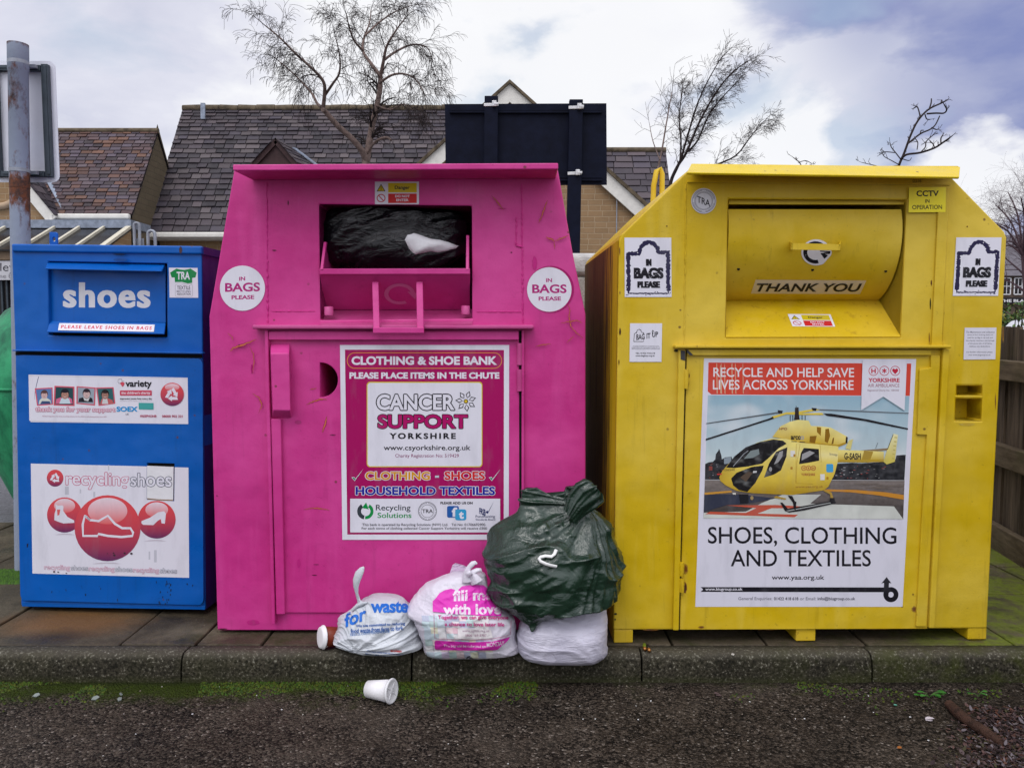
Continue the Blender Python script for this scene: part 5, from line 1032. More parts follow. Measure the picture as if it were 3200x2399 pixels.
# ------------------------------------------------------------------ bags and litter
def bag(name, label, c, rows, Yt, Yc, hd, mat, seed, knot=None, fold=.012, crump=.006, lean=0, oct=(.9, .55, .3), und=.006, inset=0, cat='bin bag', topfn=None, stretch=(9, 9, 9), group=None, sq=.8, nr=120, nk=150, zmin=PAVE + .002):
    rows = [(c[1] + y / c[2], c[0] + a / c[2], c[0] + b / c[2]) for y, a, b in rows]
    y0, y1 = rows[0][0], rows[-1][0]
    def at(y):
        for i in range(len(rows) - 1):
            if y <= rows[i + 1][0] or i == len(rows) - 2:
                t_ = (y - rows[i][0]) / max(1e-6, rows[i + 1][0] - rows[i][0]); t_ = min(1, max(0, t_)); return rows[i][1] * (1 - t_) + rows[i + 1][1] * t_, rows[i][2] * (1 - t_) + rows[i + 1][2] * t_
    smp = []
    for i in range(nr + 1):
        y = y0 + (y1 - y0) * i / nr; l = r_ = 0
        for k in (-2, -1, 0, 1, 2):
            a, b = at(min(y1, max(y0, y + k * (y1 - y0) / nr * .8))); l += a / 5; r_ += b / 5
        ins = min(inset, (r_ - l) * .3); smp.append((y, l + ins, r_ - ins))
    wmax = max(r_ - l for _, l, r_ in smp); vs = []; kn = AtY(c[0] + knot[0] / c[2], c[1] + knot[1] / c[2], Yc) if knot else None
    for i, (y, l, r_) in enumerate(smp):
        v = i / nr; rr = (r_ - l) / wmax; d = hd * min(1, rr ** .7) * (math.sin(math.pi * min(1, .08 + v * .9)) ** .35)
        if topfn: d *= .18 + .82 * min(1, v / .42) ** 1.1
        for k in range(nk):
            th = 2 * math.pi * k / nk; cx_, sx = math.cos(th), math.sin(th)
            u = .5 + .5 * math.copysign(abs(cx_) ** sq, cx_); nx = l + (r_ - l) * u; ny = y
            if topfn:
                q = topfn(nx); ny = y + (q - y0) * max(0, 1 - v / .30) ** 1.3
            q_ = min(1, max(0, (v - .5) / .5)); q_ = q_ * q_ * (3 - 2 * q_); p = AtY(nx, ny, Yc - (Yc - Yt) * q_); Y = Yc - lean * max(0, (v - .62) / .38) ** 1.2 - d * math.copysign(abs(sx) ** sq, sx); p = Vector((p.x, Y, p.z))
            n = Vector((cx_ * .8, -sx, .15)).normalized(); s3 = Vector((seed, seed * 1.7, seed * .3))
            h = noise.noise(p * 4.5 + s3) * .016 + noise.noise(p * 10 + s3) * und
            if kn is not None:
                q = p - kn; an = math.atan2(q.z, q.x + q.y * .7); rd = q.length
                f = max(0, 1 - 3.6 * abs(noise.noise(Vector((an * 3.0, rd * 1.6, seed))))) ** 1.2; f2 = max(0, 1 - 3.6 * abs(noise.noise(Vector((an * 7, rd * 2.6, seed + 9)))))
                h += (f * .65 + f2 * .4) * fold * min(1, rd * 5) * max(.35, 1 - rd * .9)
            e = Vector((p.x * stretch[0], p.y * stretch[1], p.z * stretch[2])) + s3
            e += Vector((noise.noise(e * .7 + s3), noise.noise(e * .7 - s3), noise.noise(e * .6))) * .8
            r1 = max(0, 1 - 4.2 * abs(noise.noise(e))) ** 1.3; r2 = max(0, 1 - 4 * abs(noise.noise(e * 2.1 + s3))) ** 1.3 * (.4 + noise.noise(e * .6)); r3 = max(0, 1 - 4 * abs(noise.noise(e * 4.3 - s3))) * max(0, .3 + noise.noise(e * .9 + s3)); h += crump * (r1 * oct[0] + r2 * oct[1] + r3 * oct[2])
            fade = min(1, (1 - v) * 9 + .25); p = p + n * (h * fade)
            if p.z < zmin and p.y > KY0 - .01: p.z = zmin + noise.noise(p * 30) * .001
            vs.append(p)
    fs = []
    for i in range(nr):
        for k in range(nk): k2 = (k + 1) % nk; fs.append((i * nk + k, (i + 1) * nk + k, (i + 1) * nk + k2, i * nk + k2))
    fs.append(tuple(range(nk))); fs.append(tuple(reversed(range(nr * nk, nr * nk + nk))))
    base = AtY((smp[-1][1] + smp[-1][2]) / 2, smp[-1][0], Yc); base.z = PAVE
    root = empty(name, base, label, cat, group)
    m = MB(); m.add(vs, fs, 0, None, True); o = m.build('sack', mat, root, base)
    tr = [];
    for f in fs[:-2]: tr.append(f)
    return root, base, BVHTree.FromPolygons([tuple(v) for v in vs], tr), o
class Dec(Pr):
    """printing that follows a bag's surface"""
    def __init__(s, bvh, c, off=.0022):
        s.bvh = bvh; s.off = off; Pr.__init__(s, s.mapp, c); s.raw = []
    def mapp(s, nx, ny, o=0): return Vector((nx, ny, o))
    def finish(s, name, mat, parent, base, lim=5.0):
        out = MB(); 
        for f, c in zip(s.mb.f, s.mb.c):
            for i in range(1, len(f) - 1):
                st = [(s.mb.v[f[0]], s.mb.v[f[i]], s.mb.v[f[i + 1]])]
                while st:
                    a, b, d = st.pop(); e = [((a - b).xy.length, 0), ((b - d).xy.length, 1), ((d - a).xy.length, 2)]; L, k = max(e)
                    if L > lim:
                        if k == 0: q = (a + b) / 2; st += [(a, q, d), (q, b, d)]
                        elif k == 1: q = (b + d) / 2; st += [(a, b, q), (a, q, d)]
                        else: q = (d + a) / 2; st += [(a, b, q), (q, b, d)]
                        continue
                    pts = []
                    for z in (a, b, d):
                        dr = ray(z.x, z.y).normalized(); hit = s.bvh.ray_cast(CAM, dr)
                        if hit[0] is None: break
                        pts.append(hit[0] - dr * (s.off + z.z))
                    if len(pts) == 3 and max((pts[0] - pts[1]).length, (pts[1] - pts[2]).length, (pts[2] - pts[0]).length) < .04: out.add(pts, [(0, 1, 2)], 0, c[0], True)
        return out.build(name, mat, parent, base)

# white sack
wb, wbase, wbv, _ = bag('bin_bag', 'plain white tied sack squashed beneath the dark green bag', C2, [(1020, 560, 1080), (1080, 480, 1100), (1150, 415, 1110), (1250, 410, 1114), (1350, 418, 1112), (1420, 440, 1100), (1470, 478, 1085), (1510, 540, 1045), (1540, 640, 980), (1557, 740, 900)],
    2.885, 3.01, .145, M['bag_white'], 3.3, (560, 1000), .008, .008, oct=(.8, .6, .35), und=.008, inset=7, group='rubbish bags dumped by the pink bank', stretch=(3.2, 5, 9.5), sq=.72)
# green sack
TOPX = [(400, 190), (440, 150), (500, 112), (560, 106), (620, 140), (680, 166), (770, 150), (790, 103), (870, 90), (950, 86), (1020, 98), (1050, 150)]
def topg(nx):
    x = (nx - C2[0]) * C2[2]
    if x <= 400: return C2[1] + 190 / C2[2]
    for i in range(len(TOPX) - 1):
        if x <= TOPX[i + 1][0]:
            t_ = (x - TOPX[i][0]) / (TOPX[i + 1][0] - TOPX[i][0]); return C2[1] + (TOPX[i][1] * (1 - t_) + TOPX[i + 1][1] * t_) / C2[2]
    return C2[1] + 150 / C2[2]
gb, gbase, gbv, _ = bag('refuse_sack', 'bulging dark green refuse sack balanced on top of a white sack', C2,
    [(150, 425, 1045), (200, 398, 1045), (240, 380, 1040), (290, 350, 1045), (330, 315, 1080), (370, 275, 1115), (420, 230, 1150), (480, 204, 1172), (560, 192, 1196), (650, 180, 1212), (720, 162, 1228), (850, 165, 1240), (930, 180, 1232), (985, 215, 1212), (1030, 260, 1170), (1055, 295, 1085), (1085, 325, 930), (1125, 380, 720), (1160, 420, 640), (1195, 465, 600), (1226, 515, 540)],
    2.88, 3.02, .165, M['bag_green'], 7.7, (940, 230), .030, .016, topfn=topg, cat='refuse sack', group='rubbish bags dumped by the pink bank', stretch=(3.6, 4, 6.4), sq=.85, lean=.13, oct=(1.0, .62, .35), und=.012, inset=18, nr=170, nk=230, zmin=0)
m = MB(); tuft = [AtY(*N(C2, x, y), 2.93) for x, y in ((820, 330), (880, 240), (950, 170), (1010, 130), (1030, 110))]
vs = []; fs = []; NU = 26
for i, q in enumerate(tuft):
    hw = (.03, .045, .055, .05, .03)[i]
    for k in range(NU + 1):
        a = (k / NU - .5) * 2; d = noise.noise(Vector((a * 4, i * .8, 5))) * .022; vs.append(q + Vector((a * hw * .8, -.02 + d + a * a * .03, -a * hw * .9)))
for i in range(len(tuft) - 1):
    for k in range(NU): b = i * (NU + 1) + k; fs.append((b, b + 1, b + NU + 2, b + NU + 1))
m.add(vs, fs, 0, None, True); m.build('gathered_neck', M['bag_green'], gb, gbase)
# hanger poking through the green sack
hp = [(712, 588), (700, 620), (676, 640), (630, 634), (592, 642), (580, 655), (592, 676), (630, 695), (670, 708), (714, 716)]
pts = []
for i, (x, y) in enumerate(hp):
    nx, ny = N(C2, x, y); d = ray(nx, ny).normalized(); h = gbv.ray_cast(CAM, d); pts.append(h[0] - d * (.002 + .016 * math.sin(math.pi * i / (len(hp) - 1))))
m = MB(); m.tube(pts, [.0065] * len(pts), 10, flat=.7); o = m.build('coat_hanger_hook', M['hook']); tag(o, 'white plastic hanger hook poking out through the green sack', 'coat hanger')
# charity bag
lb, lbase, lbv, _ = bag('charity_bag', 'printed charity collection bag with pink heart, tied at the top', F6,
    [(235, 640, 1050), (290, 480, 1072), (380, 300, 1092), (470, 215, 1100), (560, 145, 1150), (640, 80, 1240), (700, 50, 1330), (745, 60, 1410), (800, 140, 1470), (900, 168, 1500), (1000, 185, 1495), (1100, 205, 1502), (1200, 238, 1520), (1270, 234, 1540), (1340, 238, 1556), (1395, 252, 1562), (1440, 264, 1380), (1480, 278, 1120), (1515, 295, 830), (1556, 350, 560)],
    2.89, 3.01, .13, M['bag_print'], 11.2, (900, 260), .007, .0055, und=.009, cat='charity bag', group='rubbish bags dumped by the pink bank', stretch=(5, 5, 7), sq=.66, nr=150, nk=200)
p = Dec(lbv, F6); PKB = (.66, .03, .42)
r2 = random.Random(5); pal = [(.50, .66, .70), (.72, .42, .50), (.70, .70, .48), (.46, .58, .66), (.62, .50, .72), (.74, .56, .58), (.42, .60, .58), (.74, .73, .74), (.40, .44, .60)]
for i in range(9):
    for j in range(8):
        x = 205 + i * 100 + j * 12 + r2.uniform(-10, 10); y = 790 + j * 84; p.grid([(x, y + r2.uniform(-8, 8)), (x + 100, y + r2.uniform(-8, 8)), (x + 100 + 12, y + 84), (x + 12, y + 84)], 1, 1, tuple(z * .75 + .17 for z in r2.choice(pal)) if i < 7 or j > 3 else (.72, .70, .70))
p.step = .00006
p.poly([(358, 600), (400, 560), (450, 490), (520, 450), (610, 428), (660, 445), (682, 474), (720, 430), (760, 395), (900, 376), (1050, 382), (1100, 420), (1180, 620), (1300, 740), (1290, 800), (1050, 800), (700, 775), (358, 742)], PKB)
p.text('fill me', 632, 450, 1180, 602, (.74, .66, .74), .035, dy=-18); p.text('with love', 500, 640, 1290, 785, (.74, .64, .73), .035, dy=-6)
p.poly([(700, 960), (1150, 985), (1180, 1100), (900, 1125), (700, 1105)], (.74, .70, .70)); p.line([(375, 765), (380, 1000), (388, 1105), (420, 1112), (800, 1128), (1100, 1124), (1330, 1082), (1420, 1050), (1428, 860)], 5, (.42, .03, .16))
p.text('Together, we can give everyone', 430, 790, 1390, 858, (.52, .02, .20), .025, dy=4); p.text('a chance to love later life', 522, 885, 1336, 938, (.52, .02, .20), .025, dy=6)
p.text('www.ageuk.org.uk', 762, 985, 1135, 1032, (.36, .2, .3), .0); p.text('0800 169 8787', 802, 1050, 1092, 1082, (.30, .1, .2), .0)
p.poly([(384, 1150), (400, 1136), (900, 1160), (1180, 1150), (1415, 1085), (1380, 1140), (1240, 1262), (1180, 1270), (800, 1272), (400, 1262), (384, 1240)], (.62, .03, .38)); p.text('This bag will be collected on', 505, 1190, 1080, 1235, (.74, .68, .74), .008, dy=8); p.text('MONDAY', 1095, 1168, 1335, 1228, (.74, .68, .74), .012, dy=-28)
p.line([(770, 1432), (748, 1405), (770, 1388), (815, 1400), (850, 1395), (885, 1370), (900, 1385), (890, 1408), (850, 1408), (815, 1390), (840, 1360), (870, 1355)], 17, BK); p.line([(770, 1432), (815, 1400)], 15, BK)
p.text('age', 830, 1420, 1008, 1478, BK, .045, dy=-10); p.text('UK', 1018, 1410, 1110, 1448, BK, .02, dy=-4); p.text('love later life', 890, 1470, 1110, 1492, (.05, .05, .07), .01, dy=-16)
p.finish('printing', M['inkbag'], lb, lbase)
m = MB(); hk = lambda L, Y=2.99: [AtY(*N(F6, x, y), Y) for x, y in L]
hk = lambda L, Y=2.95: [AtY(*N(F6, x, y), Y) for x, y in L]; m.tube(hk([(830, 330), (815, 250), (822, 195), (862, 130), (905, 90), (938, 75), (962, 92)]), [.024, .017, .011, .010, .011, .008, .004], 10, flat=.6); m.tube(hk([(960, 340), (900, 240), (905, 205), (960, 178), (1010, 172), (1028, 200)], 2.945), [.03, .02, .012, .010, .008, .003], 10, flat=.6)
m.tube(hk([(860, 250), (850, 215), (880, 195)], 2.935), [.010, .016, .010], 10); m.build('tied_handle', M['bag_print'], lb, lbase)
m = MB(); fl = [AtY(*N(F6, x, y), 3.05) for x, y in ((568, 285), (600, 190), (628, 110), (650, 92), (740, 115), (826, 148), (800, 240), (700, 275))]
m.add(fl + [q + Vector((.004, .012, 0)) for q in fl], [tuple(range(8)), tuple(range(8, 16))]); m.build('loose_flap', M['sheet'], lb, lbase)
# food bag
fbg, fbase, fbv, _ = bag('food_waste_bag', 'grey white carrier bag with blue lettering slumped on the kerb', C1,
    [(512, 790, 1000), (535, 690, 1050), (560, 655, 1100), (600, 610, 1150), (650, 560, 1168), (700, 510, 1180), (760, 480, 1196), (800, 468, 1206), (850, 440, 1216), (890, 434, 1232), (940, 450, 1250), (1000, 488, 1240), (1040, 530, 1160), (1080, 570, 1060), (1115, 605, 900), (1142, 645, 740)],
    2.92, 3.03, .125, M['bag_food'], 17.5, (490, 900), .020, .010, und=.012, cat='carrier bag', group='rubbish bags dumped by the pink bank', stretch=(4.5, 5, 5), sq=.75, nr=150, nk=200)
p = Dec(fbv, C1); BLb = (.01, .13, .52)
p.text('for', 532, 655, 738, 790, BLb, .03, dy=-80); p.text('waste', 778, 535, 1135, 645, BLb, .035, dy=-2, sp=.95); p.line([(815, 522), (850, 535), (885, 530), (915, 515)], 18, BLb)
p.text('We are committed to reducing', 640, 755, 1103, 790, (.02, .10, .36), .02, dy=-25); p.text('food waste from farm to fork.', 590, 795, 1090, 838, (.02, .10, .36), .02, dy=-30); p.text('tesco.com/foodwaste', 585, 830, 957, 862, (.03, .14, .40), .0, dy=-32)
p.text('This bag is made from recycled material', 745, 995, 1085, 1018, (.02, .10, .36), .01, dy=36); p.text('Minimum 80% is recycled material', 730, 1022, 1050, 1044, (.02, .10, .36), .01, dy=36); p.text('ecolean', 965, 985, 1070, 1012, (.45, .02, .02), .03, dy=6)
p.finish('printing', M['inkbag'], fbg, fbase)
m = MB(); q = [AtY(*N(C1, x, y), 3.0) for x, y in ((690, 560), (668, 530), (648, 460), (640, 400), (645, 340), (668, 280), (698, 235), (716, 212))]
m.tube(q, [.018, .008, .007, .012, .017, .018, .012, .003], 12, flat=.45); m.tube([AtY(*N(C1, x, y), 2.985) for x, y in ((600, 625), (650, 580), (700, 556), (745, 548))], [.004, .008, .009, .003], 10); m.build('tied_handle', M['bag_food'], fbg, fbase)

def lathe(mb, a, b, prof, n=32, mat=0):
    a = Vector(a); b = Vector(b); d = (b - a); L = d.length; d.normalize(); x = d.cross(Vector((0, 0, 1))); x = (x if x.length > .01 else Vector((1, 0, 0))).normalized(); y = d.cross(x); vs = []; fs = []
    for t_, r_ in prof:
        for k in range(n): q = 2 * math.pi * k / n; vs.append(a + d * (L * t_) + x * (math.cos(q) * r_) + y * (math.sin(q) * r_))
    for i in range(len(prof) - 1):
        for k in range(n): fs.append((i * n + k, i * n + (k + 1) % n, (i + 1) * n + (k + 1) % n, (i + 1) * n + k))
    mb.add(vs, fs, mat, None, True)
# foam cup on the road
ca = G(*N(C1, 752, 1487), .0); ca = AtY(*N(C1, 752, 1425), 2.84); cb_ = AtY(*N(C1, 985, 1412), 2.80)
ca.z = .034; cb_.z = .044
CU = empty('foam_cup', (ca.x, ca.y, 0), 'white foam cup with plastic lid lying on mossy asphalt', 'cup', 'discarded drink cups')
m = MB(); lathe(m, ca, cb_, [(0.0, .0), (0, .026), (.012, .031), (.93, .0415), (.93, .0)]); m.build('cup_body', M['cup_white'], CU, (ca.x, ca.y, 0))
m = MB(); lathe(m, ca, cb_, [(.93, .036), (.91, .0445), (.955, .047), (.99, .0445), (1.0, .041), (.975, .036), (.965, .012), (.985, .008), (.985, 0)])
dd = (cb_ - ca).normalized(); xx = dd.cross(Vector((0, 0, 1))).normalized(); yy = dd.cross(xx)
cc = ca + (cb_ - ca) * .972
for k in range(4): q = R(45 + 90 * k); e = xx * math.cos(q) + yy * math.sin(q); m.bar(cc + e * .012, cc + e * .033, .004, .003, 0, dd)
m.build('lid', plain('clear_white_lid', (.70, .70, .71), .2, .05), CU, (ca.x, ca.y, 0))
# brown paper cup behind the food bag
ca = AtY(*N(C1, 322, 893), 3.03); cb_ = AtY(*N(C1, 540, 950), 3.08); ca.z = PAVE + .048; cb_.z = PAVE + .036
BC = empty('paper_cup', (ca.x, ca.y, PAVE), 'brown paper coffee cup with white lid half under the carrier bag', 'cup', 'discarded drink cups')
m = MB(); lathe(m, ca, cb_, [(.03, .0), (.03, .043), (.5, .038), (.96, .032), (1.0, .031), (1.0, 0)]); CB2 = m.build('cup_body', M['cup_brown'], BC, (ca.x, ca.y, PAVE))
m = MB(); lathe(m, ca, cb_, [(-.1, 0), (-.1, .036), (-.09, .041), (.0, .0445), (.02, .0475), (.07, .0475), (.07, .04)]); m.build('lid', M['cup_white'], BC, (ca.x, ca.y, PAVE))
tmp = MB(); lathe(tmp, ca, cb_, [(.03, .043), (.5, .038), (1.0, .031)]); cbv = BVHTree.FromPolygons([tuple(v) for v in tmp.v], tmp.f)
p = Dec(cbv, C1, .0008); p.text('fé', 332, 958, 384, 1000, (.7, .68, .66), .03, dy=-4); p.poly([(420, 1000), (432, 930), (462, 900), (470, 930), (450, 1000)], (.36, .12, .04)); p.finish('printing', M['inkbag'], CB2, (ca.x, ca.y, PAVE))
# black sack jammed in the chute with a pillow showing through a tear
nr_, nk_ = 90, 150; c3 = fp.P(1236, 742, -.165)
wv, hv = (fp.P(1468, 745, -.1) - fp.P(1006, 745, -.1)).x / 2, (fp.P(1236, 640, -.1) - fp.P(1236, 846, -.1)).z / 2
vs = []; fs = []
for i in range(nr_ + 1):
    ph = math.pi * i / nr_
    for k in range(nk_):
        th = 2 * math.pi * k / nk_; ex = .45
        sx = math.sin(ph) ** ex; ux = math.copysign(abs(math.cos(th)) ** .7, math.cos(th)) * sx; wy = math.copysign(abs(math.sin(th)) ** .8, math.sin(th)) * math.sin(ph) ** .6; vz = math.copysign(abs(math.cos(ph)) ** .75, math.cos(ph))
        q = Vector((ux * wv * .97, -wy * .135, vz * hv * .97)); 
        xx_ = q.x + wv; an = math.atan2(q.z + .02, xx_ + .05)
        e = Vector((q.x * 3.2, q.z * 13 - q.x * 5, q.y * 6)); e += Vector((noise.noise(e * .6), noise.noise(e * .6 + Vector((4, 4, 4))), 0)) * .9
        h = .016 * (1 - 2.3 * abs(noise.noise(e * .8))) + .010 * (1 - 2.3 * abs(noise.noise(e * 1.9))) + .004 * (1 - 2.3 * abs(noise.noise(e * 4.2))) + .014 * noise.noise(q * 5)
        nrm = Vector((ux * .4, -wy, vz * .6)); nrm = nrm.normalized() if nrm.length > 1e-6 else Vector((0, 0, 1)); q2 = q + nrm * h
        q2.x = max(-wv * .985, min(wv * .985, q2.x)); q2.z = max(-hv * 1.0, min(hv * 1.0, q2.z)); vs.append(fp.M @ (c3 + q2))
for i in range(nr_):
    for k in range(nk_): k2 = (k + 1) % nk_; fs.append((i * nk_ + k, (i + 1) * nk_ + k, (i + 1) * nk_ + k2, i * nk_ + k2))
bo = fp.M @ c3; bo.z -= hv
KB = empty('bin_bag', bo, 'torn black bin bag stuffed into the open pink chute', 'bin bag', 'rubbish bags dumped by the pink bank')
m = MB(); m.add(vs, fs, 0, None, True); m.build('sack', M['bag_black'], KB, bo)
kbv = BVHTree.FromPolygons([tuple(v) for v in vs], fs)
pil = [(170, 690), (195, 642), (250, 628), (300, 640), (350, 660), (430, 682), (500, 690), (580, 715), (655, 742), (630, 765), (560, 787), (470, 803), (440, 799), (410, 794), (380, 797), (330, 808), (265, 820), (240, 800), (205, 755)]
m = MB(); rings = 9; cen = (370, 725); vv = []; ff = []; n = len(pil)
for j in range(rings + 1):
    s_ = 1 - j / rings
    for x, y in pil:
        px, py = cen[0] + (x - cen[0]) * s_, cen[1] + (y - cen[1]) * s_; nx, ny = N(B2, px, py); d = ray(nx, ny).normalized(); h = kbv.ray_cast(CAM, d)[0]
        b = .002 + .022 * (1 - s_ ** 2.5) + .006 * noise.noise(Vector((px * .03, py * .012, 3))) * (1 - s_); 
        if j == 0: b = -.004
        vv.append(h - d * b)
for j in range(rings):
    for k in range(n): ff.append((j * n + k, j * n + (k + 1) % n, (j + 1) * n + (k + 1) % n, (j + 1) * n + k))
m.add(vv, ff, 0, None, True); o = m.build('pillow', M['pillow']); tag(o, 'white pillow bulging through a tear in the black bag', 'pillow')

# two spent batteries, weeds, log and scraps
for (x0, y0, x1, y1, ma_, lab) in ((268, 676, 272, 722, 'battery_g', 'green wrapped battery lying at the back of the kerb'), (284, 682, 292, 704, 'battery_k', 'black battery lying beside a green one on the kerb')):
    a = G(*N(E0, x0, y0), PAVE + .008); b = G(*N(E0, x1, y1), PAVE + .008); L = (b - a).normalized(); b = a + L * .05
    rt = empty('battery', (a.x, a.y, PAVE), lab, 'battery', 'batteries dropped on the kerb'); m = MB(); lathe(m, a, b, [(0, 0), (0, .0065), (.03, .0072), (.7, .0072), (.7, 0)], 14); m.build('casing', M[ma_], rt, (a.x, a.y, PAVE))
    m = MB(); lathe(m, a, b, [(.7, .0073), (.97, .0073), (1, .006), (1, .003), (1.05, .003), (1.05, 0)], 14); m.build('cap', M['copper'], rt, (a.x, a.y, PAVE))
def leafgeo(mb, base, d, L, wdt, up, col, curl=.2):
    d = d.normalized(); s_ = d.cross(Vector((0, 0, 1))).normalized(); n = 5; vs = []; fs = []
    for i in range(n + 1):
        t_ = i / n; ww = wdt * math.sin(math.pi * (.08 + .9 * t_)) ** .8; c_ = base + d * (L * t_) + Vector((0, 0, up * L * t_ - curl * L * t_ * t_))
        vs += [c_ - s_ * ww, c_ + Vector((0, 0, -.12 * ww)), c_ + s_ * ww]
    for i in range(n):
        for k in (0, 1): a = i * 3 + k; fs.append((a, a + 1, a + 4, a + 3))
    mb.add(vs, fs, 0, col, True)
for (cx_, cy_, sc_, n_, lab) in ((900, 345, 1.0, 9, 'larger green weed with round leaves at the kerb foot'), (1580, 330, .7, 4, 'small three leaved seedling at the kerb foot near the stick')):
    b = G(*N(F3, cx_, cy_)); b.y = min(b.y, 2.955); rt = empty('weed', b, lab, 'weed', 'weeds growing in the kerb joint'); ms_ = MB(); ml = MB(); rg = random.Random(int(cx_))
    for k in range(n_):
        a = 2 * math.pi * k / n_ + rg.uniform(-.3, .3); d = Vector((math.cos(a), -abs(math.sin(a)) * .6 + .1, 0)); L = rg.uniform(.022, .06) * sc_; tip = b + d * L + Vector((0, 0, rg.uniform(.008, .03) * sc_)); ms_.tube([b, (b + tip) / 2 + Vector((0, 0, .004)), tip], .0011, 5)
        ml = MB(); leafgeo(ml, tip, d, .026 * sc_, .0085 * sc_, .25, rg.choice([(.03, .15, .02), (.045, .18, .028), (.022, .11, .018)])); ml.build('leaf', M['vcol'], rt, b)
    ms_.build('stem', plain('weed_stem', (.08, .2, .04), .6), rt, b)
lg = [G(*N(F3, x, y), .016) for x, y in ((1175, 440), (1300, 560), (1460, 690), (1640, 800), (1780, 900), (1900, 975))]
m = MB(); m.tube(lg, [.017, .020, .018, .019, .017, .014], 12)
for k in range(0): pass
o = m.build('stick', plain('reddish_bark', (.05, .024, .016), .75, .6, 30, .7)); tag(o, 'thick reddish brown stick lying on the leaf litter', 'stick')
m = MB(); rg = random.Random(3)
for k in range(2600):
    x = 3230 - abs(rg.gauss(0, 120)); y = rg.uniform(2215, 2410)
    if x < 2925 + max(0, (2290 - y)) * .9 - (y - 2300) * .2 or (rg.random() < .4 and x < 3020): continue
    g = G(x, y); a = rg.uniform(0, 6.28); L = rg.uniform(.006, .022); hgt = rg.uniform(.001, .014); d = Vector((math.cos(a), math.sin(a), 0))
    leafgeo(m, g + Vector((0, 0, hgt)), d, L, L * rg.uniform(.1, .38), rg.uniform(-.1, .5), rg.choice([(.05, .025, .025), (.09, .05, .045), (.03, .018, .02), (.08, .055, .055), (.08, .032, .02), (.13, .11, .12), (.02, .014, .014), (.04, .035, .015), (.012, .008, .008), (.03, .018, .02)]), rg.uniform(-.3, .5))
o = m.build('leaf_litter', M['vcol']); tag(o, kind='stuff')
m = MB(); rg = random.Random(4)
for k in range(9000):
    x = rg.uniform(-2.15, 1.2) if k % 5 else rg.uniform(1.2, 2.2); y = 2.968 - abs(rg.gauss(0, .075)); nn = noise.noise(Vector((x * 2.2, y * 4, .5))) + .8 * noise.noise(Vector((x * 6, y * 9, 2.5))) + .35 * noise.noise(Vector((x * 1.1, 3, 2.5))) + (.2 if x < .1 else -.1)
    if nn < .0 + (2.968 - y) * 1.25 or y < 2.66: continue
    if x > .1 and rg.random() < .55: continue
    s_ = rg.uniform(.002, .0065); b = Vector((x, y, 0)); g = rg.uniform(.5, 1.2); col = (.042 * g * rg.uniform(.6, 1.5), .072 * g, .004 * g)
    tp = b + Vector((rg.uniform(-.4, .4) * s_, rg.uniform(-.4, .4) * s_, s_ * rg.uniform(.7, 1.6))); q = rg.uniform(0, 6)
    vs = [b + Vector((math.cos(q + i * 1.57) * s_, math.sin(q + i * 1.57) * s_, 0)) for i in range(4)] + [tp]; m.add(vs, [(0, 1, 4), (1, 2, 4), (2, 3, 4), (3, 0, 4)], 0, col, True)
for k in range(1500):
    g = G(rg.uniform(-10, 62), 0 + rg.uniform(1783, 1822), PAVE); s_ = rg.uniform(.006, .016); gg = rg.uniform(.5, 1.2); vs = [g + Vector((math.cos(i * 1.57) * s_, math.sin(i * 1.57) * s_, -.002)) for i in range(4)] + [g + Vector((0, 0, s_))]; m.add(vs, [(0, 1, 4), (1, 2, 4), (2, 3, 4), (3, 0, 4)], 0, (.05 * gg, .12 * gg, .01), True)
o = m.build('moss', M['vcol']); tag(o, kind='stuff')
m = MB(); rg = random.Random(8)
for k in range(100):
    g = Vector((rg.uniform(-2.1, 2.1), rg.uniform(2.1, 2.96), .001)); s_ = rg.uniform(.0012, .0034); q = rg.uniform(0, 6); c = rg.choice([(.6, .6, .57), (.45, .43, .38), (.7, .7, .7), (.25, .2, .16)])
    vs = [g + Vector((math.cos(q + i * 1.26) * s_ * rg.uniform(.6, 1.2), math.sin(q + i * 1.26) * s_ * rg.uniform(.6, 1.2), 0)) for i in range(5)]; vs += [v + Vector((0, 0, s_ * .6)) for v in vs]
    m.add(vs, [(5, 6, 7, 8, 9)] + [(i, (i + 1) % 5, 5 + (i + 1) % 5, 5 + i) for i in range(5)], 0, c)
o = m.build('grit', M['vcol']); tag(o, kind='stuff')
for (x, y, L, a, lab) in ((600, 968, .022, .3, 'largest pale glass shard lying on moss below the kerb'), (752, 975, .018, 1.2, 'pale glass shard nearest the kerb joint'), (230, 950, .02, .1, 'flat glass shard on moss under the left of the blue bank'), (760, 945, .016, 2., 'thin glass sliver standing against the kerb foot')):
    g = G(*N(E1, x, y), .004); L *= .62; m = MB(); q = [(-1, -.4), (.2, -.6), (1, .1), (.3, .6), (-.6, .4)]; vs = [g + Vector((math.cos(a) * u * L - math.sin(a) * v * L, math.sin(a) * u * L + math.cos(a) * v * L, v * L * .5 + .004)) for u, v in q]
    m.add(vs + [v - Vector((0, 0, .003)) for v in vs], [(0, 1, 2, 3, 4), (9, 8, 7, 6, 5)] + [(i, 5 + i, 5 + (i + 1) % 5, (i + 1) % 5) for i in range(5)]); o = m.build('glass_shard', M['glass_shard']); tag(o, lab, 'glass shard', 'broken glass along the kerb')
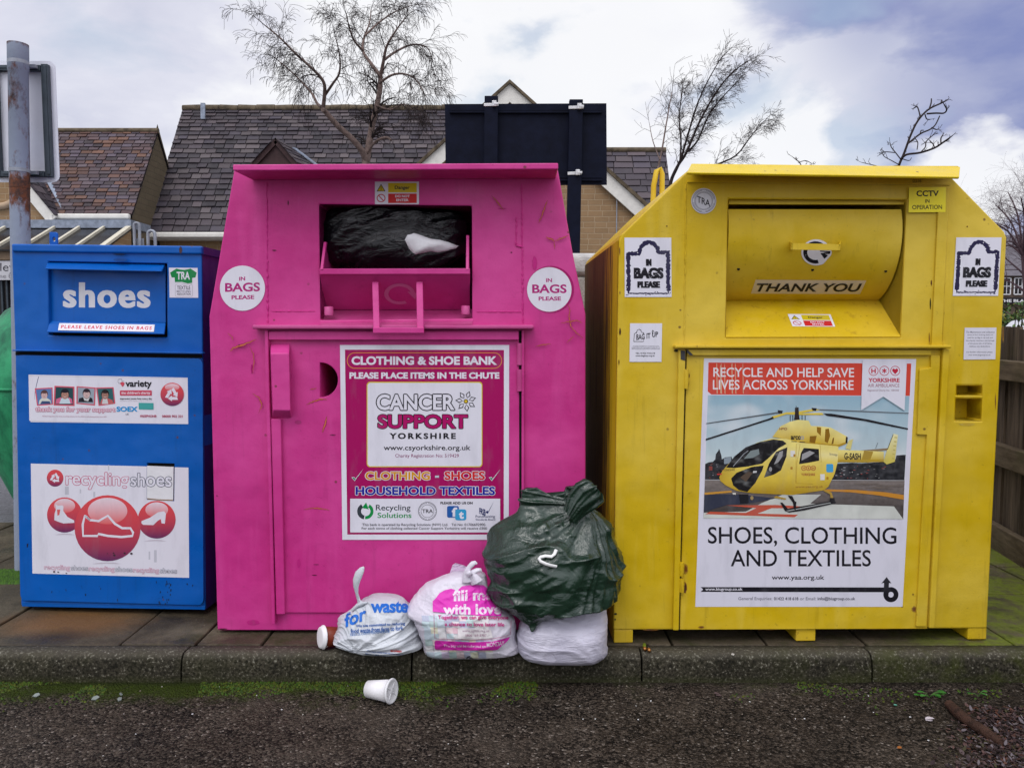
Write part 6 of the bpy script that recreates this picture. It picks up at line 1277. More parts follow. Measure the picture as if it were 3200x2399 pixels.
for (x, y, L, c, lab, z) in ((N(F3, 910, 680)[0], N(F3, 0, 672)[1], .028, (.5, .45, .48), 'crumpled pale leaf lying left of the stick', 0), (N(F3, 435, 0)[0], N(F3, 0, 468)[1], .012, (.12, .36, .28), 'small turquoise plastic scrap on the asphalt', 0), (N(F3, 500, 0)[0], N(F3, 0, 1062)[1], .016, (.30, .10, .02), 'orange dead leaf scrap on bare asphalt', 0), (N(E0, 650, 0)[0], N(E0, 0, 938)[1], .026, (.09, .06, .06), 'curled dark dead leaf at the kerb foot below the yellow bank', 0), (N(E0, 722, 0)[0], N(E0, 0, 733)[1], .012, (.62, .60, .55), 'small white pebble on top of the kerb', PAVE)):
    g = G(x, y, z); m = MB(); rg = random.Random(int(x))
    for k in range(3): leafgeo(m, g + Vector((-.5 * L + rg.uniform(-.2, .2) * L, rg.uniform(-.2, .2) * L, .003 + .002 * k)), Vector((1, rg.uniform(-.5, .5), 0)), L * rg.uniform(.8, 1.2), L * .35, .3, c, rg.uniform(.1, .5))
    o = m.build('litter_scrap' if 'pebble' not in lab else 'pebble', M['vcol']); tag(o, lab, 'pebble' if 'pebble' in lab else 'scrap')

# ------------------------------------------------------------------ signs
PY = 4.06
sb_ = AtY(78, 1800, PY); sb_.z = PAVE
SG = empty('road_sign', sb_, 'pale road sign seen from behind on a rusty grey round post', 'road sign')
pt_ = AtY(56, 138, PY); pr = 27.5 * PY / F
m = MB(); mid1 = sb_ + (pt_ - sb_) * .74
m.tube([sb_, sb_ + (pt_ - sb_) * .735], [pr * 1.0, pr], 24); m.build('post', M['rustpost'], SG, sb_)
m = MB(); m.tube([sb_ + (pt_ - sb_) * .735, sb_ + (pt_ - sb_) * .95, sb_ + (pt_ - sb_) * .951, pt_], [pr * 1.03, pr * 1.0, pr * 1.06, pr * 1.06], 24); m.build('post_sleeve', M['rustpost'], SG, sb_)
def rrp(x0, x1, z0, z1, r):
    return [(cx + r * math.cos(R(a)), cz + r * math.sin(R(a))) for cx, cz, a0 in ((x1 - r, z1 - r, 0), (x0 + r, z1 - r, 90), (x0 + r, z0 + r, 180), (x1 - r, z0 + r, 270)) for a in range(a0, a0 + 91, 15)]
YP = PY + pr + .055
a = AtY(*N(A0, 345, 385), YP); b = AtY(*N(A0, 345, 1146), YP); cxp = pt_.x; 
cxp = AtY(75, 400, YP).x
m = MB(); pl = rrp(2 * cxp - a.x, a.x, b.z, a.z, .035); vs = [(x, YP, z) for x, z in pl] + [(x, YP + .004, z) for x, z in pl]; n = len(pl)
m.add(vs, [tuple(range(n)), tuple(reversed(range(n, 2 * n)))] + [(i, (i + 1) % n, n + (i + 1) % n, n + i) for i in range(n)]); m.build('sign_plate', M['plate'], SG, sb_)
rt_ = AtY(*N(A0, 302, 405), YP - .02); rb_ = AtY(*N(A0, 302, 1112), YP - .02); hw = rt_.x - cxp
for s_ in (-1, 1):
    m = MB(); x = cxp + s_ * (hw - .018); m.box(x - .018, x + .018, YP - .028, YP - .001, rb_.z, rt_.z); m.box(x - .004, x + .012, YP - .034, YP - .028, rb_.z + .01, rt_.z - .01); m.build('channel_rail', M['rail'], SG, sb_, bevel=.003)
for z in (rt_.z - .02, rb_.z + .015):
    m = MB(); m.box(cxp - hw + .038, cxp + hw - .038, YP - .03, YP - .002, z - .014, z + .014); m.box(cxp - hw + .05, cxp + hw - .05, YP - .034, YP - .03, z - .004, z + .006); m.build('channel_rail', M['rail'], SG, sb_, bevel=.002)
    m = MB(); q = sb_ + (pt_ - sb_) * ((z - sb_.z) / (pt_.z - sb_.z)); m.tube([q - Vector((0, 0, .009)), q + Vector((0, 0, .009))], pr * 1.07, 24); m.box(q.x - .06, q.x + .06, q.y + pr, q.y + pr + .02, q.z - .008, q.z + .008); m.build('clamp', M['grey_metal'], SG, sb_)
# navy notice board
NY = 5.75
cb0 = AtY(1590, 330, NY)
NB = empty('notice_board', (cb0.x, NY, .085), 'dark navy notice board on two square posts seen from behind', 'notice board')
ob0 = (cb0.x, NY, .085)
q = [AtY(*N(A1, x, y), NY + .07) for x, y in ((785, 655), (1800, 650), (1803, 1160), (790, 1166))]
m = MB(); m.add(q + [v + Vector((0, .02, 0)) for v in q], [(0, 1, 2, 3), (7, 6, 5, 4), (0, 4, 5, 1), (1, 5, 6, 2), (2, 6, 7, 3), (3, 7, 4, 0)])
for k in range(9):
    z = AtY(*N(A1, rnd.uniform(820, 1780), rnd.uniform(760, 1100)), NY + .0685); m.box(z.x - .003, z.x + .003, z.y - .002, z.y, z.z - .003, z.z + .003)
NP = m.build('panel', M['navy'], NB, ob0)
for (y, x0, x1) in ((692, 815, 1770), (706, 815, 1770), (1115, 820, 1772), (1132, 820, 1772)):
    m = MB(); a, b = AtY(*N(A1, x0, y), NY + .06), AtY(*N(A1, x1, y), NY + .06); m.bar(a, b, .03, .014, 0); m.build('rail', M['navy'], NP, ob0)
for (x0, x1, yt, xb0, xb1) in ((1034, 1119, 602, 1026, 1112), (1568, 1653, 624, 1548, 1634)):
    a, b = AtY(*N(A1, x0, yt), NY), AtY(*N(A1, x1, yt), NY); c, d = AtY(*N(A1, xb0, 1580), NY), AtY(*N(A1, xb1, 1580), NY)
    k = (.085 - c.z) / (a.z - c.z); c2 = c + (a - c) * k; d2 = d + (b - d) * k; th = Vector((0, .06, 0)); m = MB(); m.hexa([c2, d2, d2 + th, c2 + th, a, b, b + th, a + th]); m.build('post', M['navy'], NB, ob0, bevel=.004)
for (x0, x1, y) in ((1030, 1122, 660), (1562, 1656, 677), (1556, 1644, 1091)):
    m = MB(); a, b = AtY(*N(A1, x0, y), NY - .003), AtY(*N(A1, x1, y - 3), NY - .003); m.bar(a, b, .004, .022, 0); bx_ = a + (b - a) * .75; m.box(bx_.x - .02, bx_.x + .012, NY - .03, NY - .004, bx_.z - .018, bx_.z + .022); m.box(bx_.x - .006, bx_.x + .028, NY - .034, NY - .026, bx_.z - .008, bx_.z + .008); m.build('steel_band', M['strap'], NB, ob0, bevel=.003)
# green bottle bank
gc = AtY(262, 1500, 5.6); m = MB(); prof = [(.0, .36), (.1, .43), (.35, .53), (.6, .61), (.85, .665), (1.0, .665), (1.12, .64), (1.3, .56), (1.45, .44), (1.56, .28), (1.62, .1), (1.63, 0)]
fine = []
for i in range(len(prof) - 1):
    for k in range(4): t_ = k / 4; fine.append((prof[i][0] * (1 - t_) + prof[i + 1][0] * t_, prof[i][1] * (1 - t_) + prof[i + 1][1] * t_))
fine.append(prof[-1])
GB = empty('bottle_bank', (gc.x, gc.y, .085), 'domed mouldy green bottle bank behind the blue bank', 'bottle bank')
lathe(m, (gc.x, gc.y, .085), (gc.x, gc.y, 1.085), fine, 48); o = m.build('shell', M['green_shell'], GB, (gc.x, gc.y, .085))
m = MB(); m.tube([(gc.x + .668 * math.cos(R(a)), gc.y + .668 * math.sin(R(a)), .085 + .93) for a in range(0, 361, 10)], .012, 6); m.build('seam', M['green_shell'], GB, (gc.x, gc.y, .085))
# steel hoops behind the blue bank
for (x0, x1, yt, Y, lab) in ((421, 437, 697, 5.0, 'grey steel hoop with a bracket plate, left of two behind the blue bank'), (463, 485, 721, 4.9, 'bare grey steel hoop nearest the pink bank')):
    a, b = AtY(x0, 760, Y), AtY(x1, 760, Y); zt_ = AtY(x0, yt, Y).z; r_ = (b.x - a.x) / 2; rt = empty('metal_hoop', (a.x, Y, .085), lab, 'metal hoop', 'steel hoops behind the blue bank')
    m = MB(); pts = [(a.x, Y, .085)] + [(a.x + r_ - r_ * math.cos(R(q)), Y, zt_ - r_ + r_ * math.sin(R(q))) for q in range(0, 181, 20)] + [(b.x, Y, .085)]; m.tube(pts, .0095, 10); m.build('tube', M['grey_metal'], rt, (a.x, Y, .085))
    if Y == 5.0:
        m = MB(); z = AtY(430, 755, Y).z; m.box(a.x - .015, b.x + .02, Y + .01, Y + .016, z - .12, z + .022); m.build('bracket', M['grey_metal'], rt, (a.x, Y, .085))
# stone pier
z = AtY(1800, 789, 5.25); x0, x1 = .36, .85; PRx = empty('stone_pier', ((x0 + x1) / 2, 5.5, .085), 'pale weathered stone pier between the pink and yellow banks', 'stone pier'); b0 = ((x0 + x1) / 2, 5.5, .085)
m = MB(); m.box(x0 + .02, x1 - .02, 5.27, 5.73, .085, z.z - .16); m.build('shaft', plain('rough_grey_stone', (.36, .34, .30), .9, .35, 12, .8), PRx, b0, bevel=.02)
m = MB(); m.box(x0, x1, 5.25, 5.75, z.z - .158, z.z); m.build('coping', plain('pale_coping_stone', (.48, .47, .45), .9, .2, 12, .6), PRx, b0, bevel=.05, seg=4)

# ------------------------------------------------------------------ buildings
def slates(mb, eL, eR, rL, rR, rows, wd, pal, seed, h=.02, clip=None, pw=1.0):
    rg = random.Random(seed); eL, eR, rL, rR = map(Vector, (eL, eR, rL, rR)); nrm = (eR - eL).cross(rL - eL).normalized()
    if nrm.z < 0: nrm = -nrm
    W_ = (eR - eL).length; nc = int(W_ / wd) + 1
    def at(s, t): return (eL * (1 - s) + eR * s) * (1 - t) + (rL * (1 - s) + rR * s) * t
    for j in range(rows):
        t0 = 1 - (1 - j / rows) ** pw if pw != 1 else j / rows; t1 = 1 - (1 - (j + 1) / rows) ** pw if pw != 1 else (j + 1) / rows
        off = rg.uniform(.3, .7) if j % 2 else rg.uniform(-.15, .15); s = -off / nc
        while s < 1:
            w_ = rg.uniform(.8, 1.2) / nc; a, b = max(0, s), min(1, s + w_); s += w_
            if b - a < .12 / nc: continue
            if clip and not clip(at((a + b) / 2, (t0 + t1) / 2)): continue
            g = .009 / W_; jt = rg.uniform(-.05, .05) * (t1 - t0); hh = h * rg.uniform(.8, 1.5); tt = min(1, t1 + .012)
            p = [at(a + g, t0 + jt) + nrm * hh, at(b - g, t0 + jt + rg.uniform(-.03, .03) * (t1 - t0)) + nrm * (hh * rg.uniform(.8, 1.2)), at(b - g, tt) + nrm * .003, at(a + g, tt) + nrm * .003]
            c = rg.choice(pal); k = rg.uniform(.75, 1.25); c = tuple(q * k for q in c)
            dn = -nrm * hh * 1.1; mb.add(p + [p[0] + dn, p[1] + dn], [(0, 1, 2, 3), (4, 5, 1, 0), (4, 0, 3), (5, 2, 1)], 0, c)
PAL = [(.058, .046, .054), (.045, .037, .045), (.075, .060, .066), (.034, .029, .035), (.092, .076, .080), (.052, .044, .056)]
PALR = [(.085, .052, .055), (.115, .060, .048), (.07, .048, .055), (.14, .072, .05), (.085, .066, .085), (.05, .037, .042), (.10, .075, .085)]
def part(mb, name, mat, root, base, bevel=0): return mb.build(name, mat, root, base, bevel=bevel)
# main building
GZ = .085
e1 = AtY(457, 726, 17.0); r1 = AtY(592, 340, 19.1); xl = e1.x; xr = AtY(1560, 700, 17).x + .9
eL, eR, rL, rR = Vector((xl, 17.0, e1.z)), Vector((xr, 17.0, e1.z)), Vector((xl, 19.1, r1.z)), Vector((xr, 19.1, r1.z))
HB = empty('stone_building', ((xl + xr) / 2, 18.5, GZ), 'buff stone building with long grey slate roof and front gable', 'building', 'village buildings behind the banks'); hb0 = ((xl + xr) / 2, 18.5, GZ)
m = MB(); m.box(xl + .15, xr - .1, 17.3, 20.9, GZ, e1.z - .05); 
for x in (xl + .15, xr - .1): m.add([(x, 17.3, e1.z - .06), (x, 20.9, e1.z - .06), (x, 19.1, r1.z - .12)], [(0, 1, 2)])
part(m, 'wall', M['stone'], HB, hb0)
m = MB(); nn = Vector((0, -.02, -.02)); m.add([eL + nn, eR + nn, rR + nn, rL + nn, Vector((xl, 21.2, e1.z)), Vector((xr, 21.2, e1.z))], [(0, 1, 2, 3), (3, 2, 5, 4)]); UND = part(m, 'roof_deck', M['slate_under'], HB, hb0)
m = MB(); slates(m, eL, eR, rL, rR, 26, .27, PAL, 1, .030, None, 1.22); RF = part(m, 'roof', M['slate'], HB, hb0)
m = MB(); x = xl
while x < xr: m.tube([(x, 19.1, r1.z + rnd.uniform(-.01, .015)), (min(xr, x + .44), 19.1, r1.z + rnd.uniform(-.01, .015))], .09, 8, flat=.8); x += .45
m.build('ridge_tiles', M['ridge'], RF, hb0)
m = MB(); m.box(xl - .12, xr, 16.86, 16.98, e1.z - .13, e1.z - .01); m.box(xl - .05, xr, 16.98, 17.3, e1.z - .16, e1.z - .05); part(m, 'gutter', M['white_trim'], HB, hb0, .03)
fa = AtY(*N(A0, 1283, 690), 18.9); fb2 = AtY(*N(A0, 1276, 750), 18.75); m = MB(); m.bar(fb2, fb2 + Vector((0, .02, .38)), .1, .05); m.build('flue', M['lead'], RF, hb0)
# gablet
ga, gl, gr_ = AtY(863, 441, 17.35), AtY(790, 520, 17.35), AtY(930, 520, 17.35)
def onroof(z): return 17.0 + 2.1 * (z - e1.z) / (r1.z - e1.z)
gbk = Vector((ga.x + .1, onroof(ga.z) + .05, ga.z)); grb = Vector((gr_.x + .3, onroof(gr_.z) + .05, gr_.z)); glb = Vector((gl.x, onroof(gl.z) + .05, gl.z))
m = MB(); m.add([ga, gl, gr_, gbk, glb, grb], [(0, 1, 2), (0, 3, 4, 1), (0, 2, 5, 3)]); m.bar(ga + Vector((0, -.03, .0)), gl + Vector((0, -.03, 0)), .05, .12); m.bar(ga + Vector((0, -.03, .0)), gr_ + Vector((0, -.03, 0)), .05, .12)
GLT = part(m, 'gablet', M['brown'], HB, hb0)
m = MB(); up = Vector((0, -.12, .06)); slates(m, gr_ + up, grb + up, ga + up, gbk + up, 5, .3, PAL, 3, .015); slates(m, gl + up, glb + up, ga + up, gbk + up, 5, .3, PAL, 4, .015); m.build('gablet_roof', M['slate'], GLT, hb0)
m = MB(); a, b = gbk + Vector((.05, -.12, .06)), grb + Vector((.1, -.2, .06)); m.bar(a, b, .12, .02); m.build('valley_flashing', M['lead'], GLT, hb0)
# front gable
GY = 16.0; ap = AtY(1593, 262, GY); fr = AtY(2024, 652, GY); fl_ = Vector((2 * ap.x - fr.x, GY, fr.z))
m = MB(); m.add([(fl_.x + .25, GY + .12, GZ), (fr.x - .25, GY + .12, GZ), (fr.x - .25, GY + .12, fr.z), (ap.x, GY + .12, ap.z - .2), (fl_.x + .25, GY + .12, fl_.z), (fr.x - .25, 18.5, GZ), (fr.x - .25, 18.5, fr.z), (fl_.x + .25, 18.5, GZ), (fl_.x + .25, 18.5, fl_.z)], [(0, 1, 2, 3, 4), (1, 5, 6, 2), (0, 4, 8, 7)]); GW = part(m, 'gable_wall', M['stone'], HB, hb0)
for s_, f in ((1, fr), (-1, fl_)):
    m = MB(); d = (f - ap).normalized(); e = f + d * .2; n_ = Vector((-d.z * s_, 0, d.x * s_)); n_ = n_ if n_.z < 0 else -n_
    q = [ap + Vector((0, 0, .0)), e, e + n_ * .27 , ap + Vector((0, 0, -.27 / abs(n_.z)))]
    m.add([v + Vector((0, 0, 0)) for v in q] + [v + Vector((0, .06, 0)) for v in q], [(0, 1, 2, 3), (7, 6, 5, 4), (0, 4, 5, 1), (1, 5, 6, 2), (2, 6, 7, 3), (3, 7, 4, 0)]); m.build('bargeboard', M['white_trim'], GW, hb0)
    m = MB(); t0_ = ap + Vector((0, 0, .07)); t1_ = e - n_ * .07 * 1.0; bk_ = Vector((0, 4.2, 0)); fw_ = Vector((0, -.06, 0))
    lo0, lo1 = ap + Vector((0, 0, .003)), e; m.add([lo0 + fw_, lo1 + fw_, t1_ + fw_, t0_ + fw_, lo0 + bk_, lo1 + bk_, t1_ + bk_, t0_ + bk_], [(0, 1, 2, 3), (3, 2, 6, 7), (0, 4, 5, 1), (1, 5, 6, 2), (4, 7, 6, 5)]); m.build('gable_roof', M['ridge'], GW, hb0)
m = MB(); a = AtY(1928, 560, GY + .07); m.tube([(a.x, GY + .06, GZ), (a.x, GY + .06, AtY(1928, 605, GY).z)], .012, 8); m.build('drainpipe', M['grey_metal'], GW, hb0)
# low wing on the right
e2 = AtY(2100, 742, 17.2); r2_ = AtY(2081, 470, 18.5); xa, xb = 1.2, r2_.x
m = MB(); m.box(xa, xb - .12, 17.4, 20.0, GZ, e2.z); m.add([(xb - .12, 17.4, e2.z), (xb - .12, 20.0, e2.z), (xb - .12, 18.6, r2_.z - .1)], [(0, 1, 2)]); WG = part(m, 'wing_wall', M['stone'], HB, hb0)
m = MB(); nn = Vector((0, -.0, -.03)); q = [Vector((xa, 17.2, e2.z)), Vector((xb, 17.2, e2.z)), Vector((xb, 18.5, r2_.z)), Vector((xa, 18.5, r2_.z))]; m.add([v + nn for v in q] + [Vector((xb, 19.9, e2.z)), Vector((xa, 19.9, e2.z))], [(0, 1, 2, 3), (3, 2, 4, 5)]); m.build('roof_deck', M['slate_under'], WG, hb0)
m = MB(); slates(m, q[0], q[1], q[3], q[2], 14, .42, [tuple(z * 1.35 for z in c) for c in PAL], 6, .024); m.build('wing_roof', M['slate'], WG, hb0)
m = MB(); m.tube([(xa, 18.5, r2_.z), (xb, 18.5, r2_.z)], .07, 8); m.build('ridge_tiles', M['ridge'], WG, hb0)
# house on the left, with a shop front
e3 = AtY(415, 669, 16.2); r3 = AtY(502, 409, 17.5); xr3 = e3.x; xl3 = -16.0
LH = empty('stone_house', ((xl3 + xr3) / 2, 17, GZ), 'buff stone house with reddish slate roof and a canopied shop front', 'house', 'village buildings behind the banks'); lh0 = ((xl3 + xr3) / 2, 17, GZ)
m = MB(); m.box(xl3, xr3 - .12, 16.4, 18.7, GZ, e3.z - .06); part(m, 'wall', M['stone'], LH, lh0)
m = MB(); xx3 = xr3 - .04; m.add([(xx3, 16.3, GZ), (xx3, 18.9, GZ), (xx3, 18.9, e3.z + .1), (xx3, 17.55, r3.z + .16), (xx3, 16.25, e3.z - .02)], [(0, 1, 2, 3, 4)]); m.box(xx3 - .2, xx3 - .002, 16.35, 18.8, GZ, e3.z - .1); part(m, 'end_wall', M['stone_side'], LH, lh0)
q = [Vector((xl3, 16.2, e3.z)), Vector((xr3, 16.2, e3.z)), Vector((xr3 - .0, 17.5, r3.z)), Vector((xl3, 17.5, r3.z))]; m = MB(); m.add([v + Vector((0, 0, -.03)) for v in q] + [Vector((xr3, 18.9, e3.z)), Vector((xl3, 18.9, e3.z))], [(0, 1, 2, 3), (3, 2, 4, 5)]); part(m, 'roof_deck', M['slate_under'], LH, lh0)
m = MB(); slates(m, q[0], q[1], q[3], q[2], 24, .22, PALR, 9, .02); RF3 = part(m, 'roof', M['slate'], LH, lh0)
m = MB(); m.tube([(xl3, 17.5, r3.z), (xr3, 17.5, r3.z)], .06, 8); m.build('ridge_tiles', M['ridge'], RF3, lh0)
gx = AtY(163, 679, 16.1).x; m = MB(); m.box(gx, xr3 - .02, 16.05, 16.17, e3.z - .12, e3.z - .01); part(m, 'gutter', M['white_trim'], LH, lh0, .03)
Y4 = 15.95; ft = AtY(162, 664, Y4); tp = AtY(86, 572, Y4); d = (tp - ft).normalized(); ap4 = ft + d * 2.55; ol = Vector((2 * ap4.x - ft.x, Y4, ft.z))
m = MB(); m.add([(ol.x, Y4 + .12, GZ), (ft.x - .12, Y4 + .12, GZ), (ft.x - .12, Y4 + .12, ft.z - .03), (ap4.x, Y4 + .12, ap4.z - .2), (ol.x, Y4 + .12, ol.z), (ft.x - .12, 16.6, GZ), (ft.x - .12, 16.6, ft.z - .03)], [(0, 1, 2, 3, 4), (1, 5, 6, 2)]); GW4 = part(m, 'gable_wall', M['stone'], LH, lh0)
for f in (ft, ol):
    m = MB(); dd_ = (f - ap4).normalized(); n_ = Vector((dd_.z, 0, -dd_.x)); n_ = n_ if n_.z < 0 else -n_; qq = [ap4, f + dd_ * .12, f + dd_ * .12 + n_ * .2, ap4 + Vector((0, 0, -.33))]
    m.add(qq + [v + Vector((0, .05, 0)) for v in qq], [(0, 1, 2, 3), (7, 6, 5, 4), (0, 4, 5, 1), (1, 5, 6, 2), (2, 6, 7, 3), (3, 7, 4, 0)]); m.build('bargeboard', M['white_trim'], GW4, lh0)
m = MB(); up = Vector((0, 0, .03)); f1 = ft + (ft - ap4).normalized() * .1
yb4 = 16.2 + (ap4.z - e3.z) * 1.3 / (r3.z - e3.z) - Y4; slates(m, f1 + up + Vector((0, -.05, 0)), f1 + up + Vector((0, .34, 0)), ap4 + up + Vector((0, -.05, 0)), ap4 + up + Vector((0, yb4, 0)), 13, .24, PAL, 10, .015); slates(m, ol + up, ol + up + Vector((0, 1.3, 0)), ap4 + up, ap4 + up + Vector((0, 2.6, 0)), 13, .24, PAL, 12, .015); m.build('gable_roof', M['slate'], GW4, lh0)
m = MB(); va1 = f1 + Vector((.10, .30, .10)); va2 = ap4 + Vector((.09, yb4 - .04, .12)); m.bar(va1, va2, .15, .02, 0, (.4, -.7, .5)); m.build('valley_flashing', M['lead'], RF3, lh0)
m = MB(); a = AtY(*N(F0, 590, 450), 15.95); b = AtY(*N(F0, 595, 590), 15.6); m.tube([a, (a.x, a.y, b.z + .12), b, b + Vector((-.03, -.05, -.03))], .04, 10); part(m, 'downpipe', M['white_trim'], LH, lh0)
m = MB(); c_ = AtY(*N(F0, -10, 110), Y4 + .08); m.tube([c_ + Vector((.42 * math.cos(R(a)), 0, .42 * math.sin(R(a)))) for a in range(0, 361, 15)], .07, 8); m.build('stone_ring', M['lead'] if False else plain('pale_ring_stone', (.45, .33, .22), .85), GW4, lh0)
# canopy
ct = AtY(413, 713, 15.4); cl = AtY(343, 763, 14.54); xr4 = (ct.x + cl.x) / 2; cf = AtY(30, 779, 14.3)
m = MB(); zT, zB = ct.z, AtY(30, 779, 14.3).z; m.add([(-16, 15.4, zT), (xr4, 15.4, zT), (xr4, 14.3, zB), (-16, 14.3, zB), (-16, 15.4, zT - .03), (xr4, 15.4, zT - .03), (xr4, 14.3, zB - .03), (-16, 14.3, zB - .03)], [(0, 1, 2, 3), (4, 7, 6, 5), (1, 5, 6, 2), (3, 2, 6, 7)]); CN = part(m, 'canopy', M['darkglass'], LH, lh0)
for i in range(12):
    x = xr4 - .05 - i * .49; m = MB(); w_ = .10 if i == 0 else .05; m.bar((x, 15.38, zT + .02), (x, 14.28, zB + .02), w_, .05); m.build('batten', M['batten'], CN, lh0)
m = MB(); m.box(-16, xr4, 15.36, 16.2, zT + .0, zT + .16); m.build('lead_strip', M['lead'], CN, lh0)
m = MB(); m.add([(xr4 - .02, 15.4, zT - .03), (xr4 - .02, 14.32, zB - .03), (xr4 - .02, 14.32, zB - .35), (xr4 - .02, 15.4, zB - .35)], [(0, 1, 2, 3)]); m.build('canopy_cheek', M['stone'], CN, lh0)
fz0, fz1 = AtY(20, 812, 14.35).z, AtY(20, 781, 14.35).z
m = MB(); m.box(-16, xr4 - .05, 14.36, 14.46, fz0, fz1); part(m, 'fascia', plain('brown_fascia', (.16, .11, .07), .6), LH, lh0)
sz0, sz1 = AtY(20, 875, 14.4).z, AtY(20, 812, 14.4).z
m = MB(); m.box(-16, xr4 - .3, 14.38, 14.44, sz0, sz1 - .02); SS = part(m, 'shop_sign', plain('grey_white_sign_board', (.52, .52, .54), .5, .05), LH, lh0)
fs_ = Frame((0, 14.377, 0)); p = Pr(fs_.flat(0), F0); p.step = .002; p.text('ley', 2, 1000, 172, 1125, (.05, .05, .06), -.005); p.text('ne ba', -6, 1128, 172, 1172, (.18, .18, .2), -.01); LT = p.mb.build('lettering', M['ink'], None); LT.parent = SS; LT.matrix_parent_inverse = Matrix.Translation(-Vector((0, 0, 0)))
for v in LT.data.vertices: c_ = v.co.copy(); wv_ = Vector((c_.x, 14.377 + c_.y, c_.z)); v.co = wv_ - Vector(lh0)
wz0, wz1 = AtY(10, 988, 14.5).z, sz0
m = MB(); m.box(-16, xr4 - .4, 14.5, 16.1, wz0, wz1); SW = part(m, 'shop_window', M['darkglass'], LH, lh0)
for x in (8, 24, 40):
    m = MB(); a = AtY(x, 930, 14.48); m.box(a.x - .015, a.x + .015, 14.46, 14.5, wz0, wz1); m.build('glazing_bar', M['rail'], SW, lh0)
m = MB(); m.box(-16, xr4 - .4, 14.42, 16.1, wz0 - .08, wz0); part(m, 'window_ledge', M['white_trim'], LH, lh0)
m = MB(); m.box(-16, xr4 - .4, 14.5, 16.1, GZ, wz0 - .08); part(m, 'stall_riser', plain('dark_riser', (.05, .05, .06), .6), LH, lh0)

# ------------------------------------------------------------------ fence, car and far street on the right
fd = Vector((.169, .986, 0)); fo = Vector((2.86, 4.56, 0)); FNp = Vector((fd.y, -fd.x, 0))
FE = empty('timber_fence', (fo.x, fo.y, PAVE), 'weathered vertical board fence with three rails beside the yellow bank', 'fence'); f0 = (fo.x, fo.y, PAVE)
m = MB(); rg = random.Random(2); k = -2.2
while k < 6:
    w_ = rg.uniform(.10, .125); a = fo + fd * k + FNp * (.05 + (.012 if int(k * 10) % 2 else 0)); b = a + fd * (w_ - .006); th = FNp * .016; z0_, z1_ = .12, 1.41 + rg.uniform(-.012, .012)
    m.hexa([a + Vector((0, 0, z0_)), b + Vector((0, 0, z0_)), b + th + Vector((0, 0, z0_)), a + th + Vector((0, 0, z0_)), a + Vector((0, 0, z1_)), b + Vector((0, 0, z1_)), b + th + Vector((0, 0, z1_)), a + th + Vector((0, 0, z1_))]); k += w_
m.build('board_panel', M['wood'], FE, f0)
for z0_, z1_, nm in ((1.11, 1.225, 'rail'), (.61, .735, 'rail'), (.10, .254, 'gravel_board')):
    m = MB(); a = fo + fd * -2.2; b = fo + fd * 6; t2_ = FNp * -.012 if nm == 'rail' else Vector((0, 0, 0)); t_ = FNp * .045
    m.hexa([a + t2_ + Vector((0, 0, z0_)), b + t2_ + Vector((0, 0, z0_)), b + t_ + Vector((0, 0, z0_)), a + t_ + Vector((0, 0, z0_)), a + t2_ + Vector((0, 0, z1_ - .0)), b + t2_ + Vector((0, 0, z1_ - .0)), b + t_ + Vector((0, 0, z1_)), a + t_ + Vector((0, 0, z1_))]); m.build(nm, M['railwood'], FE, f0, bevel=.006)
for k in (-.9, 1.2, 3.3, 5.2):
    m = MB(); a = fo + fd * k + FNp * .075; m.box(a.x - .045, a.x + .045, a.y - .045, a.y + .045, .08, 1.36); m.build('post', M['wood'], FE, f0)
# pale van beyond the fence
CY_ = 13.5; cl_ = AtY(3100, 1000, CY_).x; ct_ = AtY(3170, 992, CY_).z; v0 = (cl_ + 2.0, CY_, GZ)
VN = empty('parked_car', v0, 'pale parked car with dark windscreen behind the timber fence', 'car')
pf = [(-.1, .35), (-.1, .75), (.05, .95), (.95, 1.02), (1.45, ct_ - GZ - .03), (1.7, ct_ - GZ), (3.2, ct_ - GZ), (3.95, ct_ - GZ - .06), (4.15, 1.0), (4.2, .35)]
m = MB(); m.add([(cl_ + x, CY_, GZ + z) for x, z in pf] + [(cl_ + x, CY_ + 1.75, GZ + z) for x, z in pf], [tuple(range(10)), tuple(reversed(range(10, 20)))] + [(i, (i + 1) % 10, 10 + (i + 1) % 10, 10 + i) for i in range(10)]); m.build('body', M['car'], VN, v0, bevel=.05, seg=3)
m = MB(); wq = [(1.08, 1.06), (1.5, ct_ - GZ - .10), (2.3, ct_ - GZ - .09), (2.3, 1.04)]; wq2 = [(2.4, 1.04), (2.4, ct_ - GZ - .09), (3.7, ct_ - GZ - .1), (3.9, 1.06)]
for w_ in (wq, wq2): m.add([(cl_ + x, CY_ - .006, GZ + z) for x, z in w_], [(0, 1, 2, 3)])
m.add([(cl_ + 1.0, CY_ + .15, GZ + 1.04), (cl_ + 1.0, CY_ + 1.6, GZ + 1.04), (cl_ + 1.42, CY_ + 1.5, ct_ - .06), (cl_ + 1.42, CY_ + .25, ct_ - .06)], [(0, 1, 2, 3)]); m.build('window', M['darkglass'], VN, v0)
for x in (.7, 3.3):
    m = MB(); lathe(m, (cl_ + x, CY_ - .03, GZ + .33), (cl_ + x, CY_ + .2, GZ + .33), [(0, 0), (0, .29), (.1, .33), (1, .33)], 24); WL = m.build('wheel', M['tyre'], VN, v0); m = MB(); lathe(m, (cl_ + x, CY_ - .035, GZ + .33), (cl_ + x, CY_ + .0, GZ + .33), [(0, 0), (0, .19), (1, .2)], 20); m.build('rim', M['strap'], WL, v0)
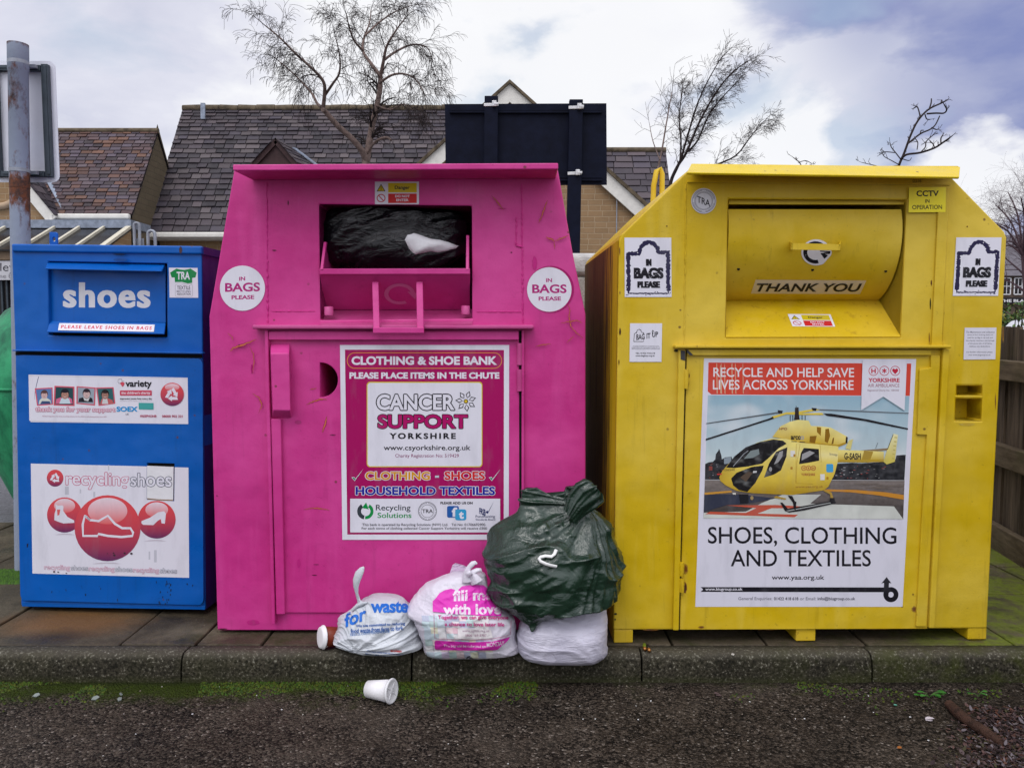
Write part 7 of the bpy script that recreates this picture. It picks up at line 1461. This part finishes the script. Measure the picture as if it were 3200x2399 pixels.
# far shop
SY = 50.0; zt0 = AtY(3180, 860, SY).z; zr0 = AtY(3180, 735, SY + 4).z; xA, xB = AtY(3040, 900, SY).x, AtY(3420, 900, SY).x
FB = empty('far_building', ((xA + xB) / 2, SY + 4, GZ), 'brown stone shop with white sash windows across the street', 'building', 'village buildings behind the banks'); fb0 = ((xA + xB) / 2, SY + 4, GZ)
m = MB(); m.box(xA, xB, SY, SY + 8, GZ, zt0); part(m, 'wall', M['render_far'], FB, fb0)
m = MB(); m.add([(xA - .2, SY - .3, zt0 - .05), (xB + .2, SY - .3, zt0 - .05), (xB + .2, SY + 4, zr0), (xA - .2, SY + 4, zr0), (xA - .2, SY + 8.3, zt0 - .05), (xB + .2, SY + 8.3, zt0 - .05)], [(0, 1, 2, 3), (3, 2, 5, 4)]); part(m, 'roof', M['roof_far'], FB, fb0)
for x in (3060, 3098, 3144, 3180, 3216, 3256):
    a, b = AtY(x - 11, 869, SY - .02), AtY(x + 11, 920, SY - .02); m = MB(); m.box(a.x, b.x, SY - .06, SY - .005, b.z, a.z); W5 = part(m, 'window', M['darkglass'], FB, fb0)
    m = MB(); t_ = .028
    for (q0, q1, q2_, q3) in ((a.x - t_, a.x + t_, b.z, a.z), (b.x - t_, b.x + t_, b.z, a.z), (a.x, b.x, b.z - t_, b.z + t_), (a.x, b.x, a.z - t_, a.z + t_), (a.x, b.x, (a.z + b.z) / 2 - .02, (a.z + b.z) / 2 + .02), ((a.x + b.x) / 2 - .015, (a.x + b.x) / 2 + .015, b.z, a.z)): m.box(q0, q1, SY - .1, SY - .062, q2_, q3)
    m.build('frame', M['frame_white'], W5, fb0)
a, b = AtY(3120, 930, SY - .2), AtY(3330, 948, SY - .2); m = MB(); m.box(xA + .5, b.x, SY - .25, SY - .002, b.z, a.z); SB_ = part(m, 'shop_sign', plain('black_fascia', (.012, .012, .015), .5), FB, fb0)
fs2 = Frame((0, SY - .26, 0)); p = Pr(fs2.flat(0), F1); p.step = .01; p.text('THE BLA', 268, 982, 462, 1005, (.7, .7, .7), .03); LT = p.mb.build('lettering', M['ink'], SB_)
for v in LT.data.vertices: c_ = v.co.copy(); v.co = Vector((c_.x, SY - .26 + c_.y, c_.z)) - Vector(fb0)

# ------------------------------------------------------------------ trees
def vrand(rg): return Vector((rg.uniform(-1, 1), rg.uniform(-1, 1), rg.uniform(-1, 1)))
wob = .10
def grow(mb, p, d, L, r, lev, rg, wind, droop, nch, seg=5):
    pts = [p]; rr = [r]; dd = d.normalized(); dirs = [dd]
    for i in range(seg):
        dd = (dd + vrand(rg) * wob + wind * .10 + Vector((0, 0, -droop * (.4 + i / seg)))).normalized(); p = p + dd * (L / seg); pts.append(p); rr.append(max(.0024, r * (1 - .8 * (i + 1) / seg))); dirs.append(dd)
    mb.tube(pts, rr, 3 if r < .012 else 5, caps=False, smooth=False)
    if lev > 0:
        for k in range(nch[lev]):
            i = rg.randint(1, seg); q = pts[i]; base = dirs[i]; sd = vrand(rg); sd = (sd - base * sd.dot(base)).normalized(); nd = base * rg.uniform(.55, .95) + sd * rg.uniform(.45, .9) + Vector((0, 0, .08)); grow(mb, q, nd, L * rg.uniform(.42, .72), max(.002, rr[i] * .6), lev - 1, rg, wind, droop * 1.25 + .02, nch, 4)
def tree(name, label, Y, limbs, wind, droop, nch, lev, seed, L1, mats, group, gap=.22, cat='tree', rmin=.004, start=.3):
    rg = random.Random(seed); tr = MB(); br = MB(); base = None
    for li in limbs:
        pts, ra, rb, dy = li[:4]; wp = []; n = len(pts)
        for i, (x, y) in enumerate(pts): wp.append(AtY(x, y, Y + dy * i / (n - 1)))
        if base is None: base = Vector((wp[0].x, wp[0].y, GZ)); wp = [base, base + (wp[0] - base) * .5] + wp; n += 2
        fine = []
        for i in range(n - 1):
            for k in range(4):
                t_ = k / 4; p0, p1, p2, p3 = wp[max(0, i - 1)], wp[i], wp[i + 1], wp[min(n - 1, i + 2)]
                fine.append(.5 * ((2 * p1) + (p2 - p0) * t_ + (2 * p0 - 5 * p1 + 4 * p2 - p3) * t_ * t_ + (3 * p1 - p0 - 3 * p2 + p3) * t_ ** 3))
        fine.append(wp[-1]); m_ = len(fine); rad = [max(rmin, ra + (rb - ra) * i / (m_ - 1)) for i in range(m_)]
        tr.tube(fine, rad, 8)
        if len(li) > 4 and li[4] == 0: continue
        acc = 0
        for i in range(1, m_):
            if i / m_ < (start if li is not limbs[0] else .45): continue
            sg = fine[i] - fine[i - 1]; acc += sg.length
            while acc > gap:
                acc -= gap; d = sg.normalized(); sd = vrand(rg); sd = (sd - d * sd.dot(d)).normalized(); grow(br, fine[i] - sg * (acc / max(sg.length, .01)) * 0, d * .7 + sd * .75 + Vector((0, 0, .15)), L1 * rg.uniform(.55, 1.15) * (1 - .35 * i / m_), max(.004, rad[i] * .45), lev, rg, wind, droop, nch)
        if rb < .02: grow(br, fine[-1], fine[-1] - fine[-2], L1 * .8, rb, lev, rg, wind, droop, nch)
    rt = empty(name, base, label, cat, group); trunk_only = name == 'ash_sapling'
    if trunk_only: tr.add(br.v, br.f)
    tr.build('trunk', mats[0], rt, base)
    if not trunk_only: br.build('branches', mats[1], rt, base)
    return rt
tree('birch_tree', 'tall weeping bare birch in front of the long slate roof', 12.5, [
    ([(1143, 530), (1146, 500), (1149, 477), (1157, 430), (1164, 388), (1174, 348), (1186, 288), (1189, 239)], .075, .04, .3),
    ([(1146, 505), (1130, 470), (1099, 433), (1055, 393), (1020, 353), (1009, 343)], .055, .036, -.4, 0),
    ([(1009, 343), (1014, 298), (1012, 259), (985, 224), (925, 169), (875, 119), (828, 80)], .034, .008, -.6),
    ([(1005, 335), (990, 322), (975, 293), (945, 259), (920, 234), (870, 190)], .026, .008, .9),
    ([(1014, 300), (1040, 262), (1060, 230), (1062, 180), (1050, 120)], .024, .007, -1.0),
    ([(1189, 239), (1159, 199), (1134, 159), (1139, 114), (1154, 75), (1160, 30)], .034, .006, .7),
    ([(1134, 159), (1105, 125), (1090, 80), (1082, 45)], .02, .006, -.8),
    ([(1189, 239), (1199, 189), (1209, 144), (1238, 95), (1268, 55)], .032, .007, -.5),
    ([(1199, 189), (1240, 160), (1290, 140), (1335, 150), (1352, 190)], .022, .006, .8),
    ([(1186, 260), (1225, 235), (1265, 232), (1300, 250), (1322, 285)], .022, .006, -.9),
    ([(1176, 330), (1219, 343), (1262, 326), (1290, 345)], .018, .006, -.5),
    ([(1139, 114), (1180, 75), (1230, 40), (1285, 18)], .018, .006, .5),
    ([(1149, 477), (1165, 452), (1185, 436), (1209, 430), (1222, 438)], .024, .018, -.3, 0),
    ], Vector((.05, 0, .0)), .20, {0: 0, 1: 5, 2: 6, 3: 5}, 2, 21, .6, (M['birch'], M['twig']), 'bare trees behind the banks', .07)
tree('birch_tree', 'windblown bare birch leaning right behind the yellow bank', 13.5, [
    ([(2085, 620), (2092, 590), (2100, 557), (2120, 515), (2145, 477), (2190, 373), (2249, 273), (2299, 219), (2339, 191)], .045, .007, .4),
    ([(2100, 557), (2125, 505), (2145, 438), (2175, 338), (2209, 259), (2249, 189)], .024, .006, -.6),
    ([(2125, 510), (2128, 440), (2122, 370), (2130, 300), (2133, 262)], .018, .006, .7),
    ([(2145, 477), (2180, 440), (2215, 360), (2262, 300), (2310, 250)], .018, .006, -.4),
    ([(2150, 600), (2219, 527), (2299, 487), (2349, 423), (2395, 372)], .022, .005, .8),
    ], Vector((.60, 0, .25)), .05, {0: 0, 1: 5, 2: 6, 3: 5}, 2, 33, .42, (M['twig'], M['twig']), 'bare trees behind the banks', .09, start=.2)
tree('birch_tree', 'thin pale birch stem in front of the low slate wing', 12.6, [([(2050, 640), (2054, 547), (2062, 500), (2069, 467), (2080, 400), (2089, 348), (2100, 290)], .028, .006, .2), ([(2062, 500), (2040, 440), (2030, 390)], .010, .004, .3)],
    Vector((.35, 0, 0)), .04, {0: 0, 1: 4, 2: 4}, 1, 5, .6, (M['birch'], M['twig']), 'bare trees behind the banks', .16)
aq = lambda L: [N(A2, x, y) for x, y in L]
tree('ash_sapling', 'dark knobbly bare branch rising alone above the yellow bank', 8.0, [
    (aq([(1405, 1180), (1415, 1100), (1428, 1035), (1460, 960), (1500, 850), (1545, 760), (1610, 690), (1690, 650), (1722, 634)]), .017, .007, .2, 1),
    (aq([(1440, 1000), (1475, 972), (1560, 960), (1650, 930), (1700, 898), (1742, 870)]), .012, .009, -.3, 1), (aq([(1480, 905), (1560, 842), (1620, 815), (1655, 785), (1682, 730)]), .009, .006, .3, 0),
    (aq([(1600, 716), (1660, 712), (1708, 712), (1726, 690), (1712, 660)]), .009, .006, -.2, 1), (aq([(1560, 740), (1552, 700), (1540, 672), (1522, 680)]), .007, .006, .2, 1), (aq([(1615, 690), (1628, 650), (1630, 622)]), .008, .006, 0.1, 0),
    (aq([(1440, 1005), (1405, 960), (1378, 925), (1372, 905)]), .006, .004, .2, 1), (aq([(1400, 960), (1340, 955), (1320, 965)]), .005, .004, .2, 1), (aq([(1425, 1035), (1380, 1010), (1335, 985), (1318, 958)]), .005, .003, .2, 1), (aq([(1450, 1000), (1490, 1010), (1505, 992)]), .005, .003, .1, 0),
    (aq([(1650, 930), (1640, 905), (1625, 892)]), .006, .006, .1, 1), (aq([(1690, 902), (1690, 870), (1700, 852)]), .007, .006, .1, 1), (aq([(1560, 960), (1592, 925), (1598, 890), (1640, 850)]), .006, .005, .1, 1), (aq([(1540, 940), (1545, 900), (1535, 880)]), .005, .005, .1, 1), (aq([(1560, 842), (1565, 822), (1580, 820)]), .006, .005, .1, 0),
    (aq([(1590, 720), (1600, 748), (1620, 752)]), .006, .005, .1, 1), (aq([(1632, 803), (1660, 815), (1672, 812)]), .006, .005, .1, 1), (aq([(1690, 650), (1695, 630)]), .008, .006, .1, 0),
    (aq([(1425, 1040), (1330, 1050), (1250, 1035), (1195, 1022)]), .005, .003, .1, 1), (aq([(1425, 1060), (1100, 1080), (850, 1060), (800, 1020), (765, 992)]), .006, .004, .1, 1), (aq([(800, 1020), (840, 1010), (872, 1025)]), .004, .003, .1, 1), (aq([(785, 1005), (780, 990)]), .004, .003, .1, 0)],
    Vector((.1, 0, .35)), .0, {0: 0, 1: 2}, 1, 2, .09, (M['twig'], M['twig']), 'bare trees behind the banks', gap=.07, rmin=.0028)
rgx = random.Random(12)
lim = [([(3210, 960), (3205, 900), (3200, 820), (3195, 760)], .16, .10, 0)]
for (x, y) in ((3085, 690), (3110, 640), (3150, 600), (3190, 615), (3230, 600), (3290, 640), (3120, 760), (3300, 740), (3095, 780)): lim.append(([(3197, 800), ((3197 + x) / 2 + 8, (790 + y) / 2 - 18), (x, y)],   .06, .02, rgx.uniform(-3, 3)))
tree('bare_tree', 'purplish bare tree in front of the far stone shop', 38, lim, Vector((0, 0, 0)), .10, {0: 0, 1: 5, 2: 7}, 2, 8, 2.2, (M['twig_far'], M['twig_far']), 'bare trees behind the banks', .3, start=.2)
m = MB(); rg = random.Random(31); b = AtY(3170, 1000, 20); b.z = GZ
for k in range(2600):
    a = vrand(rg); a = a.normalized() * (abs(rg.random()) ** .4); q = Vector((b.x + a.x * 1.0, b.y + a.y * .8, 1.45 + a.z * .62 + .12 * noise.noise(a * 3))); leafgeo(m, q, vrand(rg), .09, .028, .2, rg.choice([(.05, .11, .025), (.035, .08, .02), (.07, .13, .03), (.2, .2, .03)]))
SHB = empty('evergreen_shrub', b, 'green leafy shrub behind the pale parked car', 'shrub'); m.build('foliage', M['vcol'], SHB, b)
m = MB(); 
for k in range(9): m.tube([b, b + Vector((rg.uniform(-.5, .5), rg.uniform(-.4, .4), 1.2))], [.03, .008], 6)
m.build('stem', M['bark'], SHB, b)
m = MB(); rg = random.Random(41); b = Vector((3.45, 5.3, .085)); ml = MB(); ends = []
for (x, y) in ((3185, 985), (3196, 1000), (3175, 960), (3200, 940)):
    q = AtY(x, y, 5.2); pts = [b, b + Vector((0, -.05, .9)), b.lerp(q, .7) + Vector((0, 0, .15)), q]; m.tube(pts, [.012, .009, .005, .002], 6)
    for k in range(14): e = pts[2].lerp(q, k / 13); leafgeo(ml, e, vrand(rg), .035, .010, .2, rg.choice([(.10, .16, .05), (.07, .12, .04), (.12, .14, .07)]))
BRT = empty('bramble', b, 'leafy bramble stems reaching over the fence top', 'shrub'); m.build('stem', M['twig'], BRT, b); ml.build('leaf', M['vcol'], BRT, b)
